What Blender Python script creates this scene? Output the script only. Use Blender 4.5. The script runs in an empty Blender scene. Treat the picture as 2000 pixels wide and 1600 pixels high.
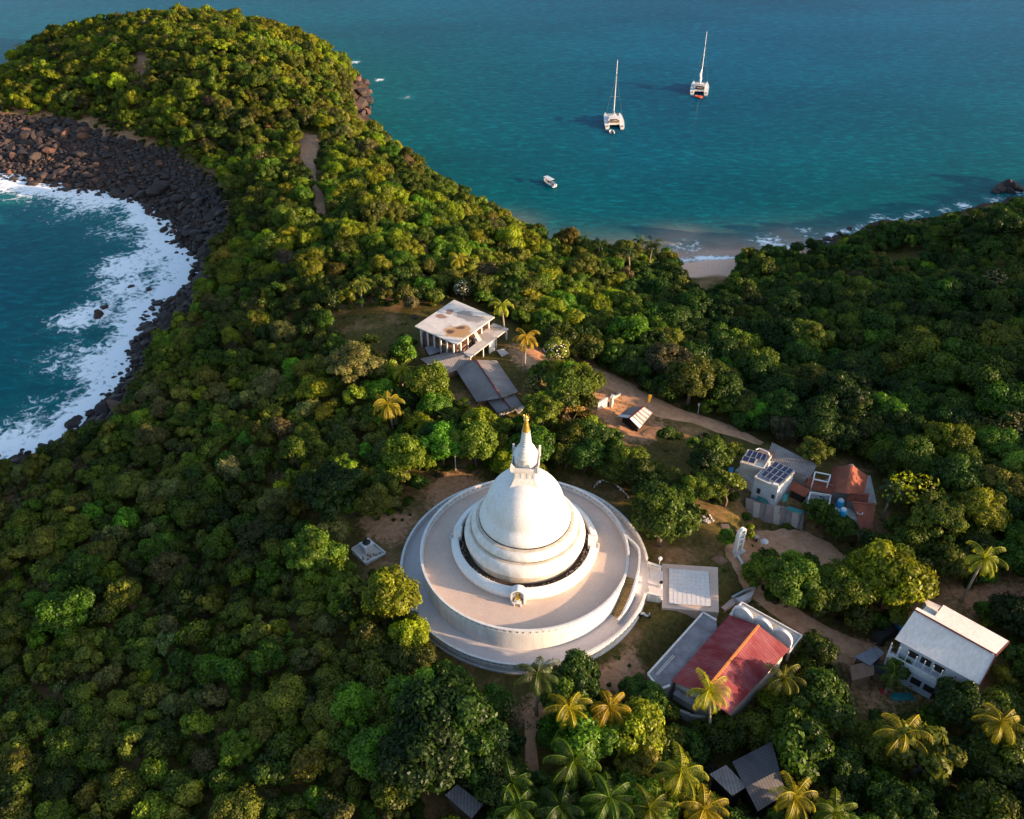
import bpy, math, random
import numpy as np
from mathutils import Vector, Matrix
random.seed(7); rng = np.random.default_rng(7)
C = bpy.context.scene.collection
scene = bpy.context.scene
R = math.radians
PI = math.pi

# ------------------------------------------------------------------ camera, sky, sun, exposure
CAM_H, FPX, PITCH = 112.0, 1700.0, R(37.2)
cd = bpy.data.cameras.new("camera"); cam = bpy.data.objects.new("camera", cd); C.objects.link(cam)
cam.location = (0, 0, CAM_H); cam.rotation_euler = (PI / 2 - PITCH, 0, 0)
cd.sensor_width = 36; cd.lens = FPX / 2000 * 36; cd.clip_start = 1; cd.clip_end = 9000
scene.camera = cam
SUN_EL, SUN_AZ = R(11), R(-17)            # azimuth from +X, the sea lies towards +Y
world = bpy.data.worlds.new("World"); scene.world = world; world.use_nodes = True
wn = world.node_tree.nodes; wl = world.node_tree.links
sky = wn.new("ShaderNodeTexSky"); sky.sky_type = 'NISHITA'; sky.sun_disc = False
sky.ozone_density = 1.4; sky.dust_density = 1.6; sky.sun_elevation = SUN_EL; sky.sun_rotation = PI / 2 - SUN_AZ
wl.new(sky.outputs[0], wn["Background"].inputs[0]); wn["Background"].inputs[1].default_value = 0.15
sd = bpy.data.lights.new("sun", 'SUN'); sd.energy = 5.0; sd.angle = R(0.6); sd.color = (1.0, 0.69, 0.43)
sun = bpy.data.objects.new("sun", sd); C.objects.link(sun)
sv = Vector((math.cos(SUN_EL) * math.cos(SUN_AZ), math.cos(SUN_EL) * math.sin(SUN_AZ), math.sin(SUN_EL)))
sun.rotation_euler = sv.to_track_quat('Z', 'Y').to_euler(); sun.location = (200, -60, 150)
scene.view_settings.view_transform = 'Standard'; scene.view_settings.look = 'None'
scene.view_settings.exposure = 1.36; scene.view_settings.gamma = 1; scene.view_settings.use_curve_mapping = False
scene.render.engine = 'CYCLES'
scene.cycles.max_bounces = 5; scene.cycles.diffuse_bounces = 2; scene.cycles.glossy_bounces = 2
scene.cycles.transmission_bounces = 3; scene.cycles.transparent_max_bounces = 4
scene.cycles.caustics_reflective = False; scene.cycles.caustics_refractive = False
scene.cycles.use_denoising = True

_c, _s = math.cos(PITCH), math.sin(PITCH)
def W(u, v, z):
    """point at height z seen at pixel (u, v) of the 2000x1600 photograph"""
    a = (u - 1000) / FPX; b = -(v - 800) / FPX
    t = (z - CAM_H) / (-_s + b * _c)
    return a * t, (_c + b * _s) * t
def PXY(x, y, z):
    dz = z - CAM_H; d = y * _c - dz * _s; up = y * _s + dz * _c
    return 1000 + FPX * x / d, 800 - FPX * up / d, d
def V3(u, v, z):
    x, y = W(u, v, z); return Vector((x, y, z))

# ------------------------------------------------------------------ materials
def nmat(name):
    m = bpy.data.materials.new(name); m.use_nodes = True
    return m, m.node_tree.nodes, m.node_tree.links, m.node_tree.nodes["Principled BSDF"]
def N(nodes, kind, **kw):
    n = nodes.new(kind)
    for k, v in kw.items():
        if k[0] == 'i' and k[1:].isdigit(): n.inputs[int(k[1:])].default_value = v
        else: setattr(n, k, v)
    return n
def ramp(nodes, links, src, stops):
    r = nodes.new("ShaderNodeValToRGB"); e = r.color_ramp.elements
    e[0].position, e[0].color = stops[0][0], (*stops[0][1], 1) if len(stops[0][1]) == 3 else stops[0][1]
    e[1].position, e[1].color = stops[-1][0], (*stops[-1][1], 1)
    for p, c in stops[1:-1]:
        k = e.new(p); k.color = (*c, 1)
    links.new(src, r.inputs[0]); return r.outputs[0]
def mixc(nodes, links, fac, a, b, mode='MIX'):
    m = nodes.new("ShaderNodeMix"); m.data_type = 'RGBA'; m.blend_type = mode
    for s, val in ((0, fac), (6, a), (7, b)):
        if hasattr(val, 'is_output'): links.new(val, m.inputs[s])
        else: m.inputs[s].default_value = val if s == 0 else (*val, 1)
    return m.outputs[2]
def weathered(name, col, dark=None, scale=0.6, amount=0.5, rough=0.8, bump=0.15, fine=9.0, metal=0.0, spec=0.3, wave=None, streak=1.0, rot=None, vert=None):
    """base colour broken up by large stains and fine grain; wave=(scale, strength) adds corrugation"""
    m, n, l, p = nmat(name)
    dark = dark or tuple(c * 0.55 for c in col)
    tc = n.new("ShaderNodeTexCoord")
    mp = N(n, "ShaderNodeMapping"); mp.vector_type = 'TEXTURE'; mp.inputs[3].default_value = (1, streak, streak); l.new(tc.outputs[3], mp.inputs[0])
    if vert: mp.inputs[3].default_value = (1, 1, vert)
    if rot is not None: mp.inputs[2].default_value = (0, 0, rot)
    a = N(n, "ShaderNodeTexNoise", i2=scale, i3=5.0, i4=0.65); l.new(mp.outputs[0], a.inputs[0])
    b = N(n, "ShaderNodeTexNoise", i2=fine, i3=4.0, i4=0.7); l.new(mp.outputs[0], b.inputs[0])
    f = ramp(n, l, a.outputs[0], [(0.38, (0, 0, 0)), (0.68, (1, 1, 1))])
    mu = N(n, "ShaderNodeMath", operation='MULTIPLY', i1=amount); l.new(f, mu.inputs[0])
    c1 = mixc(n, l, mu.outputs[0], col, dark)
    g = ramp(n, l, b.outputs[0], [(0.3, (0.82, 0.82, 0.82)), (0.7, (1.08, 1.08, 1.08))])
    c2 = mixc(n, l, 1.0, c1, g, 'MULTIPLY')
    l.new(c2, p.inputs["Base Color"]); p.inputs["Roughness"].default_value = rough
    p.inputs["Metallic"].default_value = metal; p.inputs["Specular IOR Level"].default_value = spec
    h = b.outputs[0]
    if wave:
        wv = N(n, "ShaderNodeTexWave", i1=wave[0] * .5); wv.bands_direction = 'X'; wv.inputs[2].default_value = 0.6
        l.new(mp.outputs[0], wv.inputs[0])
        wc = ramp(n, l, wv.outputs[1], [(0.0, (0.66, 0.66, 0.66)), (0.3, (1, 1, 1)), (1, (1.10, 1.10, 1.10))]); l.new(mixc(n, l, 1.0, c2, wc, 'MULTIPLY'), p.inputs['Base Color'])
        h2 = N(n, "ShaderNodeMath", operation='MULTIPLY_ADD', i1=wave[1]); l.new(wv.outputs[1], h2.inputs[0]); l.new(b.outputs[0], h2.inputs[2]); h = h2.outputs[0]
    bp = N(n, "ShaderNodeBump", i0=bump, i1=0.1); l.new(h, bp.inputs[2]); l.new(bp.outputs[0], p.inputs["Normal"])
    return m
RECIPE = {}
def roof(name, *a, **k): RECIPE[name] = (a, k); return weathered(name, *a, **k)
_rc = {}
def roof_mat(key, ang):
    """the same sheet or tile, its corrugation running down the slope of this roof"""
    nm = M[key].name if isinstance(key, str) else key.name
    if nm not in RECIPE: return M[key] if isinstance(key, str) else key
    q = (nm, round(ang, 1))
    if q not in _rc: _rc[q] = weathered(nm, *RECIPE[nm][0], **dict(RECIPE[nm][1], rot=ang, streak=2.2))
    return _rc[q]
def plain(name, col, rough=0.6, metal=0.0, spec=0.4):
    return weathered(name, col, scale=1.5, amount=0.25, rough=rough, bump=0.05, metal=metal, spec=spec)

M = {}
M['white'] = weathered('white_lime_paint', (0.68, 0.66, 0.65), (0.44, 0.40, 0.35), 1.1, 0.55, 0.7, 0.06, 6, spec=0.3, vert=5)
M['white_clean'] = weathered('white_gloss_paint', (0.70, 0.69, 0.69), (0.56, 0.53, 0.50), 0.8, 0.45, 0.7, 0.03, 5, spec=0.3, vert=6)
M['ledge'] = weathered('stained_ledge_plaster', (0.58, 0.50, 0.42), (0.35, 0.27, 0.2), 0.9, 0.8, 0.8, 0.2, 7)
M['terrace'] = weathered('terrace_concrete', (0.62, 0.47, 0.39), (0.47, 0.35, 0.27), 0.22, 0.55, 0.75, 0.12, 5)
M['deck'] = weathered('deck_concrete', (0.64, 0.58, 0.57), (0.50, 0.45, 0.43), 0.22, 0.5, 0.75, 0.12, 5)
M['tile'] = weathered('marble_tiles', (0.66, 0.64, 0.63), (0.52, 0.50, 0.49), 0.5, 0.5, 0.5, 0.1, 4)
M['step'] = weathered('worn_steps', (0.42, 0.29, 0.12), (0.2, 0.13, 0.07), 1.5, 0.7, 0.85, 0.2, 8)
M['soil'] = weathered('planter_soil', (0.075, 0.05, 0.035), (0.02, 0.022, 0.018), 1.3, 0.9, 0.95, 0.6, 9)
M['gold'] = weathered('gilded_metal', (0.85, 0.56, 0.13), (0.45, 0.25, 0.06), 2.5, 0.5, 0.32, 0.1, 10, metal=0.75)
M['dark'] = plain('dark_opening', (0.02, 0.018, 0.018), 0.7)
M['concrete'] = weathered('bare_concrete', (0.46, 0.42, 0.39), (0.25, 0.21, 0.18), 0.5, 0.7, 0.85, 0.25, 6)
M['grey_sheet'] = roof('asbestos_sheet', (0.26, 0.23, 0.22), (0.13, 0.11, 0.11), 0.35, 0.8, 0.85, 0.5, 5, wave=(1.6, 1.5, 'X'))
M['grey_flat'] = weathered('lichened_flat_roof', (0.25, 0.24, 0.26), (0.12, 0.11, 0.12), 0.5, 0.9, 0.85, 0.3, 5)
M['red_sheet'] = roof('faded_red_roof_paint', (0.155, 0.006, 0.014), (0.24, 0.075, 0.085), 0.45, 1.0, 0.7, 0.35, 4, wave=(1.5, 1.2, 'X'))
M['ridge'] = plain('sunlit_ridge_orange', (0.72, 0.24, 0.05))  # bright orange stands for low sun caught along the ridge
M['white_sheet'] = roof('white_metal_sheet', (0.78, 0.68, 0.62), (0.64, 0.54, 0.48), 0.25, 0.7, 0.55, 0.2, 3, wave=(4.5, 0.5, 'X'))
M['clay'] = roof('clay_roof_tiles', (0.30, 0.082, 0.045), (0.13, 0.05, 0.035), 0.7, 0.8, 0.85, 0.8, 6, wave=(2.2, 1.6, 'X'))
M['cream'] = weathered('cream_wall_paint', (0.62, 0.56, 0.50), (0.42, 0.34, 0.28), 0.6, 0.6, 0.75, 0.1, 6)
M['pale_blue'] = weathered('pale_blue_wall_paint', (0.55, 0.60, 0.66), (0.38, 0.41, 0.45), 0.6, 0.5, 0.7, 0.1, 6)
M['panel'] = plain('slot_shade_grey', (0.42, 0.40, 0.43))  # grey darkened to stand for the shade in the balustrade slots
M['dark_sheet'] = roof('dark_roof_sheet', (0.10, 0.095, 0.105), (0.05, 0.048, 0.05), 0.4, 0.8, 0.8, 0.4, 5, wave=(1.6, 1.2, 'X'))
M['maroon'] = plain('maroon_trim', (0.12, 0.02, 0.02))
M['brick'] = weathered('mud_brick', (0.25, 0.14, 0.09), (0.12, 0.07, 0.05), 1.0, 0.8, 0.9, 0.4, 8)
M['blue'] = plain('blue_plastic', (0.02, 0.30, 0.55), 0.4)
M['teal'] = plain('teal_tarpaulin', (0.015, 0.16, 0.16), 0.6)
M['yellow'] = plain('yellow_cloth', (0.75, 0.42, 0.03))
M['red'] = plain('red_cloth', (0.5, 0.02, 0.02))
M['orange'] = plain('orange_rubber', (0.75, 0.12, 0.04))
M['wood'] = weathered('weathered_wood', (0.30, 0.20, 0.12), (0.14, 0.09, 0.06), 1.5, 0.7, 0.85, 0.3, 9)
M['bark'] = weathered('tree_bark', (0.16, 0.12, 0.085), (0.07, 0.05, 0.04), 2.0, 0.8, 0.9, 0.6, 8)
M['palmbark'] = weathered('palm_bark', (0.34, 0.27, 0.20), (0.17, 0.13, 0.10), 2.0, 0.8, 0.9, 0.5, 8)
M['metal'] = plain('galvanised_metal', (0.5, 0.5, 0.5), 0.4, 0.8)
M['glass'] = plain('dark_glass', (0.03, 0.035, 0.04), 0.1)
M['trampoline'] = plain('grey_netting', (0.35, 0.35, 0.36))
M['rock'] = weathered('black_basalt', (0.048, 0.033, 0.031), (0.016, 0.012, 0.013), 0.5, 0.9, 0.75, 1.0, 2.5, spec=0.35)
M['rock_red'] = weathered('rusty_basalt', (0.15, 0.075, 0.05), (0.045, 0.03, 0.027), 0.5, 0.9, 0.85, 1.0, 2.5)
M['pale_rock'] = weathered('pale_stone', (0.5, 0.45, 0.4), (0.3, 0.26, 0.22), 1.0, 0.8, 0.9, 0.5, 4)

def solar_mat():
    m, n, l, p = nmat('solar_cells')
    p.inputs["Base Color"].default_value = (0.02, 0.022, 0.06, 1); p.inputs["Roughness"].default_value = 0.25
    return m
M['solar'] = solar_mat()

def leaf_mat(name, trans=0.3):
    """leaf colour = per-tree tint * per-leaf tone"""
    m = bpy.data.materials.new(name); m.use_nodes = True; n = m.node_tree.nodes; l = m.node_tree.links; n.clear()
    out = n.new("ShaderNodeOutputMaterial")
    t = N(n, "ShaderNodeAttribute", attribute_type='INSTANCER', attribute_name='tint')
    g = N(n, "ShaderNodeAttribute", attribute_type='GEOMETRY', attribute_name='tone')
    mr = N(n, "ShaderNodeMapRange"); mr.inputs[3].default_value = 0.35; mr.inputs[4].default_value = 1.65; l.new(g.outputs[2], mr.inputs[0])
    vm = N(n, "ShaderNodeVectorMath", operation='SCALE'); l.new(t.outputs[1], vm.inputs[0]); l.new(mr.outputs[0], vm.inputs[3])
    yl = N(n, "ShaderNodeVectorMath", operation='MULTIPLY'); yl.inputs[1].default_value = (1.5, 1.5, 0.4); l.new(vm.outputs[0], yl.inputs[0])
    d = n.new("ShaderNodeBsdfDiffuse"); l.new(vm.outputs[0], d.inputs[0])
    tr = n.new("ShaderNodeBsdfTranslucent"); l.new(yl.outputs[0], tr.inputs[0])
    gl = N(n, "ShaderNodeBsdfGlossy"); gl.inputs[1].default_value = 0.45; gl.inputs[0].default_value = (0.9, 0.95, 0.9, 1)
    mx = N(n, "ShaderNodeMixShader", i0=trans); l.new(d.outputs[0], mx.inputs[1]); l.new(tr.outputs[0], mx.inputs[2])
    m2 = N(n, "ShaderNodeMixShader", i0=0.014); l.new(mx.outputs[0], m2.inputs[1]); l.new(gl.outputs[0], m2.inputs[2])
    l.new(m2.outputs[0], out.inputs[0]); return m
M['leaf'] = leaf_mat('foliage')
M['frond'] = leaf_mat('palm_frond', 0.35)
def flower_mat():
    m, n, l, p = nmat('white_blossom'); p.inputs["Base Color"].default_value = (0.75, 0.70, 0.55, 1); return m
M['blossom'] = flower_mat()

# ------------------------------------------------------------------ mesh helpers
class MB:
    def __init__(s): s.v = []; s.f = []
    def add(s, vs, fs):
        o = len(s.v); s.v += [tuple(p) for p in vs]; s.f += [tuple(i + o for i in f) for f in fs]; return s
    def box(s, c, size, rz=0.0, axes=None):
        hx, hy, hz = size[0] / 2, size[1] / 2, size[2] / 2
        if axes is None: ax = Vector((math.cos(rz), math.sin(rz), 0)); ay = Vector((-math.sin(rz), math.cos(rz), 0)); az = Vector((0, 0, 1))
        else: ax, ay, az = axes
        c = Vector(c)
        vs = [c + ax * (hx * i) + ay * (hy * j) + az * (hz * k) for k in (-1, 1) for j in (-1, 1) for i in (-1, 1)]
        return s.add(vs, [(0, 2, 3, 1), (4, 5, 7, 6), (0, 1, 5, 4), (2, 6, 7, 3), (0, 4, 6, 2), (1, 3, 7, 5)])
    def beam(s, a, b, w, h=None):
        a, b = Vector(a), Vector(b); d = b - a; L = d.length
        if L < 1e-6: return s
        az = d / L; up = Vector((0, 0, 1)) if abs(az.z) < 0.95 else Vector((1, 0, 0))
        ax = az.cross(up).normalized(); ay = ax.cross(az)
        return s.box((a + b) / 2, (w, h or w, L), axes=(ax, ay, az))
    def prism(s, poly, z0, z1):
        """poly: list of (x,y) or 3D; z0/z1: scalar or list"""
        n = len(poly); z0 = z0 if hasattr(z0, '__len__') else [z0] * n; z1 = z1 if hasattr(z1, '__len__') else [z1] * n
        vs = [(poly[i][0], poly[i][1], z0[i]) for i in range(n)] + [(poly[i][0], poly[i][1], z1[i]) for i in range(n)]
        fs = [tuple(range(n))[::-1], tuple(range(n, 2 * n))] + [(i, (i + 1) % n, n + (i + 1) % n, n + i) for i in range(n)]
        return s.add(vs, fs)
    def slab(s, pts, th):
        """thick sheet under a 3D polygon"""
        n = len(pts); pts = [Vector(p) for p in pts]
        return s.add([p for p in pts] + [p - Vector((0, 0, th)) for p in pts],
                     [tuple(range(n)), tuple(range(n, 2 * n))[::-1]] + [(i, n + i, n + (i + 1) % n, (i + 1) % n) for i in range(n)])
    def cyl(s, a, b, r0, r1=None, n=8, caps=True):
        r1 = r0 if r1 is None else r1; a, b = Vector(a), Vector(b); az = (b - a).normalized()
        up = Vector((0, 0, 1)) if abs(az.z) < 0.9 else Vector((1, 0, 0)); ax = az.cross(up).normalized(); ay = az.cross(ax)
        ring = lambda c, r: [c + ax * (r * math.cos(2 * PI * i / n)) + ay * (r * math.sin(2 * PI * i / n)) for i in range(n)]
        fs = [(i, (i + 1) % n, n + (i + 1) % n, n + i) for i in range(n)]
        if caps: fs += [tuple(range(n))[::-1], tuple(range(n, 2 * n))]
        return s.add(ring(a, r0) + ring(b, r1), fs)
    def tube(s, pts, rad, n=6):
        pts = [Vector(p) for p in pts]; vs = []; m = len(pts)
        for k, p in enumerate(pts):
            d = (pts[min(k + 1, m - 1)] - pts[max(k - 1, 0)]).normalized()
            up = Vector((0, 0, 1)) if abs(d.z) < 0.9 else Vector((1, 0, 0)); ax = d.cross(up).normalized(); ay = d.cross(ax)
            r = rad[k] if hasattr(rad, '__len__') else rad
            vs += [p + ax * (r * math.cos(2 * PI * i / n)) + ay * (r * math.sin(2 * PI * i / n)) for i in range(n)]
        fs = [(k * n + i, k * n + (i + 1) % n, (k + 1) * n + (i + 1) % n, (k + 1) * n + i) for k in range(m - 1) for i in range(n)]
        return s.add(vs, fs + [tuple(range(n))[::-1], tuple(range((m - 1) * n, m * n))])
    def lathe(s, prof, c, a0=0.0, a1=2 * PI, n=96, closed=False):
        """prof: list of (r,z). partial arcs get end caps when closed profile"""
        full = abs(a1 - a0 - 2 * PI) < 1e-6; k = len(prof); cols = n if full else n + 1
        vs = [(c[0] + r * math.cos(a0 + (a1 - a0) * i / n), c[1] + r * math.sin(a0 + (a1 - a0) * i / n), z) for i in range(cols) for r, z in prof]
        fs = []
        for i in range(n):
            j = (i + 1) % cols
            for q in range(k if closed else k - 1):
                q2 = (q + 1) % k; fs.append((i * k + q, j * k + q, j * k + q2, i * k + q2))
        if closed and not full: fs += [tuple(range(k)), tuple(range((cols - 1) * k, cols * k))[::-1]]
        return s.add(vs, fs)
    def build(s, name, mat, parent=None, smooth=False, local=False, loc=None, **props):
        me = bpy.data.meshes.new(name)
        off = Vector((0, 0, 0))
        if loc is not None: off = Vector(loc)
        elif parent is not None and not local:
            off = parent.location.copy()
            if parent.parent: off = off + parent.parent.location
        if off.length: vs = [(a - off.x, b - off.y, c - off.z) for a, b, c in s.v]
        else: vs = s.v
        me.from_pydata(vs, [], s.f); me.update()
        me.materials.append(mat if not isinstance(mat, str) else M[mat])
        if smooth:
            me.shade_smooth()
            if smooth != 'all': me.set_sharp_from_angle(angle=R(35))
        o = bpy.data.objects.new(name, me); C.objects.link(o)
        if parent is not None: o.parent = parent
        if loc is not None and parent is None: o.location = loc
        for k, v in props.items(): o[k] = v
        return o
def thing(name, label, cat, loc, group=None):
    o = bpy.data.objects.new(name, None); C.objects.link(o); o.location = loc; o.empty_display_size = 0.5
    o['label'] = label; o['category'] = cat
    if group: o['group'] = group
    return o
def tag(o, label, cat, group=None):
    o['label'] = label; o['category'] = cat
    if group: o['group'] = group
    return o
def centroid(pts): 
    s = Vector((0, 0, 0))
    for p in pts: s += Vector((p[0], p[1], 0))
    return s / len(pts)

# ------------------------------------------------------------------ terrain
def px(l, z=0.0): return [W(u, v, z) for u, v in l]
COAST = ([(-165, -60), (-155, 20), (-132, 90)] +
    px([(0, 905), (80, 888), (150, 850), (182, 805), (238, 752), (262, 690), (288, 640), (300, 598), (362, 572), (388, 532),
        (380, 497), (338, 472), (320, 432), (288, 396), (232, 378), (150, 368), (80, 352), (0, 337), (-150, 300), (-230, 240), (-150, 175),
        (-10, 156), (40, 128), (120, 108), (250, 98), (430, 96), (550, 110), (640, 130), (700, 158), (716, 190), (724, 230), (742, 262), (800, 322),
        (860, 362), (910, 398), (960, 430), (1000, 455), (1080, 484), (1180, 503), (1290, 510), (1340, 508), (1380, 505), (1430, 506), (1500, 500),
        (1560, 493), (1602, 474), (1645, 455), (1700, 433), (1800, 420), (1900, 405), (1960, 386), (2010, 378), (2120, 362)]) +
    [(300, 300), (340, 180), (340, -60)])
COAST = np.array(COAST)
def poly_sd(P, poly):
    """signed distance (positive inside)"""
    a = poly; b = np.roll(poly, -1, 0); d = np.full(len(P), 1e9); ins = np.zeros(len(P), bool)
    for i in range(len(a)):
        e = b[i] - a[i]; w = P - a[i]; t = np.clip((w @ e) / max(e @ e, 1e-9), 0, 1)
        q = w - t[:, None] * e; d = np.minimum(d, (q ** 2).sum(1))
        c1 = (a[i, 1] > P[:, 1]) != (b[i, 1] > P[:, 1])
        xi = (b[i, 0] - a[i, 0]) * (P[:, 1] - a[i, 1]) / ((b[i, 1] - a[i, 1]) if abs(b[i, 1] - a[i, 1]) > 1e-12 else 1e-12) + a[i, 0]
        ins ^= c1 & (P[:, 0] < xi)
    d = np.sqrt(d); return np.where(ins, d, -d)
_perm = rng.random((64, 64))
def vnoise(x, y, s):
    x = np.asarray(x) / s; y = np.asarray(y) / s; xi = np.floor(x).astype(int); yi = np.floor(y).astype(int)
    fx = x - xi; fy = y - yi; fx = fx * fx * (3 - 2 * fx); fy = fy * fy * (3 - 2 * fy)
    g = lambda i, j: _perm[i % 64, j % 64]
    return (g(xi, yi) * (1 - fx) + g(xi + 1, yi) * fx) * (1 - fy) + (g(xi, yi + 1) * (1 - fx) + g(xi + 1, yi + 1) * fx) * fy
def sstep(a, b, x):
    t = np.clip((x - a) / (b - a), 0, 1); return t * t * (3 - 2 * t)
CTRL = [(100, 85, 11), (200, 58, 14), (300, 45, 17), (430, 45, 18), (500, 62, 16), (600, 100, 15), (660, 135, 11), (40, 125, 6), (0, 150, 3),
    (130, 235, 7), (0, 222, 7), (330, 290, 8), (400, 250, 13), (200, 180, 13), (80, 180, 10), (500, 180, 19), (400, 130, 22), (280, 130, 19), (600, 200, 16), (650, 170, 12), (690, 210, 5),
    (540, 270, 12), (605, 280, 12.5), (625, 400, 14), (500, 330, 10), (440, 370, 7), (480, 450, 10), (700, 300, 11), (760, 330, 9), (800, 400, 10),
    (900, 430, 6), (700, 450, 15), (600, 520, 15), (480, 560, 11), (420, 640, 9), (720, 600, 17), (560, 650, 14.5), (850, 500, 14), (1000, 520, 9),
    (900, 640, 18), (980, 700, 17.6), (860, 760, 17), (1100, 560, 9), (1200, 640, 9), (1050, 720, 17), (1150, 710, 14.5), (1050, 800, 16.2), (1240, 770, 14),
    (1300, 560, 5), (1400, 560, 4), (1500, 600, 6), (1700, 600, 7), (1900, 560, 5.5), (1950, 450, 3.5), (1700, 500, 3), (1400, 700, 8), (1700, 750, 10),
    (1950, 750, 14), (1350, 800, 13), (1480, 860, 13), (1700, 880, 13), (1900, 900, 14),
    (700, 1000, 15), (1023, 1130, 15.3), (850, 950, 15.3), (1200, 950, 15.2), (780, 1250, 15), (1023, 1340, 15.2), (1300, 1200, 15), (1280, 1080, 15.2),
    (1350, 1150, 14.9), (1520, 970, 14.4), (1620, 985, 14.4), (1560, 1065, 11.6), (1440, 1085, 14.6), (1640, 1110, 12), (1400, 1290, 13), (1850, 1250, 13), (1700, 1190, 12.8),
    (1950, 1150, 13.2), (1500, 1500, 12), (1900, 1550, 12), (1250, 1450, 13.5), (1000, 1500, 14), (900, 1600, 13), (600, 800, 15), (400, 800, 9), (640, 1000, 13.5),
    (400, 1000, 9), (200, 1000, 5.5), (500, 1250, 12), (250, 1250, 8), (50, 1100, 4.5), (0, 1500, 6), (300, 1550, 10), (600, 1550, 13), (100, 300, 3.5), (250, 335, 3.8), (350, 385, 4.2), (395, 440, 5), (0, 280, 3.5), (200, 270, 6)]
cp = [(*W(u, v, z), z) for u, v, z in CTRL] + [(-120, 40, 5), (-120, -20, 6), (0, -20, 12), (100, -20, 14), (200, -20, 16), (200, 20, 18), (165, 95, 26),
    (150, 140, 24), (155, 185, 14), (190, 230, 7), (240, 140, 18), (250, 60, 18), (130, 215, 9)]  # points off the right edge: unseen hill shaped to shade the valley
cp = np.array(cp)
def _tps(d2): return 0.5 * d2 * np.log(d2 + 1e-9)
_S = 100.0
_A = cp[:, :2] / _S; _K = _tps(((_A[:, None] - _A[None]) ** 2).sum(2)) + np.eye(len(cp)) * 2e-3
_Pm = np.c_[np.ones(len(cp)), _A]; _top = np.block([[_K, _Pm], [_Pm.T, np.zeros((3, 3))]])
_w = np.linalg.solve(_top, np.r_[cp[:, 2], 0, 0, 0])
GX0, GX1, GY0, GY1, GS = -270.0, 345.0, -60.0, 480.0, 1.8
nx = int((GX1 - GX0) / GS) + 1; ny = int((GY1 - GY0) / GS) + 1
gx = GX0 + GS * np.arange(nx); gy = GY0 + GS * np.arange(ny)
XX, YY = np.meshgrid(gx, gy); P2 = np.c_[XX.ravel(), YY.ravel()]
SD = poly_sd(P2, COAST); SDG = SD.reshape(ny, nx)
SD = SD + (vnoise(P2[:, 0], P2[:, 1], 9) - 0.5) * 5.0 + (vnoise(P2[:, 0] + 50, P2[:, 1], 3.5) - 0.5) * 2.0
beach_c = np.array(W(1390, 515, 0))
bch = np.exp(-(((P2 - beach_c) / np.array([24.0, 14.0])) ** 2).sum(1))
hin = np.zeros(len(P2))
for i0 in range(0, len(P2), 20000):
    q = P2[i0:i0 + 20000] / _S
    hin[i0:i0 + 20000] = _tps(((q[:, None] - _A[None]) ** 2).sum(2)) @ _w[:-3] + _w[-3] + q @ _w[-2:]
hin = np.clip(hin, 2.5, 40)
land = hin * sstep(-1.0, 1.0, SD / 18.0 * 0.98) ** 1.0
wd = 15.0 + 10 * bch
prof = np.clip(SD / wd, 0, 1); hl = hin * (1 - (1 - prof) ** 1.7)
hs = np.maximum(SD * (0.30 - 0.2 * bch), -9)
HG = np.where(SD > 0, hl * (1 - bch * 0.75) + 0.0, hs) + np.where(SD > 6, (vnoise(P2[:, 0], P2[:, 1], 13) - 0.5) * 1.0, 0)
HG = HG.reshape(ny, nx)
def pad(poly, z, blend=4.0):
    """level the ground inside a polygon"""
    global HG
    P = np.array(poly); d = poly_sd(P2, P).reshape(ny, nx); w = sstep(-blend, 0.0, d); HG = HG * (1 - w) + z * w
def pad_px(l, z, blend=4.0): pad(px(l, z), z, blend)
ST = (1.85, 88.0)
pad([(ST[0] + 19.5 * math.cos(a), ST[1] + 19.5 * math.sin(a)) for a in np.linspace(0, 2 * PI, 33)[:-1]], 15.25, 8)
pad_px([(800, 640), (885, 590), (1000, 640), (1030, 700), (1010, 800), (930, 800), (820, 710)], 17.9, 6)
pad_px([(1290, 1095), (1405, 1100), (1410, 1205), (1290, 1200)], 15.8, 4)
pad_px([(1205, 800), (1260, 790), (1285, 815), (1245, 845)], 14.0, 3)
pad_px([(1480, 1016), (1590, 1028), (1650, 1085), (1640, 1140), (1560, 1110), (1490, 1080)], 11.6, 5)
pad_px([(1440, 905), (1500, 865), (1600, 915), (1700, 925), (1720, 980), (1700, 1030), (1660, 1000), (1578, 990), (1462, 966)], 14.4, 1.6)
pad_px([(1265, 1320), (1450, 1180), (1566, 1250), (1430, 1400)], 13.1, 4)
pad_px([(1735, 1260), (1790, 1200), (1975, 1290), (1910, 1370)], 13.0, 4)
def H(x, y):
    x = np.asarray(x, float); y = np.asarray(y, float)
    fx = np.clip((x - GX0) / GS, 0, nx - 1.001); fy = np.clip((y - GY0) / GS, 0, ny - 1.001)
    i = fx.astype(int); j = fy.astype(int); a = fx - i; b = fy - j
    return (HG[j, i] * (1 - a) + HG[j, i + 1] * a) * (1 - b) + (HG[j + 1, i] * (1 - a) + HG[j + 1, i + 1] * a) * b
def SDF(x, y):
    i = np.clip(((np.asarray(x) - GX0) / GS).astype(int), 0, nx - 1); j = np.clip(((np.asarray(y) - GY0) / GS).astype(int), 0, ny - 1); return SDG[j, i]
def h1(x, y): return float(H(x, y))
def ground_hit(u, v, up=0.0):
    """world point whose height is ground+up, seen at (u, v)"""
    z = 14.0
    for _ in range(12):
        x, y = W(u, v, z); z = 0.5 * z + 0.5 * (h1(x, y) + up)
    x, y = W(u, v, z); return x, y, h1(x, y)
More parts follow.
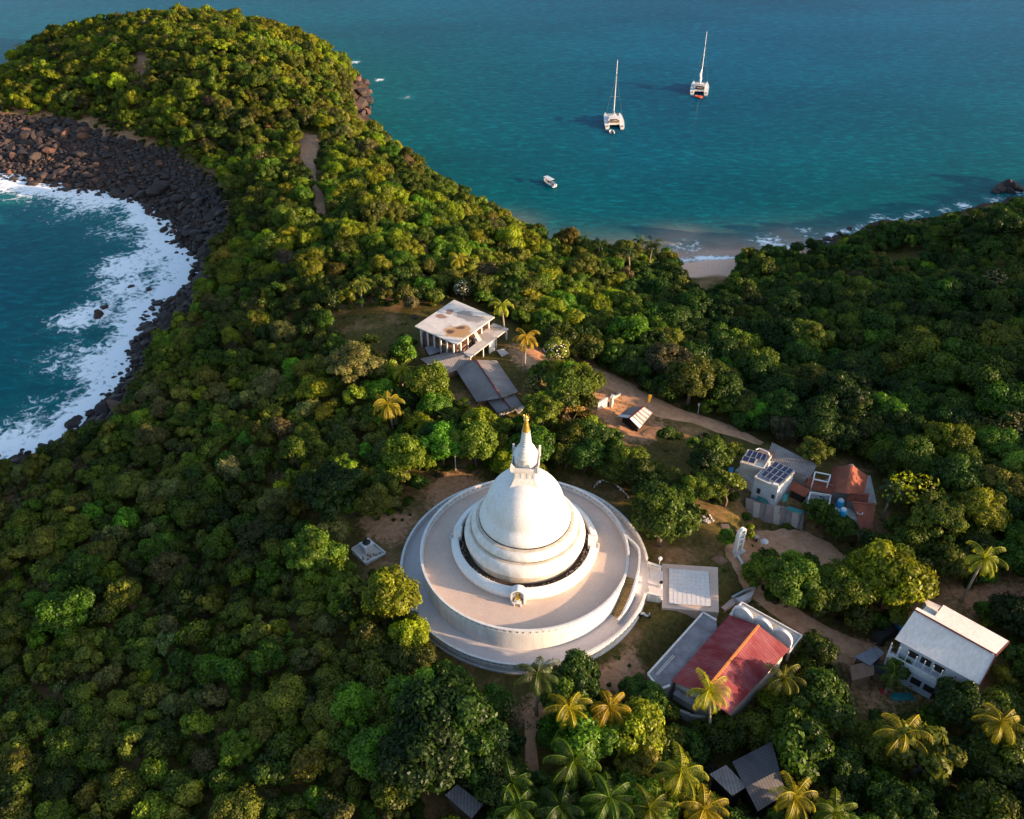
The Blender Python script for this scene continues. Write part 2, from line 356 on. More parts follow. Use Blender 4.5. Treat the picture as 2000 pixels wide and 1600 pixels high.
# ------------------------------------------------------------------ ground, paths and sea
def poly_mask(poly_px, z, X, Y, soft=1.0):
    return sstep(-soft, soft, poly_sd(np.c_[X, Y], np.array(px(poly_px, z))))
ROCK_IN = [(-60, 205), (0, 226), (130, 240), (250, 282), (330, 300), (400, 345), (432, 400), (448, 450), (425, 490), (398, 530), (386, 590), (345, 640),
           (292, 690), (266, 735), (252, 775), (225, 815), (180, 850), (100, 884), (0, 920)]
ROCKZ = np.array([ground_hit(u, v)[:2] for u, v in ROCK_IN] + list(reversed(px([(-150, 306), (0, 344), (80, 358), (150, 374), (232, 384), (286, 402), (322, 430), (340, 476),
           (380, 500), (388, 536), (360, 577), (298, 602), (286, 644), (258, 692), (236, 756), (180, 810), (150, 856), (80, 894), (0, 912)], 0))))
def rock_mask(X, Y): return sstep(-1.5, 1.5, poly_sd(np.c_[X, Y], ROCKZ))
ERO = np.array(px([(690, 150), (712, 185), (722, 235), (700, 225), (690, 190)], 2.0))
SAND = [(1290, 500), (1345, 500), (1430, 500), (1440, 540), (1400, 560), (1340, 545)]
DIRT = [([(990, 690), (1060, 690), (1110, 705), (1180, 735), (1240, 765), (1290, 800), (1310, 830), (1260, 860), (1210, 850), (1170, 815), (1080, 770), (1000, 730)], 15.5, 0.8),
        ([(590, 262), (632, 268), (622, 300), (612, 322), (585, 322), (580, 290)], 12.5, 1.0),
        ([(1470, 1030), (1580, 1042), (1650, 1085), (1648, 1135), (1600, 1150), (1500, 1110), (1440, 1120), (1490, 1190), (1600, 1230), (1720, 1260), (1740, 1300),
          (1640, 1300), (1560, 1250), (1470, 1170), (1425, 1100), (1440, 1060)], 12.5, 1.3),
        ([(690, 1010), (770, 990), (800, 1010), (780, 1060), (720, 1050)], 15.2, 1.0), ([(830, 950), (880, 922), (950, 940), (900, 975), (840, 1000)], 15.2, 1.0),
        ([(1100, 1330), (1180, 1310), (1240, 1270), (1260, 1310), (1200, 1345), (1110, 1360), (1050, 1420), (1010, 1400), (1050, 1340)], 15.2, 1.4),
        ([(250, 110), (300, 108), (296, 140), (262, 170)], 16, 1.4), ([(1700, 500), (1790, 495), (1820, 520), (1740, 528)], 7, 0.8),
        ([(1850, 1150), (2010, 1140), (2010, 1205), (1900, 1195)], 13, 0.9), ([(1640, 1270), (1760, 1260), (1780, 1340), (1840, 1370), (1700, 1400), (1640, 1340)], 13, 0.6),
        ([(470, 280), (550, 240), (560, 300), (470, 340)], 12, 0.6), ([(130, 235), (200, 240), (330, 300), (200, 280), (0, 240), (0, 215)], 6, 0.7)]
TX, TY = P2[:, 0], P2[:, 1]
dirt = np.zeros(len(P2))
for poly, z, a in DIRT: dirt = np.maximum(dirt, poly_mask(poly, z, TX, TY, 2.2) * a)
rockm = np.maximum(rock_mask(TX, TY), sstep(-2, 1, poly_sd(P2, ERO)))
rockm = np.maximum(rockm, sstep(4.5, 2.0, SD) * (1 - np.clip(bch * 2.2, 0, 1)))
sandm = np.clip(bch * 2.2, 0, 1) * sstep(16, 10, SD)
def grid_mesh(name, X, Y, Z, nx_, ny_, attrs, mat):
    me = bpy.data.meshes.new(name); n = nx_ * ny_
    me.vertices.add(n); me.vertices.foreach_set("co", np.c_[X.ravel(), Y.ravel(), Z.ravel()].ravel())
    i, j = np.meshgrid(np.arange(nx_ - 1), np.arange(ny_ - 1)); a = (j * nx_ + i).ravel()
    q = np.c_[a, a + 1, a + nx_ + 1, a + nx_].astype(np.int32); k = len(q)
    me.loops.add(4 * k); me.loops.foreach_set("vertex_index", q.ravel())
    me.polygons.add(k); me.polygons.foreach_set("loop_start", np.arange(k, dtype=np.int32) * 4)
    try: me.polygons.foreach_set("loop_total", np.full(k, 4, np.int32))
    except Exception: pass
    me.update(calc_edges=True); me.validate()
    for nm, val in attrs.items():
        at = me.attributes.new(nm, 'FLOAT', 'POINT'); at.data.foreach_set("value", np.ascontiguousarray(val.ravel(), dtype=np.float32))
    me.materials.append(mat); me.shade_smooth()
    o = bpy.data.objects.new(name, me); C.objects.link(o); return o
def ground_mat():
    m, n, l, p = nmat('ground_cover')
    geo = n.new("ShaderNodeNewGeometry")
    A = {k: N(n, "ShaderNodeAttribute", attribute_name=k).outputs[2] for k in ('dirtm', 'rockm', 'sandm')}
    big = N(n, "ShaderNodeTexNoise", i2=0.09, i3=6.0, i4=0.65); l.new(geo.outputs[0], big.inputs[0])
    fin = N(n, "ShaderNodeTexNoise", i2=1.6, i3=6.0, i4=0.75); l.new(geo.outputs[0], fin.inputs[0])
    grass = ramp(n, l, fin.outputs[0], [(0.3, (0.04, 0.036, 0.009)), (0.5, (0.095, 0.075, 0.021)), (0.72, (0.17, 0.115, 0.04))])
    soil = ramp(n, l, fin.outputs[0], [(0.3, (0.27, 0.13, 0.065)), (0.55, (0.46, 0.24, 0.13)), (0.75, (0.56, 0.34, 0.21))])
    rock = ramp(n, l, fin.outputs[0], [(0.3, (0.022, 0.017, 0.016)), (0.55, (0.06, 0.04, 0.033)), (0.75, (0.13, 0.085, 0.065))])
    sand = ramp(n, l, fin.outputs[0], [(0.3, (0.66, 0.38, 0.27)), (0.7, (0.82, 0.52, 0.39))])
    def edge(a, sharp=3.0, amp=1.2):
        s = N(n, "ShaderNodeMath", operation='SUBTRACT', i1=0.5); l.new(big.outputs[0], s.inputs[0])
        t = N(n, "ShaderNodeMath", operation='SUBTRACT', i1=0.5); l.new(fin.outputs[0], t.inputs[0])
        u = N(n, "ShaderNodeMath", operation='ADD'); l.new(s.outputs[0], u.inputs[0]); l.new(t.outputs[0], u.inputs[1])
        v = N(n, "ShaderNodeMath", operation='MULTIPLY_ADD', i1=amp); l.new(u.outputs[0], v.inputs[0]); l.new(a, v.inputs[2])
        w = N(n, "ShaderNodeMapRange"); w.inputs[1].default_value = 0.5 - 0.5 / sharp; w.inputs[2].default_value = 0.5 + 0.5 / sharp; l.new(v.outputs[0], w.inputs[0]); return w.outputs[0]
    patch = ramp(n, l, big.outputs[0], [(0.5, (0, 0, 0)), (0.68, (0.7, 0.7, 0.7))])
    c = mixc(n, l, patch, grass, soil)
    c = mixc(n, l, edge(A['dirtm'], 2.2, 1.5), c, soil); c = mixc(n, l, edge(A['rockm']), c, rock); c = mixc(n, l, edge(A['sandm'], 2.5, 0.4), c, sand)
    l.new(c, p.inputs["Base Color"]); p.inputs["Roughness"].default_value = 0.95; p.inputs["Specular IOR Level"].default_value = 0.06
    b = N(n, "ShaderNodeBump", i0=0.7, i1=0.35); l.new(fin.outputs[0], b.inputs[2]); l.new(b.outputs[0], p.inputs["Normal"]); return m
M['ground'] = ground_mat()
g = grid_mesh('ground', XX, YY, HG, nx, ny, dict(dirtm=dirt, rockm=rockm, sandm=sandm), M['ground']); g['kind'] = 'structure'

def soil_mat(name, a, b, c):
    m, n, l, p = nmat(name); geo = n.new("ShaderNodeNewGeometry")
    fin = N(n, "ShaderNodeTexNoise", i2=0.9, i3=7.0, i4=0.7); l.new(geo.outputs[0], fin.inputs[0])
    l.new(ramp(n, l, fin.outputs[0], [(0.32, a), (0.52, b), (0.72, c)]), p.inputs["Base Color"]); p.inputs["Roughness"].default_value = 0.95
    p.inputs["Specular IOR Level"].default_value = 0.1
    bp = N(n, "ShaderNodeBump", i0=0.5, i1=0.2); l.new(fin.outputs[0], bp.inputs[2]); l.new(bp.outputs[0], p.inputs["Normal"]); return m
M['track'] = soil_mat('laterite_track', (0.40, 0.20, 0.11), (0.56, 0.30, 0.17), (0.66, 0.39, 0.25))
def strip(name, pts, widths, off=0.1):
    """ground-hugging ribbon with uneven edges"""
    P = [np.array(W(u, v, 14.0)) for u, v in pts]
    P = [np.array(ground_hit(u, v)[:2]) for u, v in pts]
    dense = []; wds = []
    for a, b, w0, w1 in zip(P[:-1], P[1:], widths[:-1], widths[1:]):
        k = max(2, int(np.hypot(*(b - a)) / 0.8))
        for t in np.linspace(0, 1, k, endpoint=False): dense.append(a + (b - a) * t); wds.append(w0 + (w1 - w0) * t)
    D = np.array(dense); ker = np.ones(9) / 9
    D = np.c_[np.convolve(np.pad(D[:, 0], 4, 'edge'), ker, 'valid'), np.convolve(np.pad(D[:, 1], 4, 'edge'), ker, 'valid')]
    m = MB(); vs = []; cols = 9
    for k in range(len(D)):
        t = D[min(k + 1, len(D) - 1)] - D[max(k - 1, 0)]; t = t / (np.hypot(*t) + 1e-9); nn = np.array([-t[1], t[0]])
        wl_ = wds[k] * (0.42 + 0.25 * float(vnoise(k, 3, 5))); wr_ = wds[k] * (0.42 + 0.25 * float(vnoise(k, 40, 4)))
        for c in range(cols):
            q = D[k] + nn * (-wr_ + (wl_ + wr_) * c / (cols - 1)); e = min(c, cols - 1 - c)
            vs.append((q[0], q[1], h1(*q) + (off if e > 0 else -0.15)))
    fs = [(k * cols + c, k * cols + c + 1, (k + 1) * cols + c + 1, (k + 1) * cols + c) for k in range(len(D) - 1) for c in range(cols - 1)]
    m.add(vs, fs); o = m.build(name, 'track', smooth='all'); o['kind'] = 'structure'; return D
TRACK_PX = [(1010, 705), (1070, 715), (1140, 722), (1190, 742), (1240, 770), (1290, 800), (1350, 815), (1420, 838), (1470, 858), (1505, 872)]
PATHS = [strip('dirt_road', TRACK_PX, [4, 4, 5, 6, 6, 5.5, 4, 4, 3, 0.8]),
         strip('dirt_path', [(612, 262), (606, 280), (600, 300), (604, 320), (612, 350), (622, 375), (624, 395), (630, 430)], [3.5, 7, 6, 4, 1.6, 3.0, 3.0, 2.0]),
         strip('footpath', [(1055, 1380), (1022, 1425), (1030, 1460), (1050, 1495), (1052, 1525), (1020, 1545)], [2.5, 2.0, 1.6, 1.8, 1.6, 1.2]),
         strip('footpath', [(1410, 1015), (1425, 1050), (1440, 1090), (1470, 1130), (1495, 1160), (1560, 1215), (1640, 1255), (1730, 1290)], [1.5, 2, 4.5, 4.5, 4, 4, 4, 3.5])]
_cp = [Vector(W(u, v, 11.6)) for u, v in [(1472, 1050), (1490, 1036), (1530, 1036), (1580, 1038), (1620, 1062), (1648, 1088), (1645, 1125), (1610, 1120), (1570, 1100), (1520, 1092), (1488, 1082)]]; _cc = sum(_cp, Vector((0, 0))) / len(_cp); _o = []
for i in range(len(_cp)):
    for q in (0, .2, .4, .6, .8):
        p_ = _cp[i].lerp(_cp[(i + 1) % len(_cp)], q); _o.append(_cc + (p_ - _cc) * (1 + .22 * (float(vnoise(p_.x, p_.y, 2.2)) - .5)))
m = MB(); m.prism(_o, 11.3, 11.72)
o = m.build('earth_courtyard', 'track'); o['kind'] = 'structure'

# sea
SS = 1.8; sx0, sx1, sy0, sy1 = -300.0, 360.0, -80.0, 580.0
snx = int((sx1 - sx0) / SS) + 1; sny = int((sy1 - sy0) / SS) + 1
SXX, SYY = np.meshgrid(sx0 + SS * np.arange(snx), sy0 + SS * np.arange(sny)); SP = np.c_[SXX.ravel(), SYY.ravel()]
sdist = -poly_sd(SP, COAST)
def blob(u, v, r, a, ry=None):
    c = np.array(W(u, v, 0)); return a * np.exp(-(((SP - c) / np.array([r, ry or r])) ** 2).sum(1))
nzl = vnoise(SP[:, 0], SP[:, 1], 11); nzs = vnoise(SP[:, 0] + 99, SP[:, 1], 4.5)
wst = (SP[:, 0] < -55) & (SP[:, 1] < 320) & (SP[:, 1] > -80)
wf = 4.0 + 11 * nzl + 5 * nzs
foam = np.where(wst, 0.98 * np.exp(-(np.clip(sdist - 1.0, 0, None) / wf) ** 1.6), 0)
for b_ in [(150, 625, 6, .85), (185, 612, 7, .8), (250, 520, 9, .9), (300, 500, 9, .8), (230, 460, 7, .45), (205, 415, 5, .5), (250, 560, 9, .8), (110, 400, 5, .35), (60, 372, 7, .75), (100, 720, 4, .4),
           (215, 690, 7, .55), (95, 690, 4, .35), (60, 800, 6, .32), (20, 835, 6, .4), (155, 790, 5, .45), (40, 865, 9, .8), (10, 880, 8, .8), (140, 770, 4, .4)]: foam = np.maximum(foam, blob(*b_))
for b_ in [(1530, 489, 4, 1.0), (1500, 472, 6, .5), (1345, 482, 5, .45), (1570, 455, 5, .38), (1625, 460, 2.6, .9), (1650, 452, 2, .8), (1715, 426, 3.2, .6), (1800, 415, 3, .4), (1850, 408, 3, .5),
           (1885, 403, 4, .6), (1935, 390, 3, .45), (1992, 374, 3, .7), (693, 121, 2.5, .8), (742, 156, 2.2, .7), (795, 190, 3, .35), (1000, 452, 2, .6)]: foam = np.maximum(foam, blob(*b_))
bd = np.hypot(*((SP - beach_c) / np.array([30.0, 16.0])).T)
foam = np.maximum(foam, np.where(bd < 1.6, 0.95 * np.exp(-((sdist - 0.4) / 0.9) ** 2), 0))
est = (SP[:, 0] > 40) & (SP[:, 1] > 190)
foam = np.maximum(foam, np.where(est, 0.34 * np.exp(-(np.clip(sdist, 0, None) / 2.0) ** 2) * nzs * 1.6, 0))
sandw = np.clip(np.exp(-np.clip(sdist, 0, None) / 9.0) * np.exp(-(bd / 1.3) ** 2) * 1.6, 0, 1)
for b_ in [(1545, 472, 8, .6, 8), (1420, 478, 14, .45, 6), (1330, 470, 10, .5, 8), (980, 440, 10, .4, 8)]: sandw = np.maximum(sandw, blob(*b_))
shal = np.exp(-np.clip(sdist, 0, None) / 110.0)
def sea_mat():
    m, n, l, p = nmat('sea_water')
    geo = n.new("ShaderNodeNewGeometry")
    A = {k: N(n, "ShaderNodeAttribute", attribute_name=k).outputs[2] for k in ('foam', 'sandw', 'shal')}
    mp = N(n, "ShaderNodeMapping"); mp.inputs[3].default_value = (0.42, 1.0, 1); mp.inputs[2].default_value = (0, 0, R(8)); l.new(geo.outputs[0], mp.inputs[0])
    w1 = N(n, "ShaderNodeTexNoise", i2=0.17, i3=4.0, i4=0.6); l.new(mp.outputs[0], w1.inputs[0]); w1.inputs["Distortion"].default_value = 0.4
    w2 = N(n, "ShaderNodeTexNoise", i2=0.55, i3=5.0, i4=0.62); l.new(mp.outputs[0], w2.inputs[0]); w2.inputs["Distortion"].default_value = 0.8
    patch = N(n, "ShaderNodeTexNoise", i2=0.016, i3=4.0, i4=0.6); l.new(mp.outputs[0], patch.inputs[0])
    c = mixc(n, l, A['shal'], (0.000, 0.068, 0.148), (0.000, 0.088, 0.092))
    pr = ramp(n, l, patch.outputs[0], [(0.3, (0.72, 0.78, 0.82)), (0.7, (1.25, 1.2, 1.15))]); c = mixc(n, l, 1.0, c, pr, 'MULTIPLY')
    wr = ramp(n, l, w2.outputs[0], [(0.34, (0.70, 0.72, 0.75)), (0.53, (0.94, 0.95, 0.96)), (0.68, (1.7, 1.55, 1.45))]); c = mixc(n, l, 1.0, c, wr, 'MULTIPLY')  # light and dark of the wave slopes put into the water colour
    sw = ramp(n, l, w1.outputs[0], [(0.35, (0.40, 0.24, 0.18)), (0.65, (0.52, 0.34, 0.26))])
    s1 = N(n, "ShaderNodeMath", operation='MULTIPLY', i1=0.9); l.new(A['sandw'], s1.inputs[0]); c = mixc(n, l, s1.outputs[0], c, sw)
    # foam
    f1 = N(n, "ShaderNodeTexNoise", i2=0.28, i3=9.0, i4=0.66); l.new(geo.outputs[0], f1.inputs[0]); f1.inputs["Distortion"].default_value = 1.6
    vo = N(n, "ShaderNodeTexVoronoi"); vo.feature = 'DISTANCE_TO_EDGE'; vo.inputs["Scale"].default_value = 0.55
    wv = N(n, "ShaderNodeVectorMath", operation='ADD'); sc = N(n, "ShaderNodeVectorMath", operation='SCALE'); sc.inputs[3].default_value = 3.5
    l.new(f1.outputs[1], sc.inputs[0]); l.new(geo.outputs[0], wv.inputs[0]); l.new(sc.outputs[0], wv.inputs[1]); l.new(wv.outputs[0], vo.inputs[0])
    a1 = N(n, "ShaderNodeMath", operation='MULTIPLY_ADD', i1=4.0); l.new(f1.outputs[0], a1.inputs[0]); a1.inputs[2].default_value = -2.55
    a2 = N(n, "ShaderNodeMath", operation='MULTIPLY_ADD', i1=2.15); l.new(A['foam'], a2.inputs[0]); l.new(a1.outputs[0], a2.inputs[2])
    a3 = N(n, "ShaderNodeMath", operation='MULTIPLY_ADD', i1=-1.7); l.new(vo.outputs[0], a3.inputs[0]); l.new(a2.outputs[0], a3.inputs[2])
    fo = N(n, "ShaderNodeMapRange"); fo.inputs[1].default_value = 0.0; fo.inputs[2].default_value = 0.75; l.new(a3.outputs[0], fo.inputs[0])
    gate = N(n, "ShaderNodeMapRange"); gate.inputs[1].default_value = 0.05; gate.inputs[2].default_value = 0.2; l.new(A['foam'], gate.inputs[0])
    fm = N(n, "ShaderNodeMath", operation='MULTIPLY'); l.new(fo.outputs[0], fm.inputs[0]); l.new(gate.outputs[0], fm.inputs[1])
    aer = mixc(n, l, A['foam'], c, (0.05, 0.24, 0.25)); c = mixc(n, l, 0.6, c, aer)
    c = mixc(n, l, fm.outputs[0], c, (0.86, 0.88, 0.90))
    rg = N(n, "ShaderNodeMapRange"); rg.inputs[3].default_value = 0.16; rg.inputs[4].default_value = 0.9; l.new(fm.outputs[0], rg.inputs[0])
    hh = N(n, "ShaderNodeMath", operation='MULTIPLY_ADD', i1=0.40); l.new(w2.outputs[0], hh.inputs[0]); l.new(w1.outputs[0], hh.inputs[2])
    bp = N(n, "ShaderNodeBump", i0=0.9, i1=0.9); l.new(hh.outputs[0], bp.inputs[2]); out = [q for q in n if q.type == 'OUTPUT_MATERIAL'][0]; n.remove(p)
    df = n.new('ShaderNodeBsdfDiffuse'); l.new(c, df.inputs[0]); gl = n.new('ShaderNodeBsdfGlossy'); l.new(rg.outputs[0], gl.inputs[1]); gl.inputs[0].default_value = (.9, .95, 1, 1); l.new(bp.outputs[0], gl.inputs[2])
    fr_ = N(n, 'ShaderNodeFresnel', i0=1.33); l.new(bp.outputs[0], fr_.inputs[1]); f2 = N(n, 'ShaderNodeMath', operation='MULTIPLY', i1=.26); l.new(fr_.outputs[0], f2.inputs[0])
    ms = n.new('ShaderNodeMixShader'); l.new(f2.outputs[0], ms.inputs[0]); l.new(df.outputs[0], ms.inputs[1]); l.new(gl.outputs[0], ms.inputs[2]); l.new(ms.outputs[0], out.inputs[0])
    return m
M['sea'] = sea_mat()
sea = grid_mesh('sea', SXX, SYY, SXX * 0, snx, sny, dict(foam=foam, sandw=sandw, shal=shal), M['sea']); sea['kind'] = 'structure'
m = MB(); B = 6000; X1 = sx0 + SS * (snx - 1); Y1 = sy0 + SS * (sny - 1)
m.add([(-B, -B, 0), (B, -B, 0), (B, B, 0), (-B, B, 0), (sx0, sy0, 0), (X1, sy0, 0), (X1, Y1, 0), (sx0, Y1, 0)], [(0, 1, 5, 4), (1, 2, 6, 5), (2, 3, 7, 6), (3, 0, 4, 7)])
o = m.build('sea', 'sea'); o['kind'] = 'structure'

# ------------------------------------------------------------------ instancing helper for what nobody could count
def scatter(name, pts, protos, idx, scl, rot, tint):
    me = bpy.data.meshes.new(name); n = len(pts); me.vertices.add(n); me.vertices.foreach_set("co", np.asarray(pts, np.float32).ravel())
    for nm, ty, val in (('idx', 'INT', idx), ('scl', 'FLOAT_VECTOR', scl), ('rot', 'FLOAT_VECTOR', rot), ('tint', 'FLOAT_VECTOR', tint)):
        at = me.attributes.new(nm, ty, 'POINT')
        at.data.foreach_set("value" if ty == 'INT' else "vector", np.ascontiguousarray(val, dtype=np.int32 if ty == 'INT' else np.float32).ravel())
    o = bpy.data.objects.new(name, me); C.objects.link(o); o['kind'] = 'stuff'
    ng = bpy.data.node_groups.new(name, 'GeometryNodeTree')
    ng.interface.new_socket("Geometry", in_out='INPUT', socket_type='NodeSocketGeometry'); ng.interface.new_socket("Geometry", in_out='OUTPUT', socket_type='NodeSocketGeometry')
    nn, ll = ng.nodes, ng.links; gi = nn.new("NodeGroupInput"); go = nn.new("NodeGroupOutput"); jn = nn.new("GeometryNodeJoinGeometry")
    def attr(nm, ty):
        a = nn.new("GeometryNodeInputNamedAttribute"); a.data_type = ty; a.inputs[0].default_value = nm; return a.outputs[0]
    ai, asc, ar = attr('idx', 'INT'), attr('scl', 'FLOAT_VECTOR'), attr('rot', 'FLOAT_VECTOR')
    er = nn.new("FunctionNodeEulerToRotation"); ll.new(ar, er.inputs[0])
    for k, pr in enumerate(protos):
        oi = nn.new("GeometryNodeObjectInfo"); oi.transform_space = 'ORIGINAL'; oi.inputs[0].default_value = pr
        cmp_ = nn.new("FunctionNodeCompare"); cmp_.data_type = 'INT'; cmp_.operation = 'EQUAL'; ll.new(ai, cmp_.inputs[2]); cmp_.inputs[3].default_value = k
        ip = nn.new("GeometryNodeInstanceOnPoints"); ll.new(gi.outputs[0], ip.inputs["Points"]); ll.new(cmp_.outputs[0], ip.inputs["Selection"])
        ll.new(oi.outputs["Geometry"], ip.inputs["Instance"]); ll.new(er.outputs[0], ip.inputs["Rotation"]); ll.new(asc, ip.inputs["Scale"])
        ll.new(ip.outputs[0], jn.inputs[0])
    ll.new(jn.outputs[0], go.inputs[0])
    md = o.modifiers.new("scatter", 'NODES'); md.node_group = ng; return o
def np_mesh(name, verts, faces, tone=None, mat=None, smooth=False):
    """faces: (k,4) array"""
    me = bpy.data.meshes.new(name); me.vertices.add(len(verts)); me.vertices.foreach_set("co", np.asarray(verts, np.float32).ravel())
    k = len(faces); w = faces.shape[1]; me.loops.add(w * k); me.loops.foreach_set("vertex_index", np.asarray(faces, np.int32).ravel())
    me.polygons.add(k); me.polygons.foreach_set("loop_start", np.arange(k, dtype=np.int32) * w); me.update(calc_edges=True); me.validate()
    if tone is not None:
        at = me.attributes.new('tone', 'FLOAT', 'FACE'); at.data.foreach_set("value", np.asarray(tone, np.float32))
    if mat: me.materials.append(mat)
    if smooth: me.shade_smooth()
    return me

# ------------------------------------------------------------------ boulders
import bmesh
def rock_mesh(seed, mat):
    r = np.random.default_rng(seed); bm = bmesh.new(); bmesh.ops.create_icosphere(bm, subdivisions=3, radius=1)
    pl = r.normal(size=(10, 3)); pl /= np.linalg.norm(pl, axis=1)[:, None]; dd = r.uniform(0.5, 0.95, 10)
    ax = np.array([1.0, r.uniform(0.65, 0.95), r.uniform(0.5, 0.8)])
    for v in bm.verts:
        d = np.array(v.co); q = pl @ d; rr = min(1.15, *[a / b for a, b in zip(dd, q) if b > 0.05]) * (1 + 0.04 * math.sin(d[0] * 9 + seed) * math.cos(d[1] * 8))
        v.co = Vector(d * rr * ax)
    me = bpy.data.meshes.new('boulder'); bm.to_mesh(me); bm.free(); me.materials.append(mat); return me
ROCKS = [rock_mesh(k, M['rock'] if k > 1 else M['rock_red']) for k in range(7)]
cand = []
r_ = np.random.default_rng(5)
sdz = poly_sd(P2, ROCKZ).reshape(ny, nx)
def rz(x, y): return sdz[min(max(int((y - GY0) / GS), 0), ny - 1), min(max(int((x - GX0) / GS), 0), nx - 1)]
cells = {}
def ok_place(x, y, r, table, cs=3.0, k=0.56):
    i, j = int(x // cs), int(y // cs); m_ = int((r + 5) / cs) + 1
    for a in range(i - m_, i + m_ + 1):
        for b in range(j - m_, j + m_ + 1):
            for (X_, Y_, R_) in table.get((a, b), ()):
                if (X_ - x) ** 2 + (Y_ - y) ** 2 < (k * (r + R_)) ** 2: return False
    table.setdefault((i, j), []).append((x, y, r)); return True
bx0, by0 = ROCKZ.min(0) - 8; bx1, by1 = ROCKZ.max(0) + 8
for rad, tries in ((3.0, 40), (2.2, 600), (1.6, 2600), (1.05, 11000), (0.65, 22000)):
    for _ in range(tries):
        x = r_.uniform(bx0, bx1); y = r_.uniform(by0, by1); d = rz(x, y)
        if d < -3.2 or (d < 0 and float(SDF(x, y)) > 3.0): continue
        if d < -0.5 and r_.random() < 0.6: continue
        rr = rad * r_.uniform(0.75, 1.25)
        up = float(vnoise(x, y, 12))
        if rad > 1.5 and up < 0.35: continue
        u, v, dep = PXY(x, y, 2)
        if not (-120 < u < 2100 and -50 < v < 1000): continue
        if ok_place(x, y, rr, cells): cand.append((x, y, rr))
for u, v, rr in [(1953, 371, 2.6), (1966, 367, 3.2), (1982, 370, 2.6), (1972, 376, 2.0), (712, 168, 2.4), (718, 182, 2.2), (716, 200, 2.8), (708, 212, 3.0), (716, 222, 2.2), (704, 196, 3.2), (698, 176, 3.0), (706, 230, 2.0), (722, 212, 1.4), (712, 190, 2.6), (722, 190, 1.2),
                 (1640, 458, 1.2), (1615, 468, 1.3), (1604, 474, 1.4), (1660, 448, 1.1), (1590, 482, 1.2), (190, 618, 1.9), (205, 600, 1.3), (255, 560, 1.0), (290, 565, 1.0), (62, 360, 2.0), (180, 850, 1.4),
                 (700, 160, 2.0), (698, 178, 2.4), (1945, 376, 1.6)]:
    x, y = W(u, v, 0); cand.append((x, y, rr))
cand.sort(key=lambda c: -c[2] / PXY(c[0], c[1], 2)[2])
BIG = cand[:270]
def place_words(u, v):
    if u > 1900 and v < 400: return 'rock stack at the far right shore', 'off the far right shore'
    if u > 1500: return 'rocks by the beach', 'right of the small beach'
    if u > 600: return 'rocks under the headland', 'under the right side of the headland'
    if v < 360 and u < 200: return 'rocks on the upper left shelf', 'below the wooded headland'
    if v < 420: return 'rocks at the head of the bay', 'at the head of the bay'
    if v < 560: return 'rocks at the bend of the bay', 'where the foaming bay bends'
    if v < 720: return 'rocks along the bay', 'in the middle of the bay'
    return 'rocks at the near end of the bay', 'at the near end of the bay'
def size_word(r): return 'huge' if r > 2.7 else 'large' if r > 2.0 else 'middling' if r > 1.35 else 'small'
def zone_word(x, y):
    s = float(SDF(x, y)); return 'awash in foam' if s < 0.5 else 'at the waterline' if s < 4 else 'set back from the water' if s < 10 else 'high on the shore'
shape_w = ['angular', 'rounded', 'slab-sided', 'flat-topped', 'wedge-shaped', 'blocky', 'domed']
sc_pts, sc_i, sc_s, sc_r = [], [], [], []
for q, (x, y, rr) in enumerate(cand):
    z = max(h1(x, y), -0.3) + rr * 0.12; k = int(r_.integers(0, 7)) if r_.random() < (0.55 if y > 262 else 0.12) else int(r_.integers(2, 7)); rot = (r_.uniform(-.3, .3), r_.uniform(-.3, .3), r_.uniform(0, 6.28)); hz = rr * r_.uniform(0.8, 1.15)
    if q < 270:
        o = bpy.data.objects.new('boulder', ROCKS[k]); C.objects.link(o); o.location = (x, y, z); o.rotation_euler = rot; o.scale = (rr, rr, hz)
        u, v, _ = PXY(x, y, z); gname, words = place_words(u, v)
        tag(o, f"{size_word(rr)} {shape_w[k]} {'black' if k > 1 else 'rusty'} boulder {zone_word(x, y)} {words}", 'boulder', gname)
    else: sc_pts.append((x, y, z)); sc_i.append(k); sc_s.append((rr, rr, hz)); sc_r.append(rot)
# rubble between the boulders
for _ in range(9000):
    x = r_.uniform(bx0, bx1); y = r_.uniform(by0, by1)
    if rz(x, y) < 0.3 or float(SDF(x, y)) < 1: continue
    s = r_.uniform(0.25, 0.7); sc_pts.append((x, y, h1(x, y) + s * .2)); sc_i.append(int(r_.integers(0, 7))); sc_s.append((s, s, s)); sc_r.append(tuple(r_.uniform(0, 6, 3)))
rp = []
seen = {}
for o in C.objects:
    if o.name.startswith('boulder') and o.data.name not in seen: seen[o.data.name] = o
rp = [seen.get(me.name) for me in ROCKS]
rub = scatter('rock_rubble', sc_pts, rp, sc_i, sc_s, sc_r, np.full((len(sc_pts), 3), 0.1)); rub['label'] = 'dark rubble and smaller rocks along the left bay'

# ------------------------------------------------------------------ vegetation prototypes
def rdirs(n, r, zmin=-1.0):
    z = r.uniform(zmin, 1, n); a = r.uniform(0, 2 * PI, n); s = np.sqrt(1 - z * z); return np.c_[s * np.cos(a), s * np.sin(a), z]
def leaves(P, Nn, size, r, asp=0.6):
    n = len(P); t = np.cross(Nn, r.normal(size=(n, 3))); t /= np.linalg.norm(t, axis=1)[:, None] + 1e-9; b = np.cross(Nn, t)
    s = (size * r.uniform(0.6, 1.35, n))[:, None]
    V = np.stack([P - t * s, P - b * s * asp, P + t * s, P + b * s * asp], 1).reshape(-1, 3)
    return V, np.arange(4 * n).reshape(n, 4)
def ico_v(sub=1):
    bm = bmesh.new(); bmesh.ops.create_icosphere(bm, subdivisions=sub, radius=1); v = np.array([w.co[:] for w in bm.verts]); f = np.array([[w.index for w in q.verts] for q in bm.faces]); bm.free(); return v, f
ICO = ico_v(2)
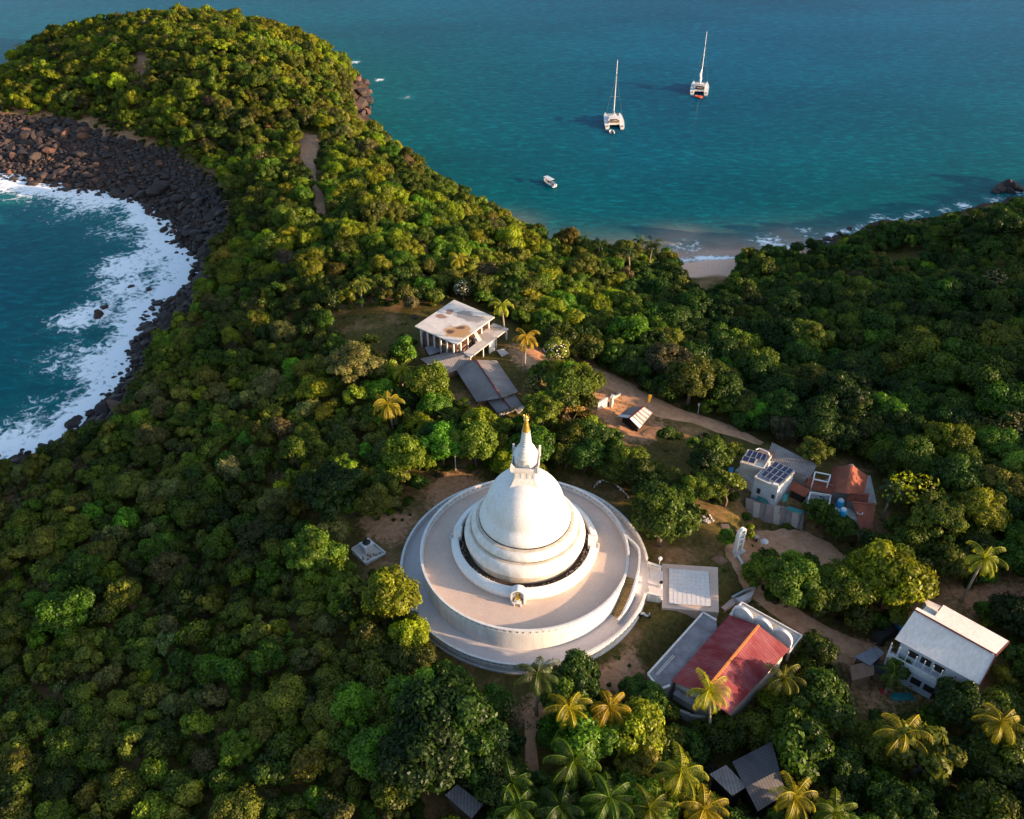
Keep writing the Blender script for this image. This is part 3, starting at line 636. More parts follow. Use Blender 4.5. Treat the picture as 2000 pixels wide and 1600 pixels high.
def crown_mesh(seed, lobes, per, leaf, flat=0.8, spread=0.62, lr=(0.26, 0.42), asp=0.6, core=0.74, up=0.35, zmin=-0.25, tonevar=0.22, gap=0.0):
    r = np.random.default_rng(seed)
    D = []
    while len(D) < lobes:
        c_ = rdirs(1, r, zmin)[0]
        if all(c_ @ d < 1 - 0.9 / lobes for d in D) or r.random() < 0.08: D.append(c_)
    D = np.array(D); cr = r.uniform(spread * 0.62, spread * 1.22, lobes); Cn = D * cr[:, None] * np.array([1, 1, flat]); LR = r.uniform(lr[0], lr[1], lobes)
    Vs, Fs, T = [], [], []; o = 0
    for k in range(lobes):
        lt = np.clip(0.42 + r.normal() * tonevar * 0.9, 0.08, 0.9)
        d = rdirs(per, r, -0.6); keep = (d @ D[k]) > -0.55; d = d[keep]; n = len(d)
        bump = 1 + 0.16 * np.sin(d[:, 0] * 7 + k) * np.cos(d[:, 1] * 6 + k * 2) + 0.07 * r.normal(size=n)
        P = Cn[k] + d * (LR[k] * bump)[:, None] * np.array([1, 1, 0.85])
        Nn = d + np.array([0, 0, up]) + r.normal(size=(n, 3)) * 0.45; Nn /= np.linalg.norm(Nn, axis=1)[:, None]
        V, F = leaves(P, Nn, leaf, r, asp); Vs.append(V); Fs.append(F + o); o += len(V); T.append(np.clip(lt + r.normal(size=n) * tonevar * 0.7, 0.02, 1))
    if core:
        v, f = ICO
        for k in range(lobes):
            V = Cn[k] + v * LR[k] * core * (1 + 0.1 * r.normal(size=(len(v), 1))) * np.array([1, 1, 0.85]); Vs.append(V)
            F = np.c_[f, f[:, 2]] + o; o += len(V); Fs.append(F); T.append(np.full(len(f), 0.3) + 0.12 * r.normal(size=len(f)))
    V = np.concatenate(Vs); F = np.concatenate(Fs); T = np.concatenate(T)
    # quads and triangles apart
    quad = F[:, 3] != F[:, 2]
    me = bpy.data.meshes.new('crown'); me.vertices.add(len(V)); me.vertices.foreach_set("co", V.astype(np.float32).ravel())
    fl = [list(a) if q else list(a[:3]) for a, q in zip(F, quad)]
    tot = np.where(quad, 4, 3); me.loops.add(int(tot.sum())); me.loops.foreach_set("vertex_index", np.array([i for a in fl for i in a], np.int32))
    me.polygons.add(len(F)); me.polygons.foreach_set("loop_start", np.r_[0, np.cumsum(tot)[:-1]].astype(np.int32)); me.update(calc_edges=True)
    at = me.attributes.new('tone', 'FLOAT', 'FACE'); at.data.foreach_set("value", T.astype(np.float32)); me.materials.append(M['leaf']); return me
def trunk_mesh(seed, h=1.15, th=0.075, limbs=4):
    r = random.Random(seed); m = MB(); top = Vector((r.uniform(-.1, .1), r.uniform(-.1, .1), h * 0.75)); mid = Vector((r.uniform(-.06, .06), r.uniform(-.06, .06), h * 0.35))
    m.tube([(0, 0, -0.15), mid, top], [th * 1.2, th * 0.85, th * 0.6], 7)
    for k in range(limbs):
        a = 2 * PI * k / limbs + r.uniform(-.5, .5); e = top + Vector((math.cos(a) * 0.42, math.sin(a) * 0.42, r.uniform(.25, .5)))
        m.tube([mid + (top - mid) * 0.6, (top + e) / 2 + Vector((0, 0, -0.03)), e], [th * 0.5, th * 0.38, th * 0.18], 5)
    me = bpy.data.meshes.new('trunk'); me.from_pydata(m.v, [], m.f); me.update(); me.materials.append(M['bark']); me.shade_smooth(); return me
SM = [crown_mesh(100 + k, 10 + k % 3, 150, 0.092, flat=[.85, .7, 1.0, .8][k % 4], lr=(0.30, 0.46), spread=0.55) for k in range(5)]        # 0-4 small scrub crowns
UP = [crown_mesh(120 + k, 12, 140, 0.085, flat=1.15, lr=(0.22, 0.36), spread=0.66, zmin=0.0, tonevar=0.3) for k in range(2)]              # 5-6 open tufted crowns
BG = [crown_mesh(140 + k, 26 + 4 * k, 210, 0.052, flat=[.8, .7, .9, .75][k], lr=(0.20, 0.34), spread=0.68) for k in range(4)]            # 7-10 large leafy crowns
DN = [crown_mesh(160, 44, 170, 0.042, flat=.72, lr=(0.13, 0.24), spread=0.8, core=0.8)]                                                 # 11 dense fine dome
DRY = [crown_mesh(170, 14, 26, 0.06, flat=.8, lr=(0.2, 0.34), spread=0.7, core=0, tonevar=0.3)]                                          # 12 sparse
PROTO = SM + UP + BG + DN + DRY
TRUNKS = [trunk_mesh(k) for k in range(4)]
# ------------------------------------------------------------------ the stupa
X0, Y0 = ST
def arc(R_, a, z): return Vector((X0 + R_ * math.cos(R(a)), Y0 + R_ * math.sin(R(a)), z))
stupa = thing('stupa', 'white domed stupa with gilded spire on two round walled terraces', 'stupa', (X0, Y0, 15.2))
def balustrade(Rr, z, hgt, a0, a1, pitch=0.86, name='balustrade', parent=stupa):
    m = MB(); r0, r1 = R(a0), R(a1); full = a1 - a0 >= 359.9; n = max(3, int(abs(a1 - a0) / 3))
    def band(ri, ro, za, zb):
        m.lathe([(ri, za), (ro, za), (ro, zb), (ri, zb)], (X0, Y0), r0, r1, n, closed=True)
    band(Rr - 0.13, Rr + 0.13, z, z + hgt * 0.30); band(Rr - 0.17, Rr + 0.17, z + hgt * 0.80, z + hgt)
    k = int(R(a1 - a0) * Rr / pitch)
    for i in range(k + 1):
        a = r0 + (r1 - r0) * i / k
        m.box((X0 + Rr * math.cos(a), Y0 + Rr * math.sin(a), z + hgt * 0.55), (0.2, pitch * (0.42 if i % 4 else 0.6), hgt * 0.5 - 0.004), rz=a)
    pn = MB(); pn.lathe([(Rr - .06, z + hgt * .2), (Rr - .06, z + hgt * .9)], (X0, Y0), r0, r1, n); pn.lathe([(Rr + .05, z + hgt * .2), (Rr + .05, z + hgt * .9)], (X0, Y0), r0, r1, n)  # closing sheets added to stop sun stripes; their grey stands for slot shade
    bo = m.build(name, 'white', parent, smooth=True); pn.build('panels', 'panel', bo)
RO, RI, ZD, ZT = 18.0, 14.9, 16.25, 19.45
m = MB(); m.lathe([(RO - .05, 14.6), (RO + .12, 14.9), (RO + .12, 15.5), (RO, 15.6), (RO, ZD + 0.05), (RO + .1, ZD + .1), (RO + .1, ZD + .2)], (X0, Y0), n=160); m.build('outer_wall', 'white', stupa, smooth=True)
m = MB(); m.lathe([(RI - 0.3, ZD), (RO + .1, ZD + .02)], (X0, Y0), n=160); m.build('outer_deck', 'deck', stupa)
m = MB(); m.lathe([(RI, ZD - .2), (RI, ZT - 0.1), (RI + .12, ZT - .05), (RI + .12, ZT + .06), (RI - .3, ZT + .06)], (X0, Y0), n=160); m.build('terrace_wall', 'white', stupa, smooth=True)
m = MB(); m.lathe([(8.2, ZT), (RI - .2, ZT)], (X0, Y0), n=160)
m.add([(X0 + r * math.cos(R(a)), Y0 + r * math.sin(R(a)), ZT - .004) for r in (RI - .3, 16.35) for a in np.linspace(-18.5, 5, 16)], [(i, i + 1, 17 + i, 16 + i) for i in range(15)])
m.build('terrace_floor', 'terrace', stupa)
balustrade(RO, ZD + .2, 0.92, 2.0, 340.5)
balustrade(RI, ZT + .06, 0.85, 5.0, 339.5 + 0)
m = MB()                                    # short plain walls on both sides of the landing
m.lathe([(RI - .14, ZT), (RI + .14, ZT), (RI + .14, ZT + .9), (RI - .14, ZT + .9)], (X0, Y0), R(-5), R(5), 6, closed=True); m.build('landing_parapet', 'white', stupa)
m = MB(); RS = 16.45                        # outer stair wall: level round the landing, then falling with the steps
angs = np.linspace(9, -40, 40); vs = []
for a in angs:
    rr = RS - (RS - 15.15) * sstep(-3, 9, a) ** 1.3; q = np.clip((-19 - a) / 18.0, 0, 1); zt = ZT + .9 - 3.15 * q
    for r in (rr - .14, rr + .14):
        vs.append(tuple(arc(r, a, ZD - .1))); vs.append(tuple(arc(r, a, zt)))
fs = []
for i in range(39):
    b = 4 * i; fs += [(b, b + 4, b + 5, b + 1), (b + 3, b + 7, b + 6, b + 2), (b + 1, b + 5, b + 7, b + 3)]
fs += [(0, 1, 3, 2), (156, 158, 159, 157)]; m.add(vs, fs); m.build('stair_wall', 'white', stupa, smooth=True)
m = MB()                                    # infill under the landing
m.lathe([(RI - .1, ZD), (RS - .1, ZD), (RS - .1, ZT - .02), (RI - .1, ZT - .02)], (X0, Y0), R(-18.5), R(4), 12, closed=True); m.build('landing_block', 'white', stupa)
m = MB(); ns = 20
for i in range(ns):
    a0_, a1_ = -18.5 - i * 0.92, -18.5 - (i + 1) * 0.92; zt = ZT - (i + 1) * (ZT - ZD) / (ns + 1)
    m.lathe([(RI - .05, ZD - .05), (RS - .12, ZD - .05), (RS - .12, zt), (RI - .05, zt)], (X0, Y0), R(a0_), R(a1_), 1, closed=True)
m.build('stairs', 'step', stupa)
Y0 = ST[1] + 1.3      # ring and dome sit a little behind the centre of the terraces
# planter ring: two arcs of lotus parapet
ringp = [(10.35, ZT - .02), (10.58, ZT + .5), (10.66, ZT + .95), (10.5, ZT + 1.3), (10.1, ZT + 1.55), (9.65, ZT + 1.7), (9.52, ZT + 1.6), (9.52, ZT - .02)]
for a0_, a1_ in ((180, 349), (1, 168)):
    m = MB(); m.lathe(ringp, (X0, Y0), R(a0_), R(a1_), 90, closed=True); m.build('ring_parapet', 'white_clean', stupa, smooth=True)
m = MB(); m.lathe([(8.2, ZT + .95), (9.55, ZT + .95)], (X0, Y0), n=120); m.build('planter_bed', 'soil', stupa)
m = MB(); rr = random.Random(4)
for _ in range(260):
    a = rr.uniform(0, 360); p = arc(rr.uniform(8.75, 9.35), a, ZT + .98); s = rr.uniform(.05, .16); m.box(p, (s, s * rr.uniform(.6, 1.4), s), rr.uniform(0, 3))
m.build('planter_stones', 'ledge', stupa)
m = MB(); zc = 27.3; Rd = 5.52
prof = [(8.3, ZT + .7), (8.3, 21.55), (8.5, 21.7)]; m.lathe(prof, (X0, Y0), n=120); m.build('plinth', 'ledge', stupa, smooth=True)
tiers = [[(8.42, 21.62), (8.66, 21.85), (8.70, 22.35), (8.62, 22.85), (8.35, 23.3), (7.95, 23.55), (7.5, 23.62)],
         [(7.45, 23.66), (7.6, 23.85), (7.64, 24.3), (7.52, 24.7), (7.2, 25.0), (6.8, 25.15), (6.5, 25.18)]]
for tp in tiers:
    m = MB(); m.lathe(tp, (X0, Y0), n=120); m.build('tier', 'white', stupa, smooth=True)
m = MB(); m.lathe([(7.60, 23.66), (7.9, 23.60)], (X0, Y0), n=120); m.lathe([(6.6, 25.215), (7.0, 25.14)], (X0, Y0), n=120); m.build('ledge_band', 'ledge', stupa)
m = MB(); prof = [(6.2, 25.1), (6.42, 25.3), (6.47, 25.65), (6.38, 26.0), (6.12, 26.5), (5.85, 26.9), (5.6, 27.2)]
prof += [(Rd * math.cos(t), zc + 0.15 + Rd * math.sin(t)) for t in np.linspace(0.0, PI / 2 * 0.97, 34)]
m.lathe(prof, (X0, Y0), n=144); m.build('dome', 'white_clean', stupa, smooth='all')
har = MB(); ha = R(-5)
har.box((X0, Y0, 33.2), (4.3, 4.3, 0.7), ha)
def frustum(m, z0, w0, z1, w1, rz):
    c_, s_ = math.cos(rz), math.sin(rz); vs = []
    for z, w in ((z0, w0), (z1, w1)):
        for i, j in ((-1, -1), (1, -1), (1, 1), (-1, 1)): vs.append((X0 + (i * c_ - j * s_) * w / 2, Y0 + (i * s_ + j * c_) * w / 2, z))
    m.add(vs, [(0, 3, 2, 1), (4, 5, 6, 7), (0, 1, 5, 4), (1, 2, 6, 5), (2, 3, 7, 6), (3, 0, 4, 7)])
har = MB(); frustum(har, 31.8, 3.9, 32.45, 3.9, ha); frustum(har, 32.452, 3.7, 33.52, 2.8, ha)
_MB = MB
class MB(_MB):      # the upper works are drawn at full size and built a little smaller
    def build(s, name, *a, **k):
        s.v = [(X0 + (x - X0) * KR, Y0 + (y - Y0) * KR, 33.5 + (z - 35.0) * .95) for x, y, z in s.v]; return _MB.build(s, name, *a, **k)
KR = .9
hb = har.build('harmika', 'white', stupa)
m = MB(); m.box((X0, Y0, 35.6), (3.0, 3.0, 1.4), ha)
for i, j in [(i, j) for i in (-1, -.34, .34, 1) for j in (-1, -.34, .34, 1) if max(abs(i), abs(j)) == 1]:
    x_ = 1.38 * i; y_ = 1.38 * j; m.box((X0 + x_ * math.cos(ha) - y_ * math.sin(ha), Y0 + x_ * math.sin(ha) + y_ * math.cos(ha), 35.7), (.3, .3, 1.5), ha)
m.build('pillars', 'white', hb)
m = MB(); frustum(m, 36.36, 4.0, 36.75, 4.15, ha)
def hp(x_, y_, z): return (X0 + x_ * math.cos(ha) - y_ * math.sin(ha), Y0 + x_ * math.sin(ha) + y_ * math.cos(ha), z)
for s in (-1, 1):
    m.box(hp(0, s * 2.0, 37.02), (4.1, .14, .55), ha); m.box(hp(s * 2.0, 0, 37.02), (.14, 3.84, .55), ha)
for i in (-1, 1):
    for j in (-1, 1):
        c_ = Vector(hp(2.0 * i, 2.0 * j, 0)); 
        m.prism([(c_.x - .16, c_.y - .16), (c_.x + .16, c_.y - .16), (c_.x + .16, c_.y + .16), (c_.x - .16, c_.y + .16)], 36.75, [38.1, 38.1, 38.5, 38.5] if j > 0 else 37.9)
for j, L_ in ((1, 1.0), (-1, .5)):           # corner wings
    for i in (-1, 1):
        a = Vector(hp(2.0 * i, 2.0 * j, 0)); b = Vector(hp((2.0 - L_) * i, 2.0 * j, 0)); d_ = Vector((0, .09, 0))
        vs = [(a.x, a.y - .08, 37.3), (b.x, b.y - .08, 37.3), (a.x, a.y - .08, 38.1), (a.x, a.y + .08, 37.3), (b.x, b.y + .08, 37.3), (a.x, a.y + .08, 38.1)]
        m.add(vs, [(0, 1, 2), (3, 5, 4), (0, 2, 5, 3), (1, 4, 5, 2), (0, 3, 4, 1)])
m.build('box_railing', 'white', hb)
KR = 1.02
m = MB(); m.lathe([(1.5, 36.75), (1.5, 38.3), (1.62, 38.4), (1.62, 38.6), (1.5, 38.7), (1.35, 39.0), (1.42, 39.08), (1.35, 39.2), (1.15, 39.5), (1.2, 39.58), (1.1, 39.7), (.9, 39.95), (.95, 40.02), (.82, 40.1),
                   (.72, 40.35)] + [(r, z) for k in range(6) for r, z in ((.76 - k * .043, 40.4 + k * .34), (.76 - k * .043, 40.54 + k * .34), (.67 - k * .043, 40.6 + k * .34), (.67 - k * .043, 40.7 + k * .34))] + [(.56, 42.5), (.56, 42.62), (.3, 42.66)], (X0, Y0), n=48)
m.build('drum', 'white', stupa, smooth=True); KR = 1.05
m = MB(); m.lathe([(r, z) for k in range(8) for r, z in ((.50 - k * .036, 42.62 + k * .22), (.50 - k * .036, 42.74 + k * .22), (.43 - k * .036, 42.76 + k * .22), (.43 - k * .036, 42.82 + k * .22))] + [(.14, 44.35), (.30, 44.45), (.34, 44.62), (.26, 44.75), (.34, 44.9), (.16, 45.02), (.1, 45.15), (.03, 45.6), (0, 45.62)], (X0, Y0), n=28)
for k in range(8):
    a = k * PI / 4; m.beam((X0 + .3 * math.cos(a), Y0 + .3 * math.sin(a), 44.85), (X0 + .42 * math.cos(a), Y0 + .42 * math.sin(a), 45.15), .05)
m.build('spire', 'gold', stupa, smooth=True)
MB = _MB
# niche shrines, seated golden buddhas
def niche(ang, R_, front):
    c_ = arc(R_, ang, ZT); o_ = Vector((math.cos(R(ang)), math.sin(R(ang)), 0)); t_ = Vector((-o_.y, o_.x, 0)); up = Vector((0, 0, 1))
    m = MB(); n = 14; w = .98; hs = 1.6
    def outline(w_, h_): return [(-w_, 0)] + [(-w_ * math.cos(PI * k / n), h_ + w_ * 1.0 * math.sin(PI * k / n)) for k in range(n + 1)] + [(w_, 0)]
    oo, ii = outline(w, hs), outline(w - .2, hs); k = len(oo); P = lambda a, b, dd: c_ + t_ * a + up * b + o_ * dd
    vs = [P(a, b, .55) for a, b in oo] + [P(a, b, .55) for a, b in ii] + [P(a, b, -.6) for a, b in oo] + [P(a, b, -.3) for a, b in ii]
    fs = []
    for i in range(k - 1): fs += [(i, i + 1, k + i + 1, k + i), (i, 2 * k + i, 2 * k + i + 1, i + 1), (k + i, k + i + 1, 3 * k + i + 1, 3 * k + i)]
    fs += [tuple(range(3 * k, 4 * k)), tuple(range(2 * k, 3 * k))[::-1]]
    m.add(vs, fs); m.box(P(0, .22, .1), (1.15, .5, .42), axes=(t_, o_, up))
    sh = m.build('niche', 'white_clean', stupa, smooth=True)
    m = MB(); m.box(P(0, .72, .92), (1.1, .42, .1), axes=(t_, o_, up))
    for a in (-.45, .45): m.box(P(a, .34, .92), (.12, .3, .66), axes=(t_, o_, up))
    m.box(P(0, .95, .95), (.3, .2, .34), axes=(t_, o_, up)); m.build('altar_table', 'white_clean', sh)
    # the statue is one lathed-and-skinned body
    b = MB(); bc = P(0, .46, .1)
    prof = [(.0, 0), (.42, .02), (.46, .12), (.40, .24), (.26, .34), (.22, .5), (.27, .72), (.24, .84), (.09, .9), (.08, .96), (.14, 1.02), (.155, 1.14), (.12, 1.25), (.05, 1.31), (.035, 1.38), (0, 1.4)]
    b.lathe([(r, bc.z + z) for r, z in prof], (bc.x, bc.y), n=20)
    for s in (-1, 1): b.tube([bc + t_ * (.25 * s) + up * .78, bc + t_ * (.34 * s) + up * .5 + o_ * .08, bc + t_ * (.1 * s) + up * .3 + o_ * .26], [.08, .07, .05], 6)
    for s in (-1, 1): b.tube([bc + t_ * (.3 * s) + up * .15, bc + t_ * (.42 * s) + up * .12 + o_ * .15, bc + t_ * (-.1 * s) + up * .1 + o_ * .3], [.12, .1, .06], 6)
    st = b.build('buddha_statue', 'gold', None, smooth=True, loc=bc)
    tag(st, {'f': 'golden seated buddha in the niche facing the camera', 'l': 'golden seated buddha in the left niche of the white ring', 'r': 'golden seated buddha in the right niche of the white ring', 'b': 'golden seated buddha in the niche behind the dome'}[front], 'statue')
niche(-95.5, 10.55, 'f'); niche(174.5, 9.75, 'l'); niche(-5, 9.75, 'r'); niche(84.5, 10.4, 'b')

Y0 = ST[1]
# bridge and tiled platform
bx0_, by0_ = W(1265, 1099, 17.2); bx1_, by1_ = W(1292, 1107, 17.2); cx0_, cy0_ = W(1264, 1156, 17.2); cx1_, cy1_ = W(1292, 1163, 17.2)
plat = thing('tiled_platform', 'square concrete platform with raised pale tiled bed right of the stupa', 'platform', (22, 85, 15))
PL = [W(1293, 1101, 16.2), W(1402, 1108, 16.2), W(1404, 1196, 16.2), W(1293, 1187, 16.2)]
m = MB(); m.prism(PL[::-1], 14.5, 16.2); m.build('base', 'terrace', plat)
IN = [W(1307, 1110, 16.45), W(1384, 1116, 16.45), W(1388, 1183, 16.45), W(1307, 1178, 16.45)]
m = MB(); m.prism(IN[::-1], 16.15, 16.42); bed = m.build('raised_bed', 'tile', plat)
m = MB(); A_, B_, C_, D_4 = [Vector((p[0], p[1], 16.43)) for p in IN]
for k in range(1, 9):
    q = k / 9; m.beam(A_.lerp(D_4, q), B_.lerp(C_, q), .05, .012); m.beam(A_.lerp(B_, q), D_4.lerp(C_, q), .05, .014)
m.build('tile_joints', 'deck', bed)
m = MB()
for a, b in ((A_, B_), (B_, C_), (C_, D_4), (D_4, A_)): m.beam(a - Vector((0, 0, .16)), b - Vector((0, 0, .16)), .14, .2)
m.build('kerb', 'concrete', bed)
m = MB(); m.prism([(X0 + 17.6, cy0_ - .1), (cx1_ + .3, cy1_ - .1), (bx1_ + .3, by1_), (X0 + 17.8, by0_ + .1)], 14.6, ZD + .045); br = m.build('bridge', 'deck', stupa)
for a, b in (((bx0_, by0_ + .1), (bx1_, by1_ + .05)), ((cx0_, cy0_ - .1), (cx1_, cy1_ - .05))):
    m = MB(); A3 = Vector((*a, 0)); B3 = Vector((*b, 0)); up = Vector((0, 0, 1))
    m.beam(A3 + up * 15.9, B3 + up * 15.9, .3, 1.9); m.beam(A3 + up * 17.12, B3 + up * 17.12, .34, .16)
    for k in range(5): p = A3.lerp(B3, (k + .5) / 5); m.box(p + up * 16.95, (.2, .2, .36))
    m.build('bridge_parapet', 'white', br)

def lamp_post(u, v, h, label, z=None, lean=0):
    x, y, zz = ground_hit(u, v); z = zz if z is None else z
    if z != zz: x, y = W(u, v, z)
    t = thing('lamp_post', label, 'lamp post', (x, y, z)); m = MB(); m.cyl((x, y, z - .1), (x, y, z + h), .09, .06, 8); m.build('post', 'white_clean', t, smooth=True)
    m = MB(); m.lathe([(0, z + h - .1), (.2, z + h), (.3, z + h + .25), (.2, z + h + .5), (0, z + h + .55)], (x, y), n=14); m.build('lamp_head', 'white_clean', t, smooth=True)
lamp_post(890, 918, 3.6, 'white post with round lamp among trees left of the spire')
lamp_post(1287, 1108, 1.6, 'short white post at the corner of the bridge and platform', ZD)
lamp_post(1635, 875, 2.8, 'thin white pole in the dark wood above the clay tiled house'); lamp_post(1363, 808, 1.8, 'thin white pole on the far side of the dirt road')
x, y = W(1290, 1147, ZD); t = thing('stone_urn', 'small dark urn on a white stand at the bridge end', 'urn', (x, y, ZD))
m = MB(); m.lathe([(0, ZD + .04), (.28, ZD + .04), (.2, ZD + .2), (.16, ZD + .6), (.26, ZD + .7), (.26, ZD + .8), (0, ZD + .8)], (x, y), n=16); m.build('stand', 'white', t)
m = MB(); m.lathe([(0, ZD + .8), (.14, ZD + .82), (.26, ZD + 1.0), (.24, ZD + 1.15), (.17, ZD + 1.12), (0, ZD + 1.0)], (x, y), n=16); m.build('bowl', 'dark', t, smooth=True)

# small white monument on the left
x, y = W(717, 1068, 16.2); z = 15.2; mon = thing('small_monument', 'small white pedestal monument with dark urn on a paved tray', 'monument', (x, y, z))
TRY = [W(687, 1072, z + .5), W(720, 1053, z + .5), W(753, 1080, z + .5), W(714, 1100, z + .5)]
m = MB(); m.prism(TRY, z - .7, z + .35); m.build('tray', 'cream', mon)
m = MB(); T3 = [Vector((*p, z + .45)) for p in TRY]
for k in range(4): m.beam(T3[k], T3[(k + 1) % 4], .22, .3)
m.build('tray_kerb', 'white', mon)
m = MB(); a = math.atan2(T3[1].y - T3[0].y, T3[1].x - T3[0].x); m.box((x, y, z + .95), (1.5, 1.3, 1.4), a); m.box((x, y, z + 1.72), (1.7, 1.5, .14), a); m.build('pedestal', 'white_clean', mon)
m = MB(); m.lathe([(0, z + 1.8), (.5, z + 1.82), (.62, z + 2.0), (.3, z + 2.2), (.12, z + 2.4), (.1, z + 3.1), (0, z + 3.15)], (x, y), n=18); m.build('urn', 'dark', mon, smooth=True)
m = MB(); rr = random.Random(9)
for k in range(10):
    p = T3[3].lerp(T3[2], rr.random()).lerp(T3[0], rr.uniform(.1, .35)); m.lathe([(0, z + .35), (.12, z + .36), (.15, z + .6), (0, z + .62)], (p.x, p.y), n=8)
m.build('offering_pots', 'wood', mon)

# white prayer flag string behind the stupa
pts = [V3(u, v, h1(*W(u, v, 15.2)) + hh) for u, v, hh in [(1160, 950, .3), (1168, 940, 1.4), (1182, 936, 2.0), (1198, 944, 1.6), (1210, 951, 1.5), (1220, 961, 1.6), (1229, 972, .9)]]
fl = thing('flag_string', 'drooping string of white flags on poles behind the stupa terrace', 'flag string', (pts[2].x, pts[2].y, 15.2)); m = MB()
m.tube(pts, .03, 5); m.build('cord', 'white_clean', fl); m = MB(); rr = random.Random(2)
for a, b in zip(pts[:-1], pts[1:]):
    L_ = (b - a).length; k = int(L_ / .55)
    for i in range(k):
        if rr.random() < .18: continue
        p = a.lerp(b, (i + .5) / k); d_ = (b - a).normalized() * .2; hh = rr.uniform(.3, .55); dn = Vector((rr.uniform(-.1, .1), rr.uniform(-.1, .1), -hh)); th = Vector((.02, .02, 0))
        m.add([p - d_, p + d_, p + d_ + dn, p - d_ + dn, p - d_ + th, p + d_ + th, p + d_ + dn + th, p - d_ + dn + th], [(0, 1, 2, 3), (7, 6, 5, 4), (0, 4, 5, 1), (3, 2, 6, 7)])
m.build('flags', 'white_clean', fl)
m = MB()
for k in (1, 2, 4, 5): m.cyl((pts[k].x, pts[k].y, 14.9), pts[k], .05, .04, 6)
m.build('poles', 'wood', fl)

# ------------------------------------------------------------------ generic buildings
def wallbox(m, poly, z0, z1, th=.2):
    """open-topped walls round a polygon"""
    n = len(poly); P = [Vector((p[0], p[1], 0)) for p in poly]
    for k in range(n):
        a, b = P[k], P[(k + 1) % n]; m.beam(a + Vector((0, 0, (z0 + z1) / 2)), b + Vector((0, 0, (z0 + z1) / 2)), th, z1 - z0)
def shrink(poly, d):
    P = [Vector((p[0], p[1])) for p in poly]; c_ = sum(P, Vector((0, 0))) / len(P); return [tuple(p + (c_ - p).normalized() * d) for p in P]
def para(A, B, D): return [A, B, B + (D - A), D]
def gable(name, label, cat, R0, R1, E0, E1, F0, F1, zr, ze, zg, roofmat, wallmat, over=.45, wave=True, ridge=None, th=.07, walls=True, group=None):
    """ridge R0-R1, eave E0-E1 on one side and F0-F1 on the other (pixels), heights for ridge, eave and ground"""
    r0, r1 = V3(*R0, zr), V3(*R1, zr); e0, e1 = V3(*E0, ze), V3(*E1, ze); f0, f1 = V3(*F0, ze), V3(*F1, ze)
    c_ = (r0 + r1) / 2; t = thing(name, label, cat, (c_.x, c_.y, zg), group)
    for pts in ([r0, r1, e1, e0], [r1, r0, f0, f1]):
        m = MB(); m.slab(pts, th); m.build('roof_slope', roof_mat(roofmat, math.atan2(r1.y - r0.y, r1.x - r0.x)), t)
    if walls:
        m = MB(); q = [Vector((p.x, p.y, 0)) for p in (e0, e1, f1, f0)]; cc = sum(q, Vector((0, 0, 0))) / 4; q = [p + (cc - p).normalized() * over * 1.35 for p in q]
        rr0 = (q[0] + q[3]) / 2; rr1 = (q[1] + q[2]) / 2
        zz = ze - .02
        zr_ = ze + (zr - ze) * .72
        vs = [(p.x, p.y, zg - .5) for p in q] + [(p.x, p.y, zz) for p in q] + [(rr0.x, rr0.y, zr_), (rr1.x, rr1.y, zr_)]
        m.add(vs, [(0, 1, 5, 4), (2, 3, 7, 6), (3, 0, 4, 8, 7), (1, 2, 6, 9, 5), (4, 5, 9, 8), (6, 7, 8, 9)]); m.build('walls', wallmat, t)
    if ridge:
        m = MB(); m.beam(r0 + Vector((0, 0, .05)), r1 + Vector((0, 0, .05)), .32, .12); m.build('ridge_cap', ridge, t)
    return t, (r0, r1, e0, e1, f0, f1)

# flat concrete house
z1, z2, zg = 22.5, 20.5, 17.9
A, B, Cc, D = V3(810, 637, z1), V3(887, 585.5, z1), V3(966, 619, z1), V3(892, 673, z1)
hs = thing('concrete_house', 'unfinished flat roofed concrete house on columns with stained roof slab', 'house', (*((A + Cc) / 2).xy, zg))
def stained(name, base, spots):
    m, n, l, p = nmat(name); geo = n.new("ShaderNodeNewGeometry")
    fin = N(n, "ShaderNodeTexNoise", i2=.55, i3=6.0, i4=.7); l.new(geo.outputs[0], fin.inputs[0])
    c = ramp(n, l, fin.outputs[0], [(.3, tuple(q * .75 for q in base)), (.7, tuple(min(1, q * 1.15) for q in base))])
    for (x_, y_, rx, ry, col) in spots:
        s = N(n, "ShaderNodeVectorMath", operation='SUBTRACT'); l.new(geo.outputs[0], s.inputs[0]); s.inputs[1].default_value = (x_, y_, 0)
        k = N(n, "ShaderNodeVectorMath", operation='MULTIPLY'); l.new(s.outputs[0], k.inputs[0]); k.inputs[1].default_value = (1 / rx, 1 / ry, 0)
        le = N(n, "ShaderNodeVectorMath", operation='LENGTH'); l.new(k.outputs[0], le.inputs[0])
        ad = N(n, "ShaderNodeMath", operation='MULTIPLY_ADD', i1=2.4); l.new(fin.outputs[0], ad.inputs[0]); l.new(le.outputs[1], ad.inputs[2])
        mr = N(n, "ShaderNodeMapRange"); mr.inputs[1].default_value = 2.05; mr.inputs[2].default_value = 2.5; mr.inputs[3].default_value = .9; mr.inputs[4].default_value = 0; l.new(ad.outputs[0], mr.inputs[0])
        c = mixc(n, l, mr.outputs[0], c, col)
    l.new(c, p.inputs["Base Color"]); p.inputs["Roughness"].default_value = .8; return m
sp = []
for u, v, rx, ry, col in [(896, 648, 2.5, 2.0, (.40, .20, .06)), (880, 648, .7, .6, (.07, .035, .03)), (899, 640, .7, .5, (.09, .05, .03)), (862, 618, 1.0, .7, (.26, .12, .08)), (878, 609, .7, 1.0, (.26, .13, .09)),
                          (908, 615, 1.9, 1.3, (.20, .18, .18)), (929, 623, 1.8, 1.1, (.24, .21, .2))]:
    x, y = W(u, v, z1); sp.append((x, y, rx, ry, col))
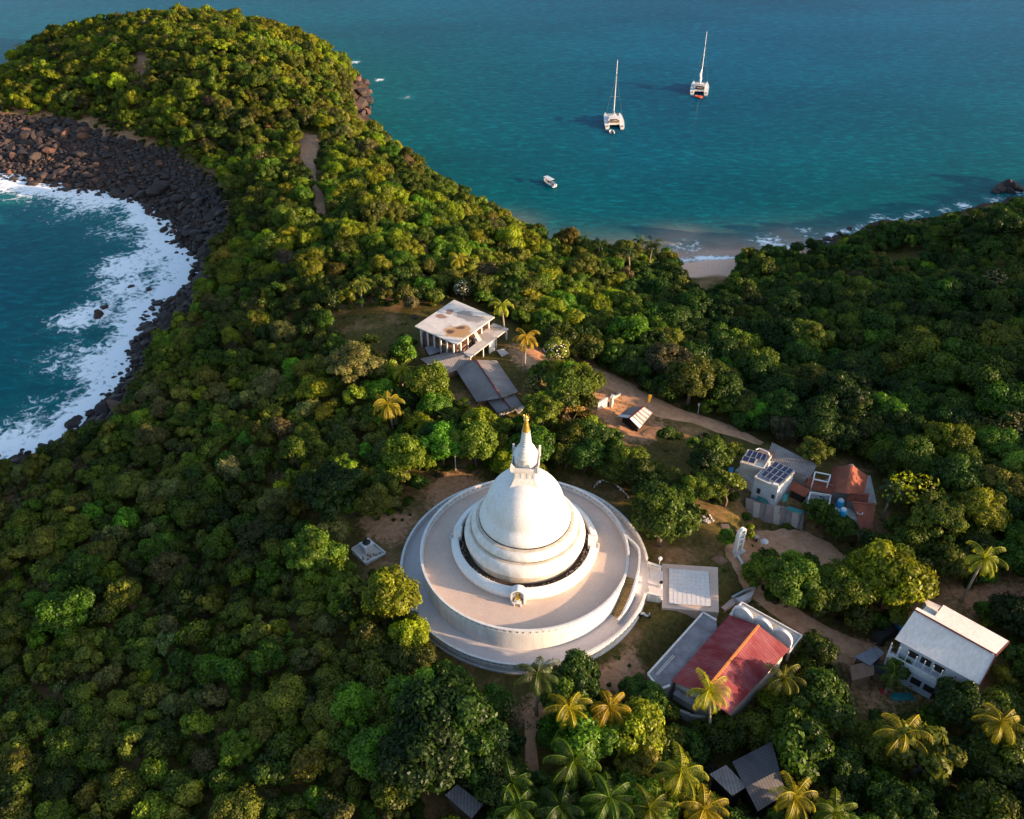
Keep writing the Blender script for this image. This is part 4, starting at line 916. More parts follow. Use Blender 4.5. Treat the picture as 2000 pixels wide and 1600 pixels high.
M['slab'] = stained('stained_roof_slab', (.60, .54, .49), sp); xs, ys = W(968, 642, z2); M['slab2'] = stained('stained_porch_slab', (.52, .46, .42), [(xs, ys, 1.2, .8, (.25, .2, .18)), (*W(948, 658, z2), 1.5, 1.6, (.36, .31, .28))])
m = MB(); m.slab([A, D, Cc, B], .22); m.build('roof_slab', 'slab', hs)
up = Vector((0, 0, 1)); m = MB()
for P_, Q_, k in ((A, D, 6), (D, Cc, 5), (Cc, B, 4), (B, A, 4)):
    for i in range(k):
        p = P_.lerp(Q_, (i + .5) / k); p = p + ((A + Cc) / 2 - p).normalized() * .5; m.box((p.x, p.y, (z1 + zg) / 2 - .25), (.28, .28, z1 - zg - .1), R(-30))
m.build('columns', 'white', hs)
m = MB(); q = shrink([(p.x, p.y) for p in (A, D, Cc, B)], 2.6); m.prism(q, zg - .5, z1 - .25); m.prism(shrink([(p.x, p.y) for p in (A, D, Cc, B)], .95), zg - .5, z1 - 2.0); m.build('walls', 'brick', hs)
E_ = [V3(956, 632, z2), V3(993, 641, z2), V3(918, 699, z2), V3(900, 690, z2), V3(930, 668, z2), V3(945, 655, z2)]
E_ = [V3(964, 631, z2), V3(993, 642, z2), V3(919, 698, z2), V3(905, 689, z2), V3(930, 670, z2), V3(925, 660, z2)]
m = MB(); m.slab(E_, .2); m.build('porch_slab', 'slab2', hs); m = MB()
for u, v in [(991, 643), (970, 659), (945, 676), (920, 696), (908, 689)]:
    p = V3(u, v, z2); m.box((p.x - .2, p.y + .25, (z2 + zg) / 2 - .2), (.24, .24, z2 - zg - .05), R(-30))
m.build('porch_columns', 'white', hs)
a, b = V3(955, 672, z2 - .3), V3(966, 664, z2 - .3); m = MB(); m.beam((a.x, a.y, 19.0), (b.x, b.y, 19.0), .15, 2.5); m.build('white_wall', 'white', hs)
m = MB(); m.slab([V3(923, 646, z1 - .4), V3(929, 644, z1 - .4), V3(941, 664, z2), V3(934, 668, z2)], .14); m.build('stair_slab', 'slab2', hs)
m = MB(); q = [W(909, 682, 19), W(925, 690, 19), W(940, 675, 19), W(925, 668, 19)]; m.prism(q, zg - .4, 19.6); m.build('inner_room', 'dark', hs)
for pts, z, mt, nm, lb in (([(830, 678), (852, 674), (862, 686), (838, 694)], 19.2, 'grey_flat', 'awning_roof', 'low grey awning roof left of the flat concrete house'),
                           ([(970, 684), (983, 681), (994, 690), (980, 697)], 18.6, 'concrete', 'awning_roof', 'tiny tilted grey roof right of the porch of the concrete house')):
    P_ = [V3(u, v, z - .3 * (k > 1)) for k, (u, v) in enumerate(pts)]; c_ = centroid(P_); t = thing(nm, lb, 'awning', (c_.x, c_.y, zg)); m = MB(); m.slab(P_, .08); m.build('sheet', mt, t)
    m = MB()
    for p in P_: m.cyl((p.x * .96 + c_.x * .04, p.y * .96 + c_.y * .04, zg - .2), (p.x * .96 + c_.x * .04, p.y * .96 + c_.y * .04, p.z - .08), .06, n=6)
    m.build('posts', 'wood', t)
gable('shed', 'grey gabled shed with pinkish ridge joined to the left end of the long shed', 'shed', (834, 711), (912, 692), (821, 701), (900, 681), (858, 734), (926, 712), 20.4, 19.4, 17.8, 'grey_sheet', 'brick', ridge=None)
gable('shed', 'long grey sheet roofed shed with maroon ridge running towards the stupa', 'shed', (929, 703), (979, 777), (891, 722), (931, 785), (970, 704), (1012, 765), 20.7, 19.3, 17.8, 'grey_sheet', 'brick', ridge='maroon')
gable('shed', 'lower grey end shed with dark doorway behind the gilded spire', 'shed', (981, 779), (996, 797), (952, 783), (972, 806), (1004, 768), (1020, 792), 19.8, 18.9, 17.2, 'grey_sheet', 'cream', ridge='maroon')
P_ = [V3(878, 786, 17.9), V3(886, 795, 17.9), V3(922, 787, 17.9), V3(906, 779, 17.9)]; t = thing('rubble_roof', 'small grey roof sheet littered with rubble among the trees', 'roof', (*centroid(P_).xy, 16.8)); m = MB(); m.slab(P_, .1); m.build('sheet', 'grey_flat', t)
m = MB(); m.prism(shrink([p.xy for p in P_], .5), 16, 17.8); m.build('walls', 'brick', t)
m = MB(); rr = random.Random(5)
for k in range(24): p = P_[0].lerp(P_[3], rr.random()).lerp(P_[1].lerp(P_[2], rr.random()), rr.random()); m.box(p + Vector((0, 0, .08)), (rr.uniform(.1, .4), rr.uniform(.1, .3), .12), rr.random() * 3)
m.build('rubble', 'pale_rock', t)
P_ = [V3(1003, 797, 17.9), V3(1013, 788, 17.9), V3(1026, 795, 17.9), V3(1012, 808, 17.9)]; t = tag(MB().slab(P_, .12).build('corner_slab', 'white', None, loc=P_[0]), 'small sunlit white slab beside the end of the grey shed', 'slab')
m = MB(); m.prism(shrink([p.xy for p in P_], .3), 16, 17.8); m.build('support', 'cream', t); 

# striped shelter on the road
t, (r0, r1, e0, e1, f0, f1) = gable('roadside_shelter', 'small gabled shelter with striped right roof slope beside the dirt road', 'shelter', (1257, 794), (1229, 817), (1226, 797), (1206, 814), (1275, 806), (1249, 837), 17.0, 15.7, 14.0, 'grey_sheet', 'dark', over=.7, ridge='maroon')
m = MB()
for k in range(5):
    q = k / 5 + .08; m.slab([(r0.lerp(r1, q)).lerp(f0.lerp(f1, q), .06) + up * .06, (r0.lerp(r1, q)).lerp(f0.lerp(f1, q), .94) + up * .06, (r0.lerp(r1, q + .09)).lerp(f0.lerp(f1, q + .09), .94) + up * .06, (r0.lerp(r1, q + .09)).lerp(f0.lerp(f1, q + .09), .06) + up * .06], .03)
m.build('pale_strips', 'cream', t)
m = MB(); m.slab([r1.lerp(r0, .16) + up * .07, f1.lerp(f0, .16) + up * .07, f1 + up * .07, r1 + up * .07], .04); m.slab([e1 + up * .07, e1.lerp(e0, .25) + up * .07, r1.lerp(r0, .2) + up * .07, r1 + up * .07][::-1], .04); m.build('white_edge', 'white_clean', t)
x, y = W(1265, 796, 14.2); t = thing('flag_pole', 'yellow cloth banner on a pole behind the striped shelter', 'banner', (x, y, 14.0)); m = MB(); m.cyl((x, y, 13.8), (x, y, 17.3), .05, n=6); m.build('pole', 'wood', t)
m = MB(); m.slab([(x, y, 17.3), (x + .55, y - .1, 17.1), (x + .3, y - .1, 15.6), (x - .15, y, 15.3)], .03); m.box((x + .1, y - .04, 16.3), (.45, .04, 1.7), R(-10)); m.build('banner', 'yellow', t)
for (u0, v0), (u1, v1), h_, th, lb in (((1166, 800), (1185, 793), 1.7, .3, 'stub of white wall beside the dirt road'), ((1192, 797), (1196, 788), 2.1, .45, 'single white pillar left of the striped shelter'),
                                   ((1197, 780), (1212, 772), .5, .15, 'low white kerb wall at the corner of the dirt road')):
    a, b = Vector(ground_hit(u0, v0)), Vector(ground_hit(u1, v1)); m = MB(); zc_ = (a.z + b.z) / 2; m.beam((a.x, a.y, zc_ + h_ / 2 - .3), (b.x, b.y, zc_ + h_ / 2 - .3), th, h_ + .6)
    m.beam((a.x, a.y, zc_ + h_ + .04), (b.x, b.y, zc_ + h_ + .04), th + .1, .1); tag(m.build('wall_stub', 'cream', None, loc=a), lb, 'wall')

# ------------------------------------------------------------------ house cluster with solar panels and clay roofs
ZG = 14.4
def solar_array(t, A, B, D, nx_, ny_, lift=.12, label=None):
    """A-B along the columns, A-D along the rows, all on the roof plane"""
    ux, uy = B - A, D - A; nrm = ux.cross(uy).normalized(); nrm = nrm if nrm.z > 0 else -nrm
    for i in range(nx_):
        for j in range(ny_):
            a = A + ux * ((i + .04) / nx_) + uy * ((j + .03) / ny_) + nrm * lift; sx = ux * (.92 / nx_); sy = uy * (.94 / ny_); m = MB(); m.slab([a, a + sx, a + sx + sy, a + sy], .05)
            o = m.build('solar_panel', 'solar', t); m = MB()
            for p, q in ((a, a + sx), (a + sx, a + sx + sy), (a + sx + sy, a + sy), (a + sy, a)): m.beam(p + nrm * .012, q + nrm * .012, .06, .05)
            m.build('frame', 'metal', o)
zr = 18.3
A, B, Cc, D = V3(1474, 934, zr), V3(1506, 903, zr), V3(1551, 923, zr), V3(1521, 956, zr)
D = A + (Cc - B)
t = thing('solar_house', 'pale two storey house with a roof full of solar panels', 'house', (*((A + Cc) / 2).xy, ZG))
m = MB(); m.prism([p.xy for p in (A, D, Cc, B)], ZG - 2.0, zr); m.build('walls', 'pale_blue', t)
m = MB(); wallbox(m, [p.xy for p in (A, D, Cc, B)], zr - .1, zr + .28, .22); m.build('parapet', 'cream', t)
A2, B2, D2 = A.lerp(B, .14).lerp(D.lerp(Cc, .14), .10), A.lerp(B, .97).lerp(D.lerp(Cc, .97), .16), D.lerp(Cc, .14).lerp(A.lerp(B, .14), .06)
solar_array(t, A2 + up * .25, D2 + up * .25, B2 + up * .55, 4, 3)
m = MB(); P_, Q_ = A.lerp(D, .82), A.lerp(D, .94); m.beam((P_.x, P_.y - .02, 16.4), (Q_.x, Q_.y - .02, 16.4), .3, .7); 
P_, Q_ = A.lerp(D, .2), A.lerp(D, .34); m.beam((P_.x, P_.y - .02, 16.2), (Q_.x, Q_.y - .02, 16.2), .3, .9); m.build('window', 'glass', t)
p = D.lerp(A, .12) + up * .5; m = MB(); m.box(p, (.9, .5, .5), R(-25)); m.build('roof_vent', 'white_clean', t)
zr2 = 18.6
A, B, D = V3(1446, 905, zr2), V3(1461, 881, zr2), V3(1491, 917, zr2); Cc = B + (D - A)
t2 = thing('solar_house', 'cream house with one row of solar panels left of the big solar roof', 'house', (*((A + Cc) / 2).xy, ZG))
m = MB(); m.prism([p.xy for p in (A, D, Cc, B)], ZG - 1, zr2); m.build('walls', 'cream', t2)
m = MB(); wallbox(m, [p.xy for p in (A, D, Cc, B)], zr2 - .1, zr2 + .3, .2); m.build('parapet', 'cream', t2)
solar_array(t2, A.lerp(B, .45).lerp(D.lerp(Cc, .45), .05) + up * .3, D.lerp(Cc, .45).lerp(A.lerp(B, .45), .12) + up * .3, A.lerp(B, .88).lerp(D.lerp(Cc, .88), .05) + up * .6, 4, 1)
solar_array(t2, A.lerp(B, .08) + up * .3, A.lerp(D, .55).lerp(B.lerp(Cc, .55), .08) + up * .3, A.lerp(B, .38) + up * .55, 2, 1)
Q4 = [V3(1436, 918, 16.4), V3(1452, 905, 16.4), V3(1492, 925, 16.4), V3(1474, 945, 16.4)]
m = MB(); m.prism([p.xy for p in Q4], ZG - 2, 16.3); m.build('lower_terrace', 'cream', t2)
m = MB(); fr_ = [V3(1475, 886, 18.7), V3(1477, 878, 19.6), V3(1483, 876, 19.6), V3(1501, 884, 19.6), V3(1503, 890, 18.7)]; m.tube(fr_, .12, 6); tag(m.build('pipe_frame', 'white_clean', None, loc=fr_[0]), 'bent white pipe frame behind the cream solar house', 'frame')
m = MB(); q = [V3(1476, 884, 18.2), V3(1503, 893, 18.2), V3(1515, 880, 18.2), V3(1488, 872, 18.2)]; m.prism([p.xy for p in q], ZG - .5, 17.9); tag(m.build('brick_lean_to', 'brick', None, loc=(q[0].x, q[0].y, ZG)), 'brown brick lean-to with open top behind the solar houses', 'outbuilding')
# grey corrugated roofs behind
P_ = [V3(1497, 893, 17.2), V3(1508, 864, 17.6), V3(1596, 908, 17.6), V3(1581, 935, 17.2)]
t = thing('corrugated_roof_building', 'long low building with grey corrugated roof behind the solar houses', 'building', (*centroid(P_).xy, ZG)); m = MB(); m.slab(P_[::-1], .08); m.build('roof', 'grey_sheet', t)
m = MB(); m.prism(shrink([p.xy for p in P_], .6), ZG - .6, 17.05); m.build('walls', 'concrete', t)
q = [W(u, v, ZG) for u, v in [(1560, 960), (1640, 925), (1700, 930), (1712, 985), (1690, 1020), (1640, 1000), (1572, 985)]]
m = MB(); m.prism(q[::-1], ZG - 1.2, ZG + .12); tag(m.build('paved_yard', 'concrete', None, loc=(*q[0], ZG)), 'grey paved yard between the clay roofed houses', 'yard')
# small red roofs
def lean(name, label, cat, pts, zs, mat_, wmat, zg_=ZG):
    P_ = [V3(u, v, z) for (u, v), z in zip(pts, zs)]; c_ = centroid(P_); t = thing(name, label, cat, (c_.x, c_.y, zg_)); m = MB(); m.slab(P_, .1); m.build('roof', mat_, t)
    m = MB(); m.prism(shrink([p.xy for p in P_], .45), zg_ - .8, [p.z - .15 for p in P_]); m.build('walls', wmat, t); return t, P_
lean('red_roof_annex', 'small red roof sloping to the camera right of the solar house', 'annex', [(1549, 940), (1584, 957), (1572, 971), (1541, 955)], [16.9, 16.9, 16.0, 16.0], 'clay', 'dark')
gable('clay_roof_wing', 'low clay roofed wing with long ridge between annex and main clay roof', 'house wing', (1581, 933), (1634, 954), (1570, 949), (1624, 968), (1585, 928), (1638, 948), 17.4, 16.3, ZG, 'clay', 'cream', ridge='clay')
gable('clay_tiled_house', 'clay tiled house with bright sunlit right roof slope', 'house', (1664, 908), (1653, 964), (1625, 912), (1620, 958), (1695, 929), (1688, 964), 19.3, 16.6, ZG, 'clay', 'cream', ridge='clay')
gable('clay_roof_wing', 'small sunlit clay roof in front of the main clay roof', 'house wing', (1662, 964), (1697, 968), (1650, 978), (1694, 985), (1664, 960), (1699, 964), 17.5, 16.4, ZG, 'clay', 'cream', ridge='clay')
gable('clay_roof_wing', 'lowest clay roof with dark maroon slope facing the camera', 'house wing', (1664, 981), (1710, 986), (1680, 1033), (1703, 1038), (1664, 978), (1711, 983), 17.6, 15.2, ZG - 1, 'clay', 'cream', ridge='clay')
t, P_ = lean('flat_roof_room', 'flat grey roofed room below the clay wing', 'building', [(1582, 964), (1622, 970), (1618, 990), (1576, 986)], [16.4, 16.4, 16.3, 16.3], 'grey_flat', 'pale_blue')
m = MB(); wallbox(m, [p.xy for p in P_], 16.3, 16.75, .2); m.build('parapet', 'white', t)
m = MB(); q = [V3(1592, 922, 18.2), V3(1622, 928, 18.2), V3(1618, 942, 18.2), V3(1589, 936, 18.2)]
for k in range(4): m.beam(q[k], q[(k + 1) % 4], .16); m.beam(q[k], q[k] - up * 3.5, .14)
tag(m.build('pergola_frame', 'white_clean', None, loc=(q[0].x, q[0].y, ZG)), 'white rectangular pergola frame left of the clay tiled house', 'pergola')
q = [W(1622, 985, 16), W(1660, 990, 16), W(1684, 1010, 16), W(1678, 1035, 14), W(1640, 1010, 15)]
m = MB(); m.prism(q[::-1], ZG - 1.5, 15.7); tag(m.build('tank_stand', 'cream', None, loc=(*q[0], ZG)), 'cream walled block carrying the two blue water tanks', 'building')
for u, v, lb in ((1642, 981, 'upper blue water tank with pale lid'), (1647, 999, 'lower blue water tank beside the cream wall')):
    x, y = W(u, v, 16.6); t = thing('water_tank', lb, 'water tank', (x, y, 15.7), 'blue water tanks'); m = MB(); m.lathe([(0, 15.7), (.55, 15.7), (.58, 16.0), (.55, 16.3), (.58, 16.6), (.55, 16.9), (.4, 17.05)], (x, y), n=20); m.build('drum', 'blue', t, smooth=True)
    m = MB(); m.lathe([(.42, 17.03), (.38, 17.2), (0, 17.25)], (x, y), n=20); m.build('lid', 'pale_blue', t, smooth=True)
x, y = W(1679, 1003, 16.6); t = thing('satellite_dish', 'white satellite dish on the edge of the lowest clay roof', 'dish', (x, y, 15.7)); m = MB(); m.lathe([(0, 16.55), (.3, 16.62), (.5, 16.8), (.5, 16.83), (.3, 16.66), (0, 16.59)], (x, y), n=18); m.build('bowl', 'white_clean', t, smooth=True)
m = MB(); m.cyl((x, y, 15.6), (x, y, 16.56), .04, n=6); m.build('mast', 'metal', t)
for pts, z, mt, lb in (([(1539, 988), (1569, 997), (1566, 1004), (1537, 996)], 15.6, 'teal', 'dark teal tarpaulin behind the top of the retaining wall'), ([(1530, 966), (1540, 964), (1537, 978), (1528, 980)], 16.4, 'teal', 'pale teal tarpaulin beside the solar house wall'),
                       ([(1425, 912), (1434, 914), (1431, 923), (1423, 920)], 16.2, 'blue', 'blue sheet at the left edge of the cream solar house'), ([(1480, 968), (1500, 978), (1497, 984), (1478, 974)], 15.4, 'teal', 'teal ground sheet at the foot of the solar house')):
    P_ = [V3(u, v, z - .1 * (k > 1)) for k, (u, v) in enumerate(pts)]; m = MB(); m.slab(P_[::-1], .04)
    for p in P_: m.cyl((p.x, p.y, h1(p.x, p.y) - .2), p - up * .03, .04, n=5)
    tag(m.build('tarpaulin', mt, None, loc=P_[0]), lb, 'tarpaulin')
# retaining wall
wl_px = [(1458, 976), (1500, 987), (1540, 995), (1571, 1002)]; WT = [V3(u, v, 14.7) for u, v in wl_px]
rw = thing('retaining_wall', 'pinkish grey retaining wall with pale buttress bands above the courtyard', 'retaining wall', (WT[1].x, WT[1].y - 1, 11.6))
m = MB(); vs = []
for p in WT: vs += [(p.x, p.y, 14.7), (p.x, p.y + .5, 14.7), (p.x + .15, p.y - 1.0, 10.6), (p.x, p.y + .5, 10.6)]
fs = []
for k in range(3): b = 4 * k; fs += [(b, b + 2, b + 6, b + 4), (b, b + 4, b + 5, b + 1), (b + 1, b + 5, b + 7, b + 3)]
fs += [(0, 1, 3, 2), (12, 14, 15, 13)]; m.add(vs, fs); m.build('wall_face', weathered('pinkish_render', (.40, .33, .32), (.24, .18, .17), .8, .8, .85, .3, 6), rw)
for q in (.16, .49, .82):
    s = q * 3; k = int(s); p = WT[k].lerp(WT[k + 1], s - k); d_ = (WT[k + 1] - WT[k]).normalized() * .5; o_ = Vector((0, -.06, .02)); f_ = Vector((.11, -.76, -3.05))
    m = MB(); a = [p - d_ + o_, p + d_ + o_, p + d_ + f_ + o_, p - d_ + f_ + o_]; m.add(a + [w - Vector((0, -.2, .1)) for w in a], [(0, 3, 2, 1), (4, 5, 6, 7), (0, 1, 5, 4), (1, 2, 6, 5), (2, 3, 7, 6), (3, 0, 4, 7)]); m.build('buttress', 'cream', rw)
p = [V3(1679, 1046, 13.6), V3(1692, 1042, 13.6), V3(1706, 1048, 13.6), V3(1722, 1062, 13.6), V3(1726, 1072, 13.4)]; m = MB()
for a, b in zip(p[:-1], p[1:]): m.beam(a - up * .6, b - up * .6, .25, 1.4)
tag(m.build('garden_wall', 'concrete', None, loc=p[0]), 'curved grey garden wall below the lowest clay roof', 'wall')

# ------------------------------------------------------------------ arched gate, low walls, tent and bits on the courtyard
ga, gb = V3(1433, 1083, 14.7), V3(1447, 1074, 14.7); gd = (gb - ga); gd.z = 0; gw = gd.length; gd.normalize(); gn = Vector((-gd.y, gd.x, 0)); gc = (ga + gb) / 2; gz = 14.55; GH = 4.3
gt = thing('arched_gate', 'tall narrow white frame with rounded arch top and cross bars', 'gate', (gc.x, gc.y, gz)); m = MB(); hw = gw / 2
for s in (-1, 1): m.box(gc + gd * (s * (hw - .17)) + Vector((0, 0, gz - 14.7 + GH / 2 - .2)), (.36, .55, GH + .4), axes=(gd, gn, up))
m.build('pillars', 'white_clean', gt); m = MB()
for zz in (.25, 1.9, 2.9, 3.9): m.box(gc + Vector((0, 0, gz - 14.7 + zz)), (gw - .7, .45, .22), axes=(gd, gn, up))
m.build('cross_bars', 'white_clean', gt); m = MB(); n = 12; vs = []
for k in range(n + 1):
    a = PI * k / n
    for rr_ in (hw + .02, hw - .34):
        for s in (-.27, .27): vs.append(gc + gd * (rr_ * math.cos(a)) + Vector((0, 0, gz - 14.7 + GH + rr_ * math.sin(a) * 1.1)) + gn * s)
fs = []
for k in range(n): b = 4 * k; fs += [(b, b + 1, b + 5, b + 4), (b + 2, b + 6, b + 7, b + 3), (b, b + 4, b + 6, b + 2), (b + 1, b + 3, b + 7, b + 5)]
fs += [(0, 2, 3, 1), (4 * n, 4 * n + 1, 4 * n + 3, 4 * n + 2)]; m.add(vs, fs); m.build('arch', 'white_clean', gt, smooth=True)
m = MB(); m.box(gc + Vector((0, 0, gz - 14.7 - .1)), (gw + 1.0, 1.3, .5), axes=(gd, gn, up)); m.build('footing', 'cream', gt)
def low_wall(pts, h_, th, mt, lb, name='low_wall'):
    P_ = [Vector(ground_hit(u, v)) for u, v in pts]; m = MB()
    for a, b in zip(P_[:-1], P_[1:]):
        k = max(1, int((b - a).length / 2))
        for i in range(k):
            c0, c1 = a.lerp(b, i / k), a.lerp(b, (i + 1) / k); zz = max(h1(c0.x, c0.y), h1(c1.x, c1.y)); m.beam((c0.x, c0.y, zz + h_ / 2 - .3), (c1.x, c1.y, zz + h_ / 2 - .3), th, h_ + .6)
    tag(m.build(name, mt, None, loc=P_[0]), lb, 'wall')
low_wall([(1440, 1089), (1455, 1117), (1475, 1147)], .55, .3, 'white_clean', 'low white wall running from the arched gate towards the hall')
low_wall([(1429, 1169), (1452, 1157), (1475, 1150)], .35, .25, 'white', 'thin white kerb beside the grass left of the hall porch')
q = [V3(1437, 1169, 14.6), V3(1474, 1152, 14.6), V3(1468, 1166, 14.4), V3(1447, 1178, 14.4)]; m = MB(); m.slab(q, 1.0); tag(m.build('entrance_ramp', 'deck', None, loc=q[0]), 'pale grey entrance ramp slab above the hall porch', 'ramp')
low_wall([(1410, 1190), (1440, 1172)], .2, .9, 'terrace', 'narrow brown strip leading from the tiled platform', 'path_kerb')
tent_c = Vector(ground_hit(1403, 1098)); t = thing('hip_roof_hut', 'low dark brown pyramid roof between platform and gate', 'hut', tent_c); P_ = [V3(1387, 1092, 15.6), V3(1402, 1082, 15.6), V3(1424, 1096, 15.6), V3(1404, 1107, 15.6)]; ap = centroid(P_) + Vector((0, 0, 16.7)); m = MB()
ap = Vector((ap.x, ap.y, 16.6)); m.add([tuple(p) for p in P_] + [tuple(ap)], [(0, 1, 4), (1, 2, 4), (2, 3, 4), (3, 0, 4), (3, 2, 1, 0)]); m.build('roof', 'brick', t); m = MB(); m.prism(shrink([p.xy for p in P_], .3), 14.3, 15.58); m.build('walls', 'brick', t)
x, y, z = ground_hit(1489, 1075); t = thing('parasol', 'round white parasol on the courtyard beside the dark tree', 'parasol', (x, y, z)); m = MB(); m.lathe([(0, z + 2.3), (.35, z + 2.2), (.62, z + 2.0), (.62, z + 1.96), (0, z + 2.2)], (x, y), n=16); m.build('canopy', 'white_clean', t); m = MB(); m.cyl((x, y, z - .1), (x, y, z + 2.2), .035, n=6); m.build('pole', 'metal', t)
x, y, z = ground_hit(1470, 1052); t = thing('stone_bench', 'pale stone bench with dark gap right of the arched gate', 'bench', (x, y, z)); m = MB(); m.box((x, y, z + .62), (1.7, .7, .16), R(-25)); m.build('seat', 'cream', t); m = MB(); m.box((x - .6, y + .25, z + .2), (.2, .6, .7), R(-25)); m.box((x + .6, y - .3, z + .2), (.2, .6, .7), R(-25)); m.build('supports', 'dark', t)
rr = random.Random(8)
for k, (u, v) in enumerate([(1374, 1011), (1381, 1015), (1388, 1013), (1384, 1021), (1378, 1019), (1391, 1018), (1386, 1008)]):
    x, y, z = ground_hit(u, v); o = bpy.data.objects.new('white_stone', ROCKS[k % 7].copy()); o.data.materials.clear(); o.data.materials.append(M['pale_rock']); C.objects.link(o); s = rr.uniform(.3, .5); o.location = (x, y, z + s * .3); o.scale = (s, s, s * .8); o.rotation_euler = (0, 0, rr.random() * 6)
    tag(o, 'pale stone in the small heap between the dark tree and the gate', 'stone', 'heap of pale stones left of the gate')
t = thing('parked_scooter', 'dark covered scooter parked against the outer wall of the stupa', 'scooter', ground_hit(1259, 1206)); c_ = Vector(t.location); m = MB()
d_ = Vector((.9, -.25, 0)).normalized(); s_ = Vector((.25, .9, 0)).normalized()
m.tube([c_ - d_ * .7 + up * .55, c_ - d_ * .2 + up * .75, c_ + d_ * .15 + up * .45, c_ + d_ * .45 + up * .5, c_ + d_ * .6 + up * .95], [.12, .2, .14, .16, .1], 8); m.build('body', 'pale_blue', t, smooth='all')
for s in (-.6, .62):
    m = MB(); w = c_ + d_ * s + up * .26; m.cyl(w - s_ * .07, w + s_ * .07, .27, n=16); m.build('wheel', 'dark', t)
m = MB(); m.tube([c_ + d_ * .6 + up * .95 - s_ * .32, c_ + d_ * .62 + up * 1.02, c_ + d_ * .6 + up * .95 + s_ * .32], .03, 5); m.build('handlebar', 'metal', t)

# ------------------------------------------------------------------ red roofed hall
zr, ze, zg = 19.6, 17.4, 13.1
R0, R1 = V3(1482, 1222, zr), V3(1372, 1356, zr); E0, E1 = V3(1425, 1201, ze), V3(1311, 1330, ze); F0, F1 = V3(1542, 1268, ze), V3(1424, 1396, ze)
hall = thing('red_roof_hall', 'long hall with faded red gable roof and sunlit orange ridge', 'hall', (*((R0 + R1) / 2).xy, zg))
dr = (R1 - R0).normalized(); 
for pts in ([R0, R1, E1, E0], [R1, R0, F0, F1]): m = MB(); m.slab(pts[::-1] if pts[0] == R0 else pts[::-1], .08); m.build('roof_slope', roof_mat('red_sheet', math.atan2(dr.y, dr.x)), hall)
m = MB(); m.beam(R0 + up * .08, R1 + up * .08, .3, .14); m.build('ridge_cap', 'ridge', hall)
m = MB(); q = [E0, E1, F1, F0]; cc = sum(q, Vector((0, 0, 0))) / 4; q = [Vector((p.x, p.y, 0)) + (Vector((cc.x, cc.y, 0)) - Vector((p.x, p.y, 0))).normalized() * .7 for p in q]; r_0 = (q[0] + q[3]) / 2; r_1 = (q[1] + q[2]) / 2
m.add([(p.x, p.y, zg - .5) for p in q] + [(p.x, p.y, ze - .05) for p in q] + [(r_0.x, r_0.y, zr - .5), (r_1.x, r_1.y, zr - .5)], [(0, 1, 5, 4), (2, 3, 7, 6), (3, 0, 4, 8, 7), (1, 2, 6, 9, 5), (4, 5, 9, 8), (6, 7, 8, 9)]); m.build('walls', 'cream', hall)
# annex
zA = 16.9; AN = [V3(1373, 1198, zA), V3(1398, 1212, zA), V3(1400, 1222, zA), V3(1421, 1205, zA), V3(1309, 1334, zA), V3(1288, 1348, zA), V3(1265, 1318, zA)]
AN = [V3(1373, 1198, zA), V3(1399, 1213, zA), V3(1401, 1230, zA), V3(1308, 1340, zA), V3(1288, 1348, zA), V3(1265, 1318, zA)]
m = MB(); m.prism([p.xy for p in AN][::-1], zg - .5, zA); an = m.build('annex', 'grey_flat', hall)
m = MB()
for k, (a, b) in enumerate(zip(AN, AN[1:] + AN[:1])):
    if k in (0, 3, 4, 5): m.beam(a + up * .12, b + up * .12, .22, .3)
m.build('parapet', 'white', an); m = MB(); a, b = AN[5].lerp(AN[0], .04), AN[5].lerp(AN[0], .34); c_ = (AN[3] - AN[5]).normalized()
m.cyl(a + c_ * .8 + up * .12, b + c_ * .8 + up * .12, .05, n=6); m.cyl(a + c_ * 1.0 + up * .12, b + c_ * 1.05 + up * .12, .05, n=6); m.build('pipes', 'white', an)
# porch with scalloped pediments
zP = 16.9; P_ = [V3(1449, 1177, zP), V3(1566, 1242, zP), V3(1541, 1275, zP), V3(1425, 1202, zP)]
m = MB(); m.slab(P_[::-1], .25); po = m.build('porch_roof', M['concrete'], hall)
m = MB(); m.beam(P_[0] + up * .05, P_[1] + up * .05, .16, .16); m.beam(P_[1] + up * .05, P_[2] + up * .05, .16, .16); m.beam(P_[0] + up * .05, P_[3] + up * .05, .16, .16); m.build('edge_trim', 'white_clean', po)
m = MB(); q = [p + (centroid(P_) + up * zP - p).normalized() * .5 for p in P_]
for a, b, k in ((q[0], q[1], 6), (q[1], q[2], 2), (q[3], q[0], 2)):
    for i in range(k): p = a.lerp(b, i / k); m.box((p.x, p.y, (zP + zg) / 2 - .2), (.35, .35, zP - zg), R(-30))
m.build('porch_columns', 'white', po)
gdir = (F0 - E0); gdir.z = 0; gl = gdir.length; gdir.normalize(); gn = Vector((-gdir.y, gdir.x, 0)); gn = gn if gn.dot(R0 - R1) > 0 else -gn
